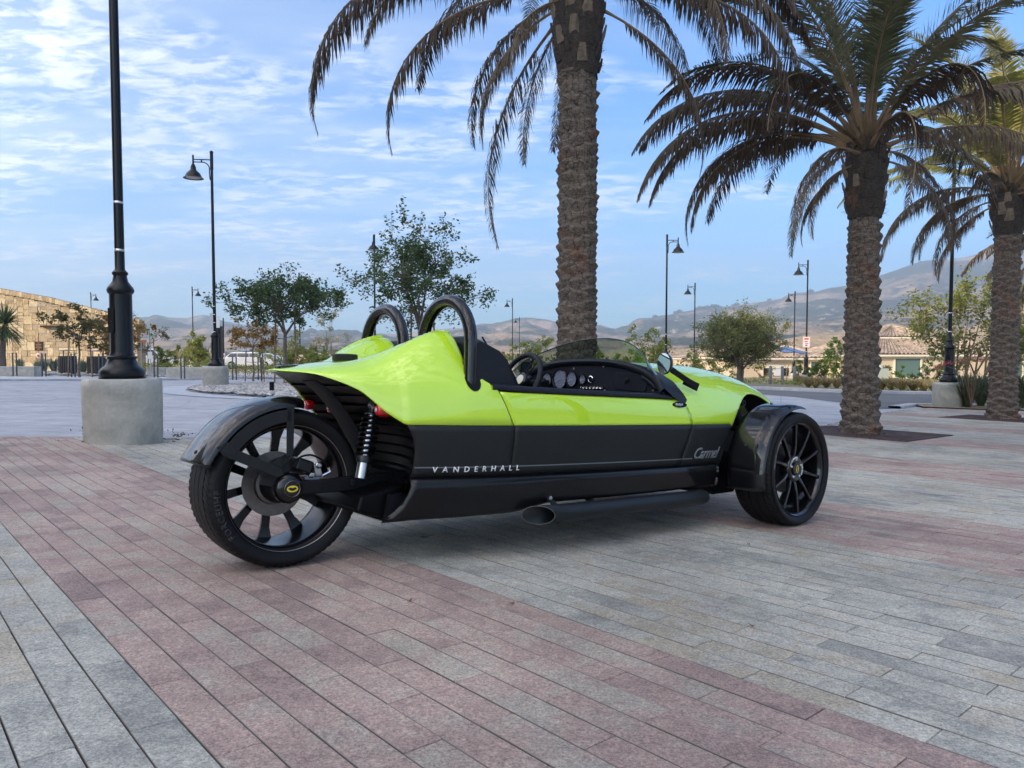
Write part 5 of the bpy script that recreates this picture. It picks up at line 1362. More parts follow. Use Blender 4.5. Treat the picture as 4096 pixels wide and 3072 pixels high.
def palm_trunk(R0, R1, H, flare, seed, rows=None, lean=(0, 0)):
    """trunk shingled with old leaf-base scars: each swells to a lip, then drops back"""
    r = random.Random(seed); na = 120; nz = int(H / .0125); mb = MB(); P = []; rh = .165; nc = 4
    tab = [r.uniform(.55, 1.25) for _ in range(997)]; jit = [r.uniform(-.16, .16) for _ in range(997)]; rot = [r.uniform(0, 1) for _ in range(300)]
    for iz in range(nz + 1):
        z = H * iz / nz; t_ = z / H; R_ = R0 + (R1 - R0) * t_ + flare * math.exp(-z / .30); row = []
        for ia in range(na):
            a = 2 * math.pi * ia / na; best = -1
            for kk in (0, 1):
                # two interleaved families of scars, staggered by half a width
                ac = a / (2 * math.pi) * nc + (.5 if kk else 0); ka = math.floor(ac) % nc; x = (ac - math.floor(ac) - .5) * 2
                zz_ = z / rh + (.5 if kk else 0) + .10 * math.sin(a * 2 + seed + kk) + .30 * x * x
                kz = math.floor(zz_ + jit[(ka * 31 + kk * 7) % 997]); fz = zz_ + jit[(ka * 31 + kk * 7) % 997] - kz
                amp = tab[(ka * 17 + kz * 131 + kk * 53) % 997]
                lift = (fz / .72) ** .9 if fz < .72 else max(0, (1 - fz) / .28) ** .7
                best = max(best, lift * amp * max(0, 1 - abs(x) ** 3.5))
            nse = mnoise.noise(Vector((math.cos(a) * 5, math.sin(a) * 5, z * 14 + seed))); n2 = mnoise.noise(Vector((a * 14, z * 5, seed)))
            rr_ = R_ * .90 + .066 * best + .010 * nse + .005 * n2
            row.append((rr_ * math.cos(a) + lean[0] * t_, rr_ * math.sin(a) + lean[1] * t_, z))
        P.append(row)
    mb.grid(P, closed_v=True, flip=True); me = mb.mesh('trunk', M['bark'], 70); return me
def palm(x, y, R0, R1, H, bootH, label, plan, seed, lean=(0, 0), boots=34, rowgap=.135):
    root = empty('date_palm', (x, y, g(x, y) - .02), 0, label, 'palm tree', 'date palms of the plaza row')
    obj('trunk', palm_trunk(R0, R1, H, .05, seed, lean=lean), root)
    r = random.Random(seed + 50)
    # fibre-wrapped head with upward cut leaf bases
    mb = MB(); P = []
    for i in range(26):
        t_ = i / 25; z = H - .05 + bootH * t_; R_ = R1 * (1.12 + .30 * math.sin(min(1, t_ * 1.3) * math.pi * .55)) * (1 - .45 * max(0, t_ - .75) / .25)
        P.append([((R_ + .03 * mnoise.noise(Vector((math.cos(a) * 3, math.sin(a) * 3, z * 9 + seed)))) * math.cos(a) + lean[0], (R_ + .03 * mnoise.noise(Vector((math.cos(a) * 3, math.sin(a) * 3, z * 9 + seed)))) * math.sin(a) + lean[1], z) for a in [2 * math.pi * k / 40 for k in range(40)]])
    mb.grid(P, closed_v=True, flip=True); mb.build('fibre_head', M['boot'], root, 60)
    # loose fibres
    mb = MB()
    for k in range(260):
        a = r.uniform(0, 6.283); z = H + bootH * r.uniform(0, .95); R_ = R1 * 1.38; p = Vector((R_ * math.cos(a) + lean[0], R_ * math.sin(a) + lean[1], z)); tg = Vector((-math.sin(a), math.cos(a), r.uniform(-.5, .5))) * r.choice((-1, 1)); 
        q = p + tg * r.uniform(.06, .16) + Vector((math.cos(a), math.sin(a), 0)) * r.uniform(.0, .05) ; wv = Vector((0, 0, .004)); mb.add([p - wv, p + wv, q], [(0, 1, 2)])
    mb.build('fibres', M['boot'], root)
    for k in range(boots):
        a = k * 2.39996 + r.uniform(-.15, .15); z = H + bootH * (.02 + .93 * k / boots); R_ = R1 * (1.16 + .22 * math.sin(min(1, k / boots * 1.3) * math.pi * .5)); big = r.uniform(.7, 1.15)
        c, s_ = math.cos(a), math.sin(a); b0 = Vector((R_ * .93 * c + lean[0], R_ * .93 * s_ + lean[1], z)); tdir = Vector((c * .32, s_ * .32, 1)).normalized(); tg = Vector((-s_, c, 0)); nrm = Vector((c, s_, -.3)).normalized(); L_ = .22 * big
        vs = []
        for f_, w_, th in ((0, .085 * big, .03), (.55, .06 * big, .035), (1, .042 * big, .022)):
            cc = b0 + tdir * L_ * f_; vs += [cc - tg * w_, cc + tg * w_, cc + tg * w_ * .7 + nrm * th, cc - tg * w_ * .7 + nrm * th]
        fs = [(0, 3, 2, 1), (8, 9, 10, 11)]
        for q in (0, 4): fs += [(q + i, q + (i + 1) % 4, q + 4 + (i + 1) % 4, q + 4 + i) for i in range(4)]
        mb = MB(); mb.add(vs, fs); mb.build('leaf_base', M['bootcut'] if r.random() < .4 else M['boot'], root)
    zc = H + bootH * .9
    for (nm, col_, n, spread, sc_, az0) in plan:
        for k in range(n):
            az = az0 + 360 * k / n + r.uniform(-spread, spread) if n > 1 else az0
            o = obj('frond', FR[nm, r.randrange(2), col_], root); o.rotation_euler = (r.uniform(-.12, .12), r.uniform(-.05, .05), rad(az)); s_ = sc_ * r.uniform(.9, 1.08)
            lift = {'up': .12, 'upb': .08, 'mid': .02, 'midb': -.05, 'low': -.12, 'lowb': -.2, 'hangf': -.28, 'far': -.1, 'fall': -.2, 'drop': -.3}[nm]
            o.location = (lean[0] + .10 * math.cos(rad(az)), lean[1] + .10 * math.sin(rad(az)), zc + lift); o.scale = (s_,) * 3
    return root
palm(.855, 9.75, .238, .232, 4.72, 1.35, 'palm directly behind the car cockpit, its dry fronds hanging at the top left', boots=48, plan=[('up', 'g', 6, 20, 1.05, 10), ('upb', 'g', 8, 15, 1.05, 0), ('mid', 'g', 8, 14, 1.05, 20), ('midb', 'd', 9, 12, 1.05, 4), 
     ('far', 'd', 1, 0, 1.14, 181), ('far', 'd', 1, 0, 1.12, 166), ('fall', 'd', 1, 0, 1.06, 180), ('lowb', 'd', 1, 0, .9, 140), ('drop', 'd', 1, 0, .86, 140), ('hangf', 'd', 1, 0, .8, 165), ('drop', 'd', 1, 0, .72, 352), ('fall', 'd', 1, 0, 1.0, 345), ('low', 'd', 1, 0, 1.15, 3), ('low', 'd', 1, 0, 1.1, 325), ('low', 'd', 1, 0, 1.1, 255), ('lowb', 'd', 1, 0, 1.0, 300), ('lowb', 'd', 1, 0, 1.0, 90), ('low', 'd', 1, 0, 1.0, 40), ('hangf', 'd', 1, 0, .6, 215), ('hangf', 'd', 1, 0, .8, 120)], seed=1)
palm_b = palm(5.22, 11.02, .235, .20, 3.25, 1.15, 'palm right of the car with the fullest crown in the picture', [('up', 'g', 7, 18, .95, 10), ('upb', 'g', 8, 12, 1.0, 0), ('mid', 'g', 8, 10, .95, 20), ('midb', 'g', 6, 12, .9, 35), ('midb', 'd', 7, 10, 1.06, 20), ('midb', 'd', 1, 0, 1.15, 184), ('mid', 'd', 1, 0, 1.08, 172), ('mid', 'd', 1, 0, 1.1, 196), ('mid', 'd', 1, 0, 1.05, 150), ('low', 'd', 5, 12, .96, 178), ('lowb', 'd', 2, 14, .8, 30), ('far', 'd', 1, 0, .78, 182), ('hangf', 'd', 1, 0, .62, 200), ('hangf', 'd', 1, 0, .55, 165)], 2)
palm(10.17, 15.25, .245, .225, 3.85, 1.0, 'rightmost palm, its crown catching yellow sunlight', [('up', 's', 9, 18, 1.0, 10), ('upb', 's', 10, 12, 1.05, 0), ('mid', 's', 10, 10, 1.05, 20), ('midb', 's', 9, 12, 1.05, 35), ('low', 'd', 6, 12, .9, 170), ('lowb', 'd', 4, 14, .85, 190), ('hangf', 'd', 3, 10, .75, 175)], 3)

# the row goes on outside the picture on the right (the paint mirrors it)
for (x, y, rz_, nm) in ((9.6, 1.2, 70, 'palm standing off to the right of the picture, beside the car'), (15.6, 19.6, 150, 'palm just outside the right edge of the picture, next in the row')):
    o = copy_tree(palm_b); o.location = (x, y, g(x, y) - .02); o.rotation_euler = (0, 0, rad(rz_)); o['label'] = nm
for (x, y, nm) in ((13.5, -4.0, 'street lamp outside the picture to the right'), (20, 8, 'farther street lamp outside the picture to the right')):
    o = copy_tree(proto_lamp); o.location = (x, y, g(x, y)); o.rotation_euler = (0, 0, rad(60)); o['label'] = nm
# ================================================================ TREES AND SHRUBS
def leaf_mat(name, a, b_, c_, tr_=.3, rough=.5):
    m, t, b = newmat(name); co = P3(t)
    n = t.noise(co, 2.2, 3, .6); n2 = t.new('ShaderNodeTexWhiteNoise'); t.put(n2.inputs['Vector'], t.vmath('FLOOR', t.vmath('MULTIPLY', co, (9, 9, 9))))
    f = t.math('ADD', t.math('MULTIPLY', n, .6), t.math('MULTIPLY', n2.outputs['Value'], .4))
    t.put(b.inputs['Base Color'], t.ramp(f, [(.25, a), (.5, b_), (.78, c_)])); b.inputs['Roughness'].default_value = rough; b.inputs['Specular IOR Level'].default_value = .3
    tr = t.new('ShaderNodeBsdfTranslucent'); t.put(tr.inputs[0], tuple(min(1, q * 1.3) for q in b_)); mx = t.new('ShaderNodeMixShader'); mx.inputs[0].default_value = tr_
    o = t.n['Material Output']; t.l.new(b.outputs[0], mx.inputs[1]); t.l.new(tr.outputs[0], mx.inputs[2]); t.l.new(mx.outputs[0], o.inputs[0]); return m
M['lf_dark'] = leaf_mat('leaf_dark_green', (.03, .058, .018), (.062, .105, .032), (.13, .18, .055))
M['lf_olive'] = leaf_mat('leaf_olive', (.05, .05, .02), (.11, .10, .035), (.20, .15, .05))
M['lf_orange'] = leaf_mat('leaf_autumn_orange', (.14, .08, .025), (.28, .16, .04), (.40, .24, .06))
M['lf_pale'] = leaf_mat('leaf_pale_tan', (.20, .17, .09), (.32, .28, .16), (.40, .35, .22))
M['lf_lime'] = leaf_mat('leaf_yellow_green', (.10, .13, .025), (.22, .25, .05), (.38, .36, .08))
M['lf_mesq'] = leaf_mat('leaf_mesquite', (.07, .10, .03), (.17, .19, .06), (.30, .29, .10))
M['lf_fresh'] = leaf_mat('leaf_fresh_green', (.04, .09, .015), (.08, .15, .025), (.15, .22, .04))
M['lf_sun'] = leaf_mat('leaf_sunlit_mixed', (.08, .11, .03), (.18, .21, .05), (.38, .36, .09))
M['lf_grey'] = leaf_mat('leaf_grey_green', (.06, .085, .055), (.12, .15, .10), (.20, .23, .15))
M['treebark'] = simple('tree_bark', (.16, .125, .10), .9, var=.4, vscale=12, bump=.6, bscale=40)
M['twig'] = simple('pale_twig', (.28, .22, .15), .85, var=.3, vscale=8)
M['stake'] = simple('wooden_stake', (.24, .15, .09), .8, var=.35, vscale=6, bump=.3, bscale=40)
M['tie'] = simple('rubber_tie', (.02, .02, .02), .6)
def leaf(mb, p, d, s, r, w=.55):
    """one leaf: a folded kite"""
    d = d.normalized(); side = d.cross(Vector((r.uniform(-1, 1), r.uniform(-1, 1), r.uniform(-1, 1)))); 
    if side.length < 1e-3: return
    side.normalize(); nrm = side.cross(d) * s * .12; m = p + d * s * .5
    mb.add([p, m + side * s * w * .5 + nrm, p + d * s, m - side * s * w * .5 + nrm], [(0, 1, 2), (0, 2, 3)])
def tree(name, base, H, crown, label, cat='tree', mat='lf_dark', trunkh=.35, nleaf=3500, ls=.09, seed=0, tr=.05, multi=1, stakes=(), up=.5, wild=.3, group=None, bark='treebark', spread=1.0, shoots=0, levels=4, hollow=.25, droop=0, cz=None):
    """crown: (half width x, half width y, half height); grown from limbs that reach points spread through the crown volume"""
    r = random.Random(seed); root = empty(name, base, 0, label, cat, group)
    cw, cd, ch = crown; C = Vector((0, 0, cz if cz else H - ch)); wood = MB(); lf = MB()
    # attraction points in clumps, so gaps stay between them
    ncl = max(10, int(nleaf / 85)); cl = []
    for k in range(ncl * 3):
        v = Vector((r.gauss(0, 1), r.gauss(0, 1), r.gauss(0, 1))).normalized() * (r.uniform(hollow, 1) ** .55)
        lump = 1 + wild * mnoise.noise(Vector((v.x * 2 + seed, v.y * 2, v.z * 2)))
        p = C + Vector((v.x * cw * lump, v.y * cd * lump, v.z * ch * lump))
        if p.z < H * trunkh * .75: continue
        cl.append(p)
        if len(cl) >= ncl: break
    forks = []
    for m_i in range(multi):
        a = 2 * math.pi * m_i / multi + r.uniform(0, 1); lean = Vector((math.cos(a), math.sin(a), 0)) * (0.0 if multi == 1 else .22 * H * trunkh * spread)
        p0 = Vector((0, 0, 0)) + lean * .15; p3 = Vector((0, 0, H * trunkh)) + lean + Vector((r.uniform(-.04, .04), r.uniform(-.04, .04), 0)) * H * .4
        pts = [p0 + (p3 - p0) * f_ + Vector((r.uniform(-1, 1), r.uniform(-1, 1), 0)) * .012 * H * (f_ > 0) for f_ in (0, .3, .65, 1)]
        wood.tube(pts, [tr * 1.25, tr, tr * .85, tr * .72], 8); forks.append(p3)
    # limbs
    nl = 5 if multi == 1 else 3; limbs = []
    for f_ in forks:
        for k in range(nl):
            tgt = r.choice(cl); 
            best = None
            for _ in range(4):
                c_ = r.choice(cl); dist = min([(c_ - q[-1]).length for q in limbs] + [9])
                if best is None or dist > best[0]: best = (dist, c_)
            tgt = f_.lerp(best[1], .62); mid = f_.lerp(tgt, .5) + Vector((0, 0, (.06 if up > .3 else -.02) * H)) + Vector((r.uniform(-1, 1), r.uniform(-1, 1), 0)) * .03 * H
            pts = [f_, f_.lerp(mid, .5) + Vector((0, 0, .02 * H)), mid, tgt]; wood.tube(pts, [tr * .55, tr * .45, tr * .34, tr * .2], 6, cap=False); limbs.append(pts)
    nodes = [q for L_ in limbs for q in L_[1:]] + [L_[2].lerp(L_[3], .5) for L_ in limbs]
    per = max(6, int(nleaf / max(1, len(cl))))
    for c_ in cl:
        q = min(nodes, key=lambda n_: (n_ - c_).length + .4 * max(0, n_.z - c_.z)); mid = q.lerp(c_, .55) + Vector((r.uniform(-1, 1), r.uniform(-1, 1), r.uniform(0, 1))) * .04 * H
        wood.tube([q, mid, c_], [tr * .16, tr * .10, tr * .05], 4, cap=False)
        rad_ = .10 * (cw + cd + ch) / 3 * 2.2 * r.uniform(.7, 1.3); tw = [c_ + Vector((r.gauss(0, 1), r.gauss(0, 1), r.gauss(0, .8) + .25 * up)).normalized() * rad_ * r.uniform(.7, 1.5) for _ in range(4)]
        for e in tw: wood.tube([mid.lerp(c_, .6), c_.lerp(e, .5) + Vector((0, 0, .03)), e + Vector((0, 0, -droop * rad_))], [tr * .055, tr * .04, tr * .02], 3, cap=False)
        for k in range(per):
            e = r.choice(tw); f_ = r.random() ** .6; p = c_.lerp(e, f_) + Vector((r.gauss(0, 1), r.gauss(0, 1), r.gauss(0, 1))) * rad_ * .20
            p.z -= droop * rad_ * f_; d = Vector((r.gauss(0, 1), r.gauss(0, 1), r.gauss(0, .6) - droop * 1.2)); leaf(lf, p, d, ls * r.uniform(.65, 1.3), r)
    for k in range(shoots):
        p = r.choice([q for q in cl if q.z > C.z] or cl); tip = p + Vector((r.uniform(-.35, .35), r.uniform(-.35, .35), r.uniform(.5, 1.0))) * H * .17
        wood.tube([p, p.lerp(tip, .5), tip], [tr * .06, tr * .05, tr * .02], 4, cap=False)
        for j in range(22): f_ = j / 22; leaf(lf, p.lerp(tip, f_), Vector((r.gauss(0, 1), r.gauss(0, 1), .1)), ls * r.uniform(.7, 1.3), r)
    wood.build('trunk', M[bark], root, 60); lf.build('crown', M[mat], root)
    for k, (dx, dy, h) in enumerate(stakes):
        mb = MB(); mb.tube([(dx, dy, -.2), (dx * .8, dy * .8, h)], .028, 8); mb.build('stake', M['stake'], root, 60)
    if stakes:
        mb = MB()
        for dx, dy, h in stakes: mb.tube([(dx * .85, dy * .85, h * .62), (0, 0, h * .60)], .010, 6); mb.tube([(dx * .85 - .04, dy * .85, h * .62), (dx * .85, dy * .85 - .04, h * .62), (dx * .85 + .04, dy * .85, h * .62), (dx * .85, dy * .85 + .04, h * .62)], .01, 5, closed=True)
        mb.build('tie', M['tie'], root)
    return root
def gp(xd, Y, dz=0): p = on_ground(xd, Y); p.z += dz; return p
SG = 'young staked trees'
tree('staked_tree', gp(618, 24.5, .1), 3.65, (1.95, 1.6, .85), 'dark green staked tree with a wide flat crown, left of the roll hoops', mat='lf_dark', trunkh=.45, nleaf=8200, ls=.105, seed=11, tr=.075, stakes=((-.42, .1, 2.5), (.40, -.1, 2.6)), wild=.6, shoots=9, group=SG)
tree('staked_tree', gp(906, 22.8, .1), 4.95, (1.95, 1.8, 1.6), 'tallest leafy green tree, seen through and above the roll hoops', mat='lf_dark', trunkh=.36, nleaf=8000, ls=.105, seed=5, tr=.085, stakes=((-.3, .1, 2.6), (.55, -.1, 2.6)), wild=1.0, shoots=34, group=SG, hollow=.1)
tree('staked_tree', gp(547, 31.5), 2.7, (1.35, 1.1, .75), 'small orange-leaved staked tree behind the island lamp', mat='lf_orange', trunkh=.50, nleaf=2300, ls=.11, seed=8, tr=.04, stakes=((-.35, 0, 1.3), (.3, .2, 1.3), (.55, -.2, 1.9)), wild=.6, group=SG)
tree('staked_tree', gp(706, 44), 4.0, (1.35, 1.2, 1.35), 'thin pale tan tree with upswept twigs behind the dark staked tree', mat='lf_pale', trunkh=.38, nleaf=1800, ls=.09, seed=4, tr=.04, stakes=((.35, 0, 2.0),), bark='twig', wild=.5, shoots=8, group=SG)
tree('staked_tree', gp(172, 31.2), 2.95, (1.45, 1.0, 1.0), 'brownish green staked tree in front of the left rubbish bin', mat='lf_olive', trunkh=.52, nleaf=2600, ls=.12, seed=9, tr=.045, stakes=((-.55, .1, 1.7), (.5, .1, 2.2)), wild=.9, group=SG, hollow=.4)
tree('staked_tree', gp(262, 34), 3.1, (1.5, 1.2, 1.1), 'orange-brown tree behind the nearest lamp pole, in front of the stone wall', mat='lf_orange', trunkh=.42, nleaf=3000, ls=.12, seed=21, tr=.045, wild=.7, group=SG)
tree('staked_tree', gp(322, 39), 3.2, (1.1, .9, 1.3), 'thin greyish tree behind the green-framed map board', mat='lf_olive', trunkh=.42, nleaf=900, ls=.10, seed=23, tr=.035, stakes=((-.4, 0, 1.9), (.35, 0, 1.9)), wild=.6, group=SG)
BG = 'yellow-green pepper bushes beyond the island'
def bush(xd, Y, wD, topD, label, mat='lf_lime', seed=0, nleaf=2600, ls=.13, group=BG, name='pepper_bush', depth=None, droop=.5, dz=0):
    b = gp(xd, Y, dz); hw = wD / 2 * 1.8517 / 2950 * Y; H = at(xd, topD, Y).z - b.z
    return tree(name, b, H, (hw, depth or hw * .8, H * .52), label, 'bush', mat, .12, nleaf, ls, seed, .05, 3, up=.4, wild=.75, group=group, droop=droop, cz=H * .50, hollow=.15, spread=1.5)
bush(362, 44, 60, 748, 'low yellow-green bush left of the hedge lamp', seed=31, nleaf=1800)
bush(428, 43, 72, 717, 'taller yellow-green bush right of the hedge lamp', seed=32, nleaf=3000)
bush(634, 43, 132, 728, 'wide yellow-green bush under the dark staked tree', seed=33, nleaf=3800)
bush(690, 42, 60, 742, 'yellow-green bush beside the pale wall piers', seed=37, nleaf=1500)
bush(1160, 42, 96, 718, 'yellow-green bush seen through the windscreen left of the palm trunk', seed=34, nleaf=3600)
bush(1405, 43, 120, 706, 'yellow-green bush behind the car mirror', seed=35, nleaf=4200)
bush(1520, 44, 110, 752, 'low yellow-green growth in front of the round dark tree', seed=36, nleaf=2200)
bush(1268, 50, 90, 742, 'yellow-green bush seen low through the windscreen right of the palm trunk', seed=38, nleaf=2000)
tree('mesquite_tree', gp(1598, 37), 4.0, (2.15, 2.0, 1.45), 'round dark green tree left of the tiled house', mat='lf_mesq', trunkh=.22, nleaf=24000, ls=.10, seed=41, tr=.12, multi=2, wild=.45, hollow=.1, shoots=18, cz=2.45)
tree('poplar_tree', gp(1801, 52), 3.55, (.75, .7, 1.75), 'fresh green upright tree between the two houses', mat='lf_fresh', trunkh=.12, nleaf=3200, ls=.13, seed=43, tr=.05, wild=.6, cz=1.8)
bush(1772, 42, 60, 770, 'bright green shrub between the lamp footing and the second house', 'lf_fresh', 44, 1500, .11, 'shrubs about the houses', 'shrub', droop=0)
bush(1722, 45, 34, 772, 'slim bright shrub behind the low lamp footing', 'lf_fresh', 45, 700, .11, 'shrubs about the houses', 'shrub', droop=0)
tree('mallow_tree', gp(2090, 24.5), 4.3, (2.45, 1.6, 1.35), 'sunlit open tree with many pale stems between the two right palms', mat='lf_sun', trunkh=.20, nleaf=6500, ls=.115, seed=46, tr=.06, multi=5, bark='twig', wild=.6, hollow=.45, spread=2.4, shoots=12, cz=2.75)
tree('mallow_tree', gp(2235, 25.5), 3.2, (1.5, 1.3, 1.3), 'leafy sunlit tree at the right edge of the picture', mat='lf_sun', trunkh=.15, nleaf=4200, ls=.12, seed=47, tr=.05, multi=4, bark='twig', wild=.5, cz=1.7, spread=2)
bush(1903, 46, 44, 772, 'dark green shrub left of the lit house window', 'lf_dark', 48, 1200, .12, 'shrubs about the houses', 'shrub', droop=0)
bush(1932, 44, 56, 795, 'low round green shrub below the house window', 'lf_fresh', 49, 1200, .10, 'shrubs about the houses', 'shrub', droop=0)
bush(2008, 40, 66, 775, 'dark green shrub right of the house window', 'lf_dark', 50, 1700, .12, 'shrubs about the houses', 'shrub', droop=0)
bush(1645, 60, 60, 782, 'small scrub in front of the garage of the near house', 'lf_lime', 51, 700, .12, 'shrubs about the houses', 'shrub', droop=0)
# thin bare shrub before the garage
tree('bare_sapling', gp(1700, 47), 2.2, (.8, .6, .8), 'nearly bare sapling in front of the garage', mat='lf_pale', trunkh=.4, nleaf=120, ls=.1, seed=52, tr=.03, bark='twig')
# low clipped hedge strips
def strip_hedge(name, pts, hgt, wd, n, mat, seed, label, ls=.09):
    r = random.Random(seed); mb = MB(); core = MB()
    for i in range(n):
        f_ = r.random() * (len(pts) - 1); k = int(f_); a = pts[k]; b = pts[min(k + 1, len(pts) - 1)]; x = a[0] + (b[0] - a[0]) * (f_ - k) + r.uniform(-wd, wd) / 2; y = a[1] + (b[1] - a[1]) * (f_ - k) + r.uniform(-wd, wd) / 2
        z = g(x, y) + hgt * (r.random() ** .6) * (1 + .25 * mnoise.noise(Vector((x * .8, y * .8, 0)))); leaf(mb, Vector((x, y, z)), Vector((r.gauss(0, 1), r.gauss(0, 1), r.gauss(.4, .8))), ls * r.uniform(.7, 1.3), r)
    o = mb.build(name, M[mat]); return tag(o, label, 'hedge', None, 'stuff')
strip_hedge('hedge', [(-22, 37), (-17, 39), (-12.5, 40.5), (-6, 41)], .62, 1.0, 6500, 'lf_lime', 61, 'low clipped yellow-green hedge beyond the planters')
strip_hedge('ground_cover', [(60, 47), (40, 41.0), (24, 36.0), (19, 34.2), (15, 42), (9, 50)], .35, 3.2, 5200, 'lf_lime', 62, 'low green ground cover behind the far kerb', ls=.13)
# ---- grass tufts and other clumps: one thing each
def tuft(name, base, H, Wd_, n, mat, label, group, seed, w=.014, arch=.6, cat='grass clump'):
    r = random.Random(seed); mb = MB(); 
    for k in range(n):
        a = r.uniform(0, 6.283); l = H * r.uniform(.6, 1.15); o_ = Vector((math.cos(a), math.sin(a), 0)); out = r.uniform(.15, 1) * Wd_; p0 = o_ * r.uniform(0, .10) * Wd_; p1 = p0 + o_ * out * .45 + Vector((0, 0, l * .75)); p2 = p0 + o_ * out + Vector((0, 0, l * (1 - arch * r.random()))); s_ = Vector((-o_.y, o_.x, 0)) * w
        mb.add([p0 - s_, p0 + s_, p1 + s_ * .8, p1 - s_ * .8, p2], [(0, 1, 2, 3), (3, 2, 4)])
    root = mb.build(name, M[mat]); root.location = base; return tag(root, label, cat, group)
M['straw'] = leaf_mat('straw_grass', (.20, .15, .06), (.34, .27, .12), (.42, .36, .18)); M['reed'] = leaf_mat('dark_reed', (.04, .06, .03), (.08, .10, .05), (.16, .16, .08)); M['aga'] = leaf_mat('agave_blue', (.09, .12, .09), (.16, .20, .15), (.24, .28, .20)); M['yuc'] = leaf_mat('yucca_green', (.05, .08, .03), (.11, .15, .06), (.22, .25, .12), .15)
GG = 'straw-coloured ornamental grasses behind the far kerb'
gx = [(1746, 36.5), (1762, 35.2), (1785, 36), (1808, 35), (1830, 36.2), (1905, 34.5), (1925, 33.9), (1948, 33.4), (1972, 33.6), (1996, 33.2), (2015, 34), (1725, 41), (1850, 37), (1880, 36)]
gn = ['just right of the lamp footing', 'second from the lamp footing', 'left of the palm, smaller', 'left of the palm, larger', 'hard against the left of the palm trunk', 'below the grey cabinet', 'second right of the cabinet', 'in the middle of the straw row', 'right of the middle of the straw row', 'towards the near lamp footing', 'beside the near lamp footing', 'behind the low lamp footing', 'hidden partly by the palm trunk', 'behind the palm trunk']
for k, ((xd, Y), nm) in enumerate(zip(gx, gn)): tuft('grass_clump', gp(xd, Y, .1), .62, .75, 190, 'straw', 'straw-coloured grass clump ' + nm, GG, 70 + k)
rg = [(2090, 19.6, 'dark reedy clump right of the near lamp footing'), (2120, 20.2, 'dark reedy clump against the left of the rightmost palm'), (2205, 19.8, 'dark reedy clump at the right edge'), (2065, 20.8, 'dark reedy clump behind the near lamp footing'), (2150, 21.5, 'dark reedy clump behind the rightmost palm'), (2240, 21, 'dark reedy clump beyond the right edge')]
for k, (xd, Y, nm) in enumerate(rg): tuft('reed_clump', gp(xd, Y, .02), 1.0, .75, 260, 'reed', nm, 'dark reedy clumps by the near lamp', 90 + k, w=.011, arch=.5)
# red-flowered stalks leaning over the footing
root = empty('red_yucca', gp(2100, 19.3, .05), 0, 'pink-red flower stalks arching in front of the near lamp footing', 'flower'); fl = MB(); stm = MB(); r_f = random.Random(4)
for k in range(5):
    e = Vector((-.9 + .25 * k + r_f.uniform(-.1, .1), -.35, 1.25 + .12 * (k % 2) + r_f.uniform(-.2, .2))); m_i = Vector((e.x * .35, -.15, .95)); pts = [Vector((0, 0, 0)), m_i, e, e + Vector((-.28, -.05, -.05))]; stm.tube(pts, [.008, .006, .004, .002], 4)
    for j in range(60): f_ = r_f.random(); p = e.lerp(pts[3], f_) + Vector((r_f.gauss(0, .035), r_f.gauss(0, .035), r_f.gauss(0, .03))); leaf(fl, p, Vector((r_f.gauss(0, 1), r_f.gauss(0, 1), r_f.gauss(0, 1))), .035, r_f)
M['pinkfl'] = simple('pink_flower', (.50, .08, .11), .6, var=.3, vscale=20); stm.build('stem', simple('flower_stem', (.25, .14, .09), .7), root); fl.build('blossom', M['pinkfl'], root)
# agaves in front of the stone wall
ag = [(44, 37.5, .50), (82, 38, .45), (96, 37, .5), (118, 36.5, .55), (180, 36.5, .5), (236, 36, .6), (252, 36, .5), (-10, 38, .5)]
for k, (xd, Y, s_) in enumerate(ag): tuft('agave', gp(xd, Y, .02), s_ * 1.5, s_ * 1.1, 70, 'aga', 'grey-green spiky clump ' + ['behind the left planter, left', 'right of the left planter', 'below the wall plaque', 'just left of the left rubbish bin', 'between the two rubbish bins', 'right of the blue-lidded bin', 'by the nearest lamp post', 'at the left edge'][k], 'spiky grey-green clumps under the stone wall', 110 + k, w=.03, arch=.35, cat='agave')
# tree yucca at the left edge
root = empty('tree_yucca', gp(6, 36), 0, 'tall spiky yucca with a bare trunk at the left edge', 'yucca'); r_y = random.Random(3)
tz = at(16, 700, 36).z - root.location.z
mb = MB(); mb.tube([(0, 0, -.1), (.02, 0, tz * .4), (.12, 0, tz * .75), (.2, 0, tz)], [.20, .15, .11, .09], 10); mb.build('trunk', M['treebark'], root, 60)
mb = MB()
for k in range(330):
    el = math.asin(r_y.uniform(-.75, 1)); a = r_y.uniform(0, 6.283); d = Vector((math.cos(a) * math.cos(el), math.sin(a) * math.cos(el), math.sin(el))); l = r_y.uniform(.75, 1.15) * 1.15; s_ = d.cross(Vector((0, 0, 1)));
    if s_.length < .01: continue
    s_ = s_.normalized() * .032; p0 = Vector((.2, 0, tz)) + d * .06 + Vector((0, 0, -.5 * r_y.random() if el < 0 else 0)); m_ = p0 + d * l * .5; e = p0 + d * l + Vector((0, 0, -.12 - .15 * (1 - abs(d.z)))); mb.add([p0 - s_ * .6, p0 + s_ * .6, m_ + s_, m_ - s_, e], [(0, 1, 2, 3), (3, 2, 4)])
mb.build('leaf_rosette', M['yuc'], root)
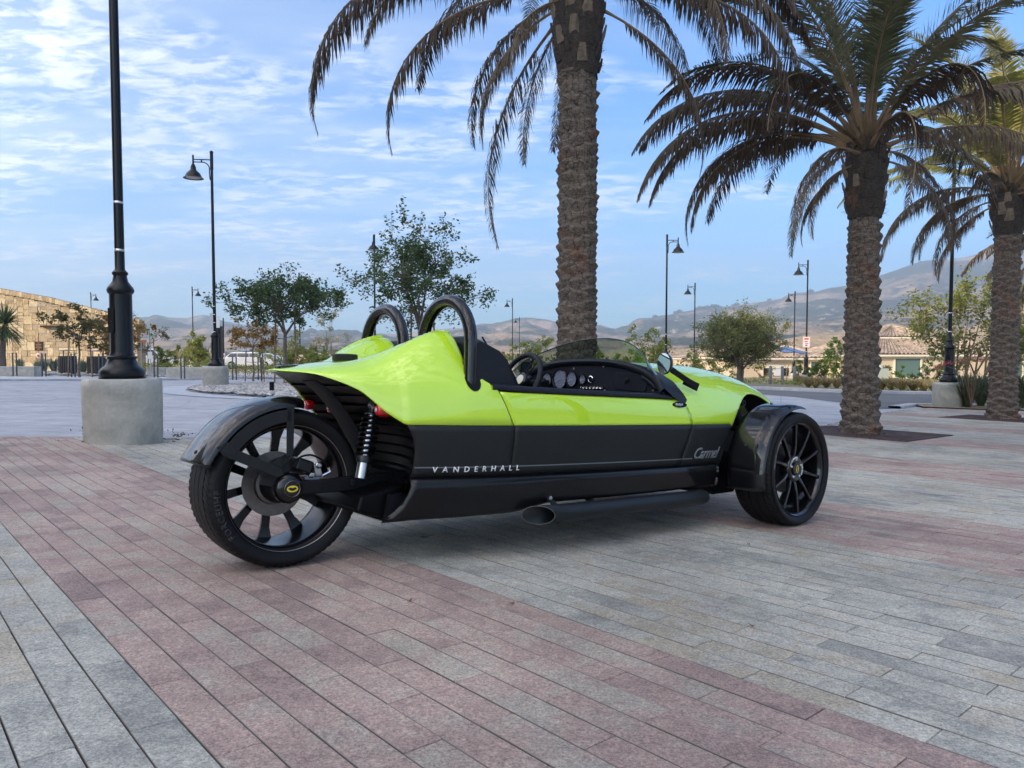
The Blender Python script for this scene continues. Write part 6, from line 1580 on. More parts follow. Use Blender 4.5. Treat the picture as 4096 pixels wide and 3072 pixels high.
# weed sprigs at the plaza edge
for (xd, yd, Y, s_, nm) in ((198, 935, 7.72, .10, 'small weed sprouting at the left foot of the big concrete footing'), (382, 940, 8.45, .05, 'tiny weed at the plaza edge right of the big concrete footing')):
    p = on_ground(xd, Y); mb = MB(); r_w = random.Random(2)
    for k in range(46): q = Vector((r_w.gauss(0, 1) * s_, r_w.gauss(0, .4) * s_, abs(r_w.gauss(0, .5)) * s_ + .01)); leaf(mb, q, Vector((r_w.gauss(0, 1), r_w.gauss(0, 1), .4)), .03, r_w)
    for k in range(5): mb.tube([(0, 0, 0), (r_w.gauss(0, 1) * s_, 0, s_ * .6)], .002, 4)
    o = mb.build('weed', M['lf_olive']); o.location = p; tag(o, nm, 'weed')

# ================================================================ STONE-WALLED BUILDING ON THE LEFT
YW = 42.0
def wx(xd): return at(xd, 829, YW).x
def wtop(x):
    return lerp([(-36, 5.0), (wx(0), at(0, 622, YW).z), (wx(110), at(110, 642, YW).z), (wx(227), at(227, 672, YW).z), (wx(300), at(300, 690, YW).z), (-18, 1.7)], x)
m_, t_, b_ = newmat('ashlar_stone'); oi = t_.new('ShaderNodeTexWhiteNoise'); pp = P3(t_)
cell = t_.new('ShaderNodeAttribute'); cell.attribute_name = 'tone'; rn = t_.new('ShaderNodeObjectInfo')
f_ = t_.math('FRACT', t_.math('ADD', rn.outputs['Random'], t_.noise(t_.mapping(pp, (1, 0, 1)), 1.1, 2, .5)))
t_.put(b_.inputs['Base Color'], t_.mix(1.0, t_.ramp(f_, [(0, (.34, .25, .14)), (.3, (.55, .42, .25)), (.55, (.66, .54, .35)), (.8, (.46, .33, .19)), (1, (.38, .33, .26))]), t_.ramp(t_.noise(pp, 9, 5, .65), [(.3, (.75, .75, .75)), (.7, (1.15, 1.15, 1.15))]), 'MULTIPLY')); b_.inputs['Roughness'].default_value = .9
t_.put(b_.inputs['Normal'], t_.bump(t_.noise(pp, 14, 5, .7), .6, .04)); M['ashlar'] = m_
M['mortar'] = simple('mortar', (.30, .24, .16), .95)
def stone_building():
    root = empty('stone_wall', (wx(150), YW, g(wx(150), YW)), 0, 'high tan stone wall with a sloping top at the far left', 'wall')
    bx, by, bz = root.location; xr = wx(301); xl = -36.0; r = random.Random(6)
    mb = MB(); pts = [(xl - bx, -1.2), (xr - bx, -1.2)] + [(x - bx, wtop(x) - bz - .05) for x in [xr + (xl - xr) * k / 14 for k in range(15)]]
    mb.poly(pts, .06, .75, 'y'); o = mb.build('wall', M['mortar'], root); fix_normals(o)
    # random-coursed ashlar: rectangles packed on a 0.16 m grid
    gs = .165; nx = int((xr - xl) / gs); nz = int(6.6 / gs); occ = [[False] * (nz + 8) for _ in range(nx + 8)]; cells = []
    for j in range(nz):
        for i in range(nx):
            if occ[i][j]: continue
            w_ = r.choice((2, 2, 3, 3, 4, 1)); h_ = r.choice((1, 2, 2, 2, 1, 3))
            while w_ > 1 and any(occ[i + a][j] for a in range(w_)): w_ -= 1
            w_ = min(w_, nx - i)
            while h_ > 1 and any(occ[i + a][j + b] for a in range(w_) for b in range(h_)): h_ -= 1
            for a in range(w_):
                for b in range(h_): occ[i + a][j + b] = True
            cells.append((i, j, w_, h_))
    cube = MB(); cube.box((0, -.5, 0), (1, 1, 1)); cm_ = cube.mesh('stone', M['ashlar']); rest = MB(); count = 0
    order = []
    for i, j, w_, h_ in cells:
        x0 = xl + i * gs; z0 = -1.35 + j * gs; x1 = x0 + w_ * gs; z1 = z0 + h_ * gs; zl = wtop((x0 + x1) / 2) - .30
        if z0 > zl - .05: continue
        z1 = min(z1, zl); order.append((-(w_ * h_) if x1 > wx(-8) else 99, x0, x1, z0, z1))
    order.sort()
    for _, x0, x1, z0, z1 in order:
        cx_, cz_ = (x0 + x1) / 2 - bx, (z0 + z1) / 2 - bz; th = .05 + r.uniform(0, .03); sx, sz = (x1 - x0) - .018, (z1 - z0) - .018
        if count < 300 and x1 > wx(-8) and z1 > g((x0 + x1) / 2, YW):
            o = obj('stone', cm_, root, (cx_, .06, cz_), None, (sx, th, sz)); count += 1
        else: rest.box((cx_, .06 - th / 2, cz_), (sx, th, sz))
    tag(rest.build('stones', M['ashlar'], root), kind='stuff')
    # coping: small upright stones along the slope, and the side return
    x = xl; mbc = []
    while x < xr:
        w_ = r.uniform(.14, .22); zc_ = wtop(x + w_ / 2); cp = MB(); cp.box((x + w_ / 2 - bx, .08, zc_ - bz - .13), (w_ - .012, .34, .27)); x += w_; mbc.append(cp)
    for cp in mbc: cp.build('coping_stone', M['ashlar'], root)
    mb = MB()
    for k in range(18):
        for q in range(1):
            z0 = -1.3 + k * .19; 
            if z0 < wtop(xr) - .2: mb.box((xr - bx + .03, .40, z0 - bz + .09), (.06, .62, .175))
    tag(mb.build('side_stones', M['ashlar'], root), kind='stuff')
    mb = MB(); mb.box((wx(118) - bx, -.10, at(118, 705, YW).z - bz), (wx(142) - wx(96), .22, .09)); mb.build('ledge', simple('dark_bronze', (.05, .03, .02), .4, .6), root)
stone_building()
M['bronze'] = simple('bronze_plaque', (.06, .032, .028), .35, .5); M['bronzetxt'] = simple('bronze_letters', (.38, .24, .16), .4, .6)
c0, c1 = at(73, 738, YW - .1), at(91, 757, YW - .1); root = empty('wall_plaque', ((c0.x + c1.x) / 2, YW - .02, (c0.z + c1.z) / 2), 0, 'dark square bronze plaque on the stone wall', 'plaque')
mb = MB(); mb.box((0, 0, 0), (c1.x - c0.x, .06, c0.z - c1.z)); mb.build('plate', M['bronze'], root)
mb = MB()
for k, (w_, n_) in enumerate(((.12, 3), (.34, 8), (.26, 5), (.36, 8), (.16, 4))):
    for j in range(n_): mb.box((-w_ / 2 + w_ * (j + .5) / n_, -.033, .18 - k * .09), (w_ / n_ * .62, .008, .045))
mb.build('raised_letters', M['bronzetxt'], root)
p = at(82, 768, YW - .1); mb = MB(); mb.lathe([(.15, 0), (.15, .05), (.10, .07), (.0001, .07)], 24, Matrix.Rotation(rad(90), 3, 'X'), (0, 0, 0)); o = mb.build('wall_lamp', simple('pink_disc', (.55, .40, .34), .5)); o.location = (p.x, YW - .02, p.z); tag(o, 'round pale pink fitting on the stone wall below the plaque', 'wall fitting'); mb = MB(); mb.lathe([(.06, 0), (.055, .03), (.0001, .04)], 16, Matrix.Rotation(rad(90), 3, 'X'), (.01, -.06, -.01)); mb.build('lens', simple('maroon_lens', (.18, .03, .05), .3), o)
# rubbish bins
M['bin'] = simple('bin_brown', (.055, .050, .045), .5); M['binlid'] = simple('bin_lid_grey', (.10, .11, .12), .4); M['binblue'] = simple('bin_lid_blue', (.05, .08, .30), .4)
for xd, nm, lm in ((147, 'slatted brown litter bin with a grey rain lid, in front of the stone wall', 'binlid'), (209, 'slatted brown litter bin with a blue rain lid, beside the nearest lamp', 'binblue')):
    root = empty('litter_bin', gp(xd, 34, .05), 0, nm, 'litter bin', 'slatted litter bins'); R_ = .37
    mb = MB(); mb.lathe([(R_ - .03, 0), (R_ - .03, .82)], 24, cap=False); mb.lathe([(R_ + .005, .76), (R_ + .005, .84), (R_ - .03, .85)], 24, cap=False); mb.lathe([(R_ + .005, .0), (R_ + .005, .07)], 24, cap=False); mb.build('drum', M['bin'], root, 40)
    for k in range(26):
        a = 2 * math.pi * k / 26; mb = MB(); mb.box((R_ * math.cos(a), R_ * math.sin(a), .42), (.02, .055, .72), Matrix.Rotation(a, 3, 'Z')); mb.build('slat', M['bin'], root)
    for a in (30, 150, 270): mb = MB(); mb.tube([(.3 * math.cos(rad(a)), .3 * math.sin(rad(a)), .8), (.3 * math.cos(rad(a)), .3 * math.sin(rad(a)), 1.08)], .018, 8); mb.build('lid_post', M[lm], root)
    mb = MB(); mb.lathe([(.37, 1.08), (.37, 1.10), (.0001, 1.14)], 24); mb.build('rain_lid', M[lm], root, 40)
# planters
for (xa, xb, Y, yt, nm) in ((-30, 73, 31.2, 792, 'long low concrete planter wall at the left edge'), (358, 440, 32.2, 794, 'low concrete bench block beside the island lamp footing'), (318, 356, 34.5, 794, 'low concrete wall running back behind the paired bollards')):
    a = at(xa, yt, Y); b = at(xb, yt, Y); root = MB(); zt = a.z; zg_ = min(g(a.x, Y), g(b.x, Y)) - .1; root.box(((a.x + b.x) / 2, Y + .3, (zt + zg_) / 2), (b.x - a.x, .6, zt - zg_)); o = root.build('concrete_planter', M['cast']); tag(o, nm, 'planter', 'low concrete planter walls'); bevel(o, .015)
# paired bollards: two slim posts each
M['post'] = simple('bollard_grey', (.06, .065, .07), .4, .3)
bl = [(33, 30.0, 828), (96, 30.0, 831), (159, 30.0, 834), (219, 30.0, 836), (337.5, 30.5, 856), (395.5, 30.5, 858), (507, 30.5, 862), (562, 31, 864)]
bn = ['at the left edge in front of the planter', 'right of the left planter', 'in front of the left litter bin', 'in front of the blue-lidded bin', 'just right of the nearest lamp', 'left of the island lamp', 'right of the island lamp', 'left of the car tail']
proto = None
for (xd, Y, zt), nm in zip(bl, bn):
    p = gp(xd, Y, .05); H = at(xd, 540 + zt * .26856, Y).z - p.z
    if proto is None:
        proto = empty('paired_bollard', p)
        for s_ in (-1, 1): mb = MB(); mb.lathe([(.028, 0), (.028, 1.0), (.02, 1.01), (.0001, 1.012)], 10, o=(s_ * .075, 0, 0)); mb.build('post', M['post'], proto, 40)
        mb = MB(); mb.bar((-.075, 0, .96), (.075, 0, .96), .012, .012); mb.build('cross_bar', M['post'], proto); o = proto
    else: o = copy_tree(proto)
    o.location = p; o.scale = (1, 1, H); tag(o, 'pair of slim grey bollard posts ' + nm, 'bollard', 'paired slim bollards along the turning circle')
# thick single bollards on the right
proto = None
for xd, nm in ((1664, 'thick grey bollard in front of the garage, left one'), (1689.5, 'thick grey bollard in front of the garage, middle one'), (1716, 'thick grey bollard directly before the low lamp footing')):
    p = gp(xd, 41.5, .05)
    if proto is None: mb = MB(); mb.lathe([(.085, 0), (.085, 1.05), (.06, 1.09), (.0001, 1.1)], 14); proto = mb.build('bollard', simple('bollard_weathered', (.16, .17, .18), .5), smooth=40); o = proto
    else: o = proto.copy(); COL.objects.link(o)
    o.location = p; tag(o, nm, 'bollard', 'thick bollards before the garage')
# map board
root = empty('map_board', gp(316, 36), 0, 'white map board in a green and orange frame on two posts', 'sign'); W_ = .50; zb, zt = at(316, 739, 36).z - root.location.z, at(316, 710, 36).z - root.location.z
for s_ in (-1, 1): mb = MB(); mb.tube([(s_ * .22, .03, 0), (s_ * .22, .03, zt)], .025, 8); mb.build('post', M['signgrey'], root, 60)
mb = MB(); mb.box((0, 0, (zb + zt) / 2), (W_, .03, zt - zb)); bd_ = mb.build('board', M['signwhite'], root)
mb = MB(); mb.box((0, -.02, zt - .03), (W_, .012, .06)); mb.box((W_ / 2 - .02, -.02, (zb + zt) / 2), (.04, .010, zt - zb)); mb.build('green_frame', M['signgreen'], bd_); mb = MB(); mb.box((-.03, -.028, zt - .10), (W_ * .8, .008, .05)); mb.box((-.08, -.028, zb + .05), (W_ * .6, .008, .10)); mb.build('orange_band', M['signorange'], bd_)
mb = MB()
for k in range(6):
    for j in range(5): mb.box((-.18 + k * .065, -.022, zb + .22 + j * .075), (.045, .006, .035))
mb.build('map_print', M['signgrey'], bd_)
root = empty('notice_board', gp(326, 34), 0, 'small blank white notice on a short post right of the map board', 'sign'); h1 = at(326, 765, 34).z - root.location.z; mb = MB(); mb.tube([(0, 0, 0), (0, 0, h1)], .02, 8); mb.build('post', M['signgrey'], root); mb = MB(); mb.box((0, -.03, h1 - .05), (.20, .02, .32)); mb.build('plate', M['signwhite'], root)
# small black uplighter in the gravel
p = on_ground(587, 19.5); mb = MB(); mb.lathe([(.06, -.1), (.06, .30), (.05, .31), (.05, .29), (.0001, .29)], 16); o = mb.build('garden_light', M['matte'], smooth=40); o.location = (p.x, p.y, p.z + .02); tag(o, 'short black cylinder light standing in the gravel island', 'garden light')
# tree stakes of pier walls beyond
M['stucco'] = simple('pier_stucco', (.50, .42, .30), .9, var=.1, vscale=3)
for (xd, w_, yt, Y, nm) in ((680, .95, 768, 44, 'square tan wall pier beyond the fuel cap'), (650, 1.2, 771, 46, 'low tan wall with a dark railing gap beyond the car tail')):
    p = gp(xd, Y); H = at(xd, yt, Y).z - p.z; root = empty('garden_wall', p, 0, nm, 'wall'); mb = MB(); mb.box((0, 0, H / 2), (w_, .4, H)); mb.build('pier', M['stucco'], root); mb = MB(); mb.poly([(-w_ / 2 - .06, H), (w_ / 2 + .06, H), (w_ / 2 + .06, H + .05), (0, H + .14), (-w_ / 2 - .06, H + .10)], -.26, .26, 'y'); mb.build('coping', M['stucco'], root)
# ================================================================ PARKED CARS FAR LEFT
def far_car(xd, Y, col, label, rz=0, L=4.6, Wc=1.85, H=1.65):
    root = empty('parked_car', gp(xd, Y), rad(rz), label, 'car', 'cars parked beyond the hedge'); pm = paint('car_paint', col)
    lo = [(-L / 2, .35), (-L / 2 + .02, .75), (-L / 2 + .15, 1.0), (-.95, 1.05), (1.35, 1.02), (L / 2 - .35, .92), (L / 2 - .03, .75), (L / 2, .4), (L / 2 - .1, .25), (-L / 2 + .1, .25)]
    gh = [(-L / 2 + .25, .98), (-L / 2 + .75, H - .06), (-1.1, H), (.3, H), (.75, H - .08), (1.45, 1.0)]
    mb = MB(); mb.poly([(x, z) for x, z in reversed(lo)], -Wc / 2, Wc / 2, 'y'); o = mb.build('body', pm, root); fix_normals(o); bevel(o, .09, 3)
    mb = MB(); n = len(gh); vs = [(x, -Wc / 2 + .06 + (.16 if z > 1.2 else 0), z) for x, z in gh] + [(x, Wc / 2 - .06 - (.16 if z > 1.2 else 0), z) for x, z in gh]
    mb.add(vs, [tuple(range(n)), tuple(range(2 * n - 1, n - 1, -1))] + [(i, (i + 1) % n, n + (i + 1) % n, n + i) for i in range(n)]); o = mb.build('cabin', pm, root); fix_normals(o); bevel(o, .05, 2)
    gm = M.setdefault('carglass', simple('car_glass', (.02, .025, .03), .06, coat=.5))
    for s_ in (-1, 1):
        for (a, b) in ((-1.75, -.95), (-.88, .05), (.12, 1.1)):
            y = s_ * (Wc / 2 - .045); y2 = s_ * (Wc / 2 - .19); top = H - .12
            xa, xb = (a + .28 if a < -1.7 else a), (b - .42 if b > 1 else b)
            mb = MB(); mb.add([(a, y + s_ * .012, 1.08), (b, y + s_ * .012, 1.06), (xb, y2 + s_ * .02, top), (xa, y2 + s_ * .02, top)], [(0, 1, 2, 3)]); o = mb.build('side_window', gm, root); fix_normals(o)
    mb = MB(); mb.add([(.82, -.66, H - .13), (.82, .66, H - .13), (1.44, .78, 1.07), (1.44, -.78, 1.07)], [(0, 1, 2, 3)]); o = mb.build('windscreen', gm, root); o.location = (.035, 0, .02)
    mb = MB(); mb.add([(-L / 2 + .28, -.75, 1.1), (-L / 2 + .28, .75, 1.1), (-L / 2 + .66, .64, H - .14), (-L / 2 + .66, -.64, H - .14)], [(0, 1, 2, 3)]); o = mb.build('rear_window', gm, root); o.location = (-.05, 0, .02)
    for x in (-1.38, 1.42):
        for s_ in (-1, 1):
            mb = MB(); mb.lathe([(.20, .01), (.33, .0), (.345, -.02), (.345, -.18), (.2, -.2)], 24, Matrix.Rotation(rad(90 * s_ * -1), 3, 'X') if s_ > 0 else Matrix.Rotation(rad(90), 3, 'X'), (x, s_ * (Wc / 2 + .01), .345)); wh = mb.build('wheel', M['rubber'], root, 40)
            mb = MB(); mb.lathe([(.21, .012), (.12, .02), (.0001, .02)], 16, Matrix.Rotation(rad(90 * s_ * -1), 3, 'X') if s_ > 0 else Matrix.Rotation(rad(90), 3, 'X'), (x, s_ * (Wc / 2 + .01), .345)); mb.build('rim', M['alu'], wh, 40)
    for s_ in (-1, 1):
        mb = MB(); mb.box((-L / 2 + .06, s_ * .78, .92), (.16, .16, .26)); mb.build('tail_light', M['redlens'], root); mb = MB(); mb.box((L / 2 - .12, s_ * .75, .78), (.2, .22, .14)); mb.build('headlight', M['clearlens'], root)
    return root
far_car(503, 70, (.05, .06, .08), 'dark grey parked SUV showing its side behind the island lamp', 168, 4.5)
far_car(540, 66, (.62, .64, .67), 'silver-white parked hatchback in front of the dark SUV', 10, 4.4, H=1.5)
far_car(572, 75, (.35, .45, .6), 'pale blue parked car mostly hidden behind the silver hatchback', 10, 4.3, H=1.4)
far_car(316, 60, (.55, .58, .62), 'pale parked car glimpsed beside the end of the stone wall', 14, 4.6)

# ================================================================ HOUSES ON THE RIGHT
M['hwall'] = simple('house_stucco', (.56, .46, .33), .9, var=.06, vscale=1.2, bump=.3, bscale=25)
M['htrim'] = simple('house_trim', (.70, .64, .52), .8)
m_, t_, b_ = newmat('clay_roof_tile'); wn_ = t_.new('ShaderNodeTexWhiteNoise'); t_.put(wn_.inputs['Vector'], t_.vmath('FLOOR', t_.vmath('MULTIPLY', P3(t_), (3.3, 3.3, 5))))
t_.put(b_.inputs['Base Color'], t_.ramp(wn_.outputs['Value'], [(0, (.20, .15, .11)), (.4, (.32, .25, .19)), (.75, (.42, .33, .26)), (1, (.27, .22, .18))])); b_.inputs['Roughness'].default_value = .85; M['tile'] = m_
M['hglass'] = simple('house_glass', (.10, .17, .16), .08); M['dark'] = simple('garage_dark', (.02, .018, .016), .9); M['solar'] = simple('solar_panel', (.03, .05, .10), .08, coat=1); M['solarframe'] = simple('solar_frame', (.5, .5, .5), .4, .6)
def tiled_slope(mb, A, B, C, D, pitch=.34, course=.42, amp=.10):
    """barrel tiles over the quad A-B (eave) to D-C (ridge side); columns run up the slope"""
    A, B, C, D = map(Vector, (A, B, C, D)); n = max(2, int((B - A).length / pitch)); up = max((D - A).length, (C - B).length); m = max(2, int(up / course)); nrm = (B - A).cross(D - A).normalized()
    if nrm.z < 0: nrm = -nrm
    P = []
    K = 4
    for i in range(n * K + 1):
        u = i / (n * K); row = []
        e = A.lerp(B, u); t_ = D.lerp(C, u); w = max(0, math.sin(math.pi * ((i % K) / K))) * amp
        for j in range(m):
            for (f_, s_) in ((0, .03), (1, .0)): row.append(e.lerp(t_, (j + f_) / m) + nrm * (w + s_))
        P.append(row)
    mb.grid(P)
def hip_house(name, corner, L, Dp, wallh, ov, rise, label, rz=0, openings=(), ridge_in=None, solar=None):
    root = empty(name, corner, rad(rz), label, 'house', 'stucco houses with tiled roofs')
    mb = MB(); mb.box((L / 2, Dp / 2, wallh / 2 - .4), (L, Dp, wallh + .8)); mb.build('wall', M['hwall'], root)
    mb = MB(); mb.box((L / 2, Dp / 2, wallh + .04), (L + ov * 2 - .1, Dp + ov * 2 - .1, .16)); mb.box((L / 2, Dp / 2, wallh - .12), (L + .16, Dp + .16, .18)); mb.build('eave', M['htrim'], root)
    z0 = wallh + .12; a = Vector((-ov, -ov, z0)); b = Vector((L + ov, -ov, z0)); c = Vector((L + ov, Dp + ov, z0)); d = Vector((-ov, Dp + ov, z0)); hi = ridge_in or (Dp / 2 + ov); r0 = Vector((-ov + hi, Dp / 2, z0 + rise)); r1 = Vector((L + ov - hi, Dp / 2, z0 + rise))
    mb = MB(); tiled_slope(mb, a, b, r1, r0); tiled_slope(mb, b, c, r1, r1); tiled_slope(mb, c, d, r0, r1); tiled_slope(mb, d, a, r0, r0); rf = mb.build('roof', M['tile'], root, 30); tag(rf)
    mb = MB()
    for p, q in ((a, r0), (b, r1), (c, r1), (d, r0), (r0, r1)): mb.tube([p + Vector((0, 0, .04)), q + Vector((0, 0, .06))], .11, 8)
    mb.build('ridge_tiles', M['tile'], rf, 60)
    for kind, x, z, w_, h_ in openings:
        if kind == 'window':
            mb = MB(); t = .12
            mb.box((x, -.05, z + h_ / 2 + t / 2), (w_ + 2 * t, .12, t)); mb.box((x, -.05, z - h_ / 2 - t / 2), (w_ + 2 * t, .12, t)); mb.box((x - w_ / 2 - t / 2, -.05, z), (t, .12, h_)); mb.box((x + w_ / 2 + t / 2, -.05, z), (t, .12, h_)); fr = mb.build('window', M['htrim'], root)
            mb = MB(); mb.box((x, -.015, z), (w_, .02, h_)); mb.build('pane', M['hglass'], fr)
        elif kind == 'garage':
            mb = MB(); mb.box((x, -.02, z), (w_, .06, h_)); go = mb.build('garage_opening', M['dark'], root); mb = MB(); mb.box((x, -.08, z + h_ / 2 + .08), (w_ + .3, .14, .16)); mb.box((x - w_ / 2 - .08, -.08, z), (.16, .14, h_)); mb.box((x + w_ / 2 + .08, -.08, z), (.16, .14, h_)); mb.build('trim', M['htrim'], go); mb = MB(); mb.box((x, -.07, z - h_ / 2 + .45), (w_ * .55, .04, .9)); mb.build('stored_sheet', simple('white_sheet', (.6, .62, .65), .6), go)
    if solar:
        for (t0, t1, s0, s1) in solar:
            # panels lie on the front slope (fractions along and up)
            def pt(u, v): e = a.lerp(b, u); q = r0.lerp(r1, u); return e.lerp(q, v) + Vector((0, -.06, .14))
            mb = MB(); mb.add([pt(t0, s0), pt(t1, s0), pt(t1, s1), pt(t0, s1)], [(0, 1, 2, 3)]); o = mb.build('solar_panel', M['solar'], rf); o.modifiers.new('t', 'SOLIDIFY').thickness = .04
    return root
# near house (left of the two): garage and hip roof
YA = 62.0; cA = at(1580, 829, YA); zgA = at(1650, 812, YA).z; wallA = at(1650, 776, YA).z - zgA
hip_house('house', (cA.x, YA, zgA), 8.0, 8.5, wallA, .55, at(1700, 743, YA + 4).z - (zgA + wallA), 'stucco house with an open garage and a tiled hip roof, left one', rz=4, openings=(('garage', at(1678, 829, YA).x - cA.x, (wallA - .75) / 2, at(1708, 829, YA).x - at(1650, 829, YA).x, wallA - .75), ('window', 7.2, wallA * .55, .7, .9)), ridge_in=3.6, solar=((.60, .74, .25, .75), (.76, .88, .2, .6)))
YB2 = 60.0; cB = at(1817, 829, YB2); zgB = at(1900, 822, YB2).z; wallB = at(1900, 769, YB2).z - zgB
hip_house('house', (cB.x, YB2, zgB), 15.5, 9, wallB, .5, at(1930, 733, YB2 + 4.5).z - (zgB + wallB), 'stucco house with a lit square window, behind the two right palms', rz=2, openings=(('window', at(1962, 829, YB2).x - cB.x, at(1962, 794, YB2).z - zgB, 2.1, 1.55), ('window', 14.6, wallB * .5, .9, 1.3)), ridge_in=5)
pB = at(1924, 712, YB2 + 7); hip_house('house_tower', (pB.x - 2.3, YB2 + 4.6, zgB), 4.6, 4.6, at(1924, 731, YB2 + 5).z - zgB, .4, 1.0, 'raised square tower part with a small tiled cap on the right house', ridge_in=2.65)
cC = at(1066, 829, 85); zC = at(1083, 812, 85).z; hip_house('house', (cC.x, 85, zC), 7, 8, at(1083, 796, 85).z - zC, .5, at(1090, 775, 88).z - at(1083, 796, 85).z, 'distant orange-tiled house seen between the seat and the steering wheel', solar=((.25, .55, .3, .7),))
cD = at(1478, 829, 110); zD = at(1500, 800, 110).z; hip_house('house', (cD.x, 110, zD), 14, 9, at(1500, 776, 110).z - zD, .5, at(1500, 766, 112).z - at(1500, 776, 110).z, 'distant low tiled house left of the round dark tree', solar=((.3, .6, .3, .7),))
# utility cabinet
p = gp(1903, 38.5); root = empty('utility_cabinet', p, rad(-8), 'grey-green utility cabinet with a round vent top, right of the near palm', 'cabinet'); M['cab'] = simple('cabinet_grey_green', (.33, .37, .33), .5); H = at(1903, 795, 38.5).z - p.z
mb = MB(); mb.box((0, 0, H - .38), (.62, .35, .72)); mb.build('box', M['cab'], root); mb = MB(); mb.box((0, 0, (H - .74) / 2), (.34, .25, H - .74)); mb.build('pedestal', M['signwhite'], root); mb = MB(); mb.lathe([(.10, 0), (.10, .16), (.0001, .17)], 14, o=(.0, 0, H)); mb.build('meter', M['cab'], root); mb = MB(); mb.tube([(.3, 0, .28), (.48, 0, .28), (.52, 0, 0)], .05, 10); mb.build('pipe', M['signwhite'], root, 60)

# ================================================================ HILLS
def hill_mat(name, dry, scrub, rock, scale, cover):
    m, t, b = newmat(name); co = P3(t); q = t.mapping(co, (1, .55, 1.6))
    n1 = t.noise(q, scale, 7, .62, .3); n2 = t.noise(q, scale * 6, 5, .68); n3 = t.noise(t.mapping(co, (1, 1, 3)), scale * 2.4, 5, .7); n4 = t.noise(q, scale * 22, 3, .7)
    mask = t.maprange(t.math('ADD', t.math('MULTIPLY', n1, .62), t.math('ADD', t.math('MULTIPLY', n2, .25), t.math('MULTIPLY', n4, .13))), cover - .035, cover + .035)
    c = t.mix(mask, t.mix(t.maprange(n3, .35, .65), dry, tuple(k * .78 for k in dry)), scrub)
    c = t.mix(t.math('MULTIPLY', t.maprange(t.math('ADD', t.math('MULTIPLY', n2, .6), t.math('MULTIPLY', n4, .4)), .57, .62), .75), c, rock)
    t.put(b.inputs['Base Color'], c); b.inputs['Roughness'].default_value = 1; b.inputs['Specular IOR Level'].default_value = .1
    t.put(b.inputs['Normal'], t.bump(t.math('ADD', n1, t.math('MULTIPLY', n2, .4)), .6, 30)); return m
def ridge(name, prof, R, depth, base_yd, mat, seed, rough, n=420, m=60, x0=-900, x1=3200, back=.35):
    P = []
    f = smooth_tab(prof)
    for i in range(n + 1):
        xd = x0 + (x1 - x0) * i / n; row = []
        for j in range(m + 1):
            t = j / m
            if t <= .75: s = t / .75; Y = R - depth * (1 - s); k = s
            else: s = (t - .75) / .25; Y = R + depth * back * s; k = 1 - .45 * s
            top = at(xd, f(xd), R).z; zb = at(xd, base_yd, R - depth).z
            x = at(xd, 829, Y).x
            shape = k ** 1.15
            nz = mnoise.fractal(Vector((x / (R * .07) + seed, Y / (R * .07), seed)), .8, 2.1, 6) + .55 * (1 - abs(mnoise.noise(Vector((x / (R * .040) + seed * 2, Y / (R * .16), 0)))) * 2.4) + .14 * (1 - abs(mnoise.noise(Vector((x / (R * .014) + seed, Y / (R * .05), 3)))) * 2.4)
            h = zb + (top - zb) * shape + nz * rough * R * .01 * (4 * k * (1 - k) if t <= .75 else (1 - s) * s) 
            if t <= .75 and k > .94: h += mnoise.noise(Vector((x / (R * .006), seed, 0))) * R * .0010 * rough
            row.append((x, Y, h))
        P.append(row)
    mb = MB(); mb.grid(P); o = mb.build(name, mat, smooth=180); fix_normals(o); return tag(o, kind='structure')
farp = [(-900, 640), (-400, 650), (0, 690), (200, 700), (320, 686), (337, 680), (352, 682), (375, 686), (403, 687), (425, 683), (443, 680), (458, 684), (480, 692), (520, 700), (560, 706), (620, 712), (680, 716), (735, 718), (800, 724), (860, 722), (940, 716), (1000, 708), (1049, 701), (1090, 694), (1118, 687), (1133, 686), (1160, 688), (1184, 691), (1205, 698), (1250, 704), (1291, 704), (1331, 711), (1350, 706), (1374, 692), (1410, 686), (1458, 677), (1490, 671), (1510, 667), (1545, 664), (1578, 661), (1612, 656), (1646, 651), (1681, 645), (1700, 636), (1715, 632), (1746, 632), (1783, 623), (1829, 616), (1860, 606), (1896, 595), (1925, 585), (1953, 575), (1975, 567), (1998, 562), (2034, 560), (2060, 558), (2084, 554), (2130, 542), (2180, 540), (2212, 545), (2400, 560), (3200, 640)]
H_A = hill_mat('hill_far', (.33, .25, .185), (.05, .062, .045), (.44, .37, .30), .0035, .475)
ridge('far_hills', farp, 2600, 1500, 762, H_A, 3.0, .8, n=620, m=112)
midp = [(-900, 735), (200, 742), (320, 735), (420, 722), (520, 728), (600, 740), (700, 745), (800, 740), (900, 738), (1000, 733), (1050, 724), (1110, 716), (1160, 722), (1210, 732), (1300, 738), (1400, 727), (1500, 716), (1600, 706), (1700, 694), (1800, 688), (1900, 668), (1990, 662), (2050, 650), (2120, 662), (2212, 648), (3200, 640)]
H_B = hill_mat('hill_mid', (.31, .235, .165), (.05, .058, .04), (.42, .35, .27), .006, .50)
ridge('mid_hills', midp, 1500, 900, 770, H_B, 9.0, .6, n=480, m=72)
nearp = [(-900, 775), (800, 772), (1000, 766), (1200, 765), (1400, 762), (1550, 752), (1692, 733), (1749, 723), (1829, 717), (1891, 707), (1922, 698), (1990, 712), (2060, 716), (2130, 690), (2188, 668), (2212, 660), (3200, 640)]
H_C = hill_mat('hill_near', (.40, .30, .19), (.13, .13, .06), (.42, .33, .22), .02, .62)
ridge('near_hills', nearp, 520, 330, 792, H_C, 15.0, .5, n=360, m=52)
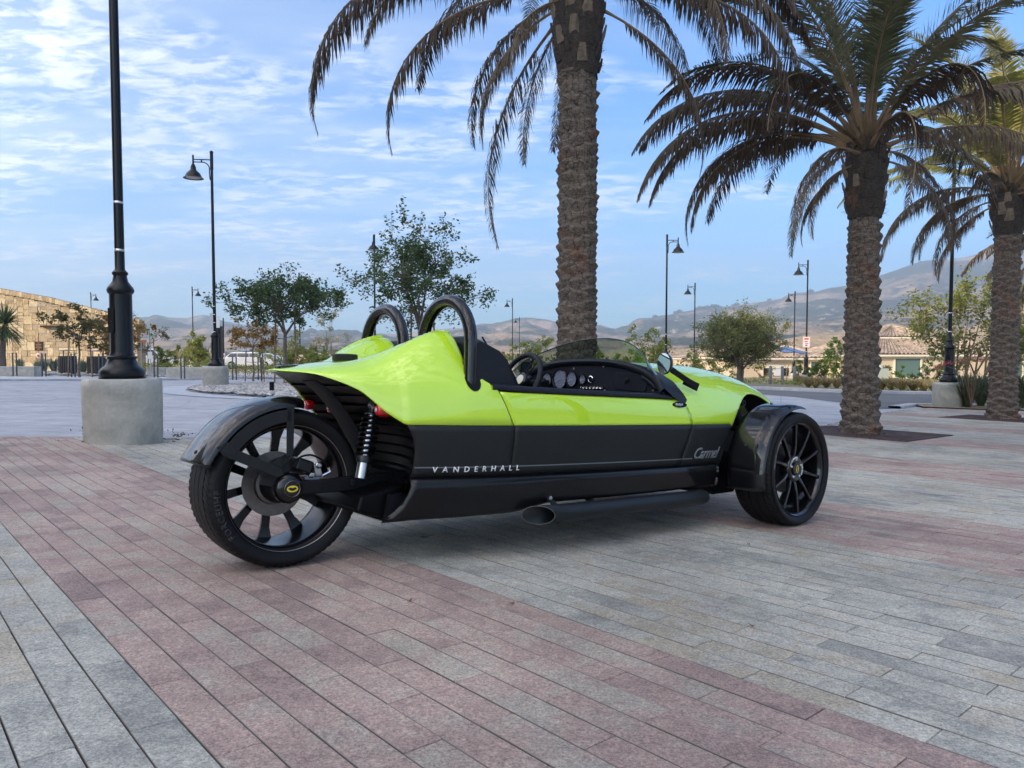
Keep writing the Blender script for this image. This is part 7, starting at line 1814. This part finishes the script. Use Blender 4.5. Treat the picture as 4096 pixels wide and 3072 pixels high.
o_s = ridge('side_hills', [(-4000, 690), (-2000, 670), (-800, 700), (300, 660), (1106, 690), (2000, 650), (3500, 680), (6000, 700)], 1900, 1200, 765, H_A, 21.0, .9, n=200, m=40, x0=-4000, x1=6000); o_s.rotation_euler = (0, 0, rad(-88))
# scrub oaks standing on the ridge line: each seen as a dark dot
def ridge_trees():
    r = random.Random(9); f = smooth_tab(farp); mb = MB(); k = 0
    OAK = ['just right of the lamp over the mirror', 'second right of the lamp over the mirror', 'right of the lamp left of the round tree', 'two right of that lamp', 'left edge of the densest oak clump', 'left part of the densest oak clump', 'centre of the densest oak clump', 'right part of the densest oak clump', 'right edge of the densest oak clump', 'just past the densest oak clump', 'left of the lamp over the mirror', 'above the left of the round tree', 'above the middle of the round tree', 'above the right of the round tree', 'touching the left of the tall right lamp pole', 'touching the right of the tall right lamp pole', 'between the round tree and the low lamp', 'against the left of the palm trunk', 'against the right of the palm trunk']
    lst = [1460, 1468, 1504, 1512, 1519, 1527, 1534, 1540, 1548, 1556, 1415, 1585, 1592, 1612, 1747, 1751, 1662, 1840, 1885]
    for i, xd in enumerate(lst):
        p = at(xd, f(xd) + 4, 2600); s = r.uniform(7, 13); mb = MB()
        for q in range(150):
            v = Vector((r.gauss(0, 1), r.gauss(0, 1), r.gauss(0, 1))).normalized() * (r.random() ** .4); leaf(mb, Vector((v.x * s, v.y * s, s * .75 + v.z * s * .6)), Vector((r.gauss(0, 1), r.gauss(0, 1), r.gauss(0, 1))), s * .35, r, 1.0)
        mb2 = MB(); mb2.tube([(0, 0, -6), (0, 0, s * .7)], s * .09, 5)
        root = empty('ridge_oak', p, 0, 'dark scrub oak on the far skyline, ' + OAK[i], 'tree', 'scrub oaks dotted on the far ridge'); mb.build('crown', M['lf_dark'], root); mb2.build('trunk', M['treebark'], root)
ridge_trees()
# scattered far-off scrub and trees on the valley floor: one mass
def valley_scrub():
    r = random.Random(10); mb = MB()
    for k in range(520):
        Y = r.uniform(95, 420); xd = r.uniform(-100, 2350); p = at(xd, 829, Y); z = at(xd, 792, 190).z if False else terr(p.x, Y); t = max(0, (Y - 190) / 330)
        if t > 0: z = None
        if z is None: continue
        s = r.uniform(.8, 2.0)
        for q in range(26):
            v = Vector((r.gauss(0, 1), r.gauss(0, 1), r.gauss(0, 1))).normalized() * (r.random() ** .4); leaf(mb, Vector((p.x + v.x * s * 1.3, Y + v.y * s, z + s * .6 + v.z * s * .7)), Vector((r.gauss(0, 1), r.gauss(0, 1), r.gauss(0, 1))), s * .4, r, 1.0)
    tag(mb.build('valley_scrub', M['lf_olive']), 'scattered scrub on the valley floor below the hills', 'scrub', None, 'stuff')
valley_scrub()

# ================================================================ HAZE
hm = bpy.data.materials.new('haze'); hm.use_nodes = True; t = NT(hm.node_tree); t.n.clear(); out = t.new('ShaderNodeOutputMaterial'); pv = t.new('ShaderNodeVolumePrincipled')
pv.inputs['Color'].default_value = (.62, .78, 1.0, 1); pv.inputs['Density'].default_value = .00036; pv.inputs['Anisotropy'].default_value = .2; t.l.new(pv.outputs[0], out.inputs['Volume'])
mb = MB(); mb.box((0, 1500, 230), (9500, 5400, 560)); hz_ = mb.build('haze', hm); tag(hz_, kind='stuff')
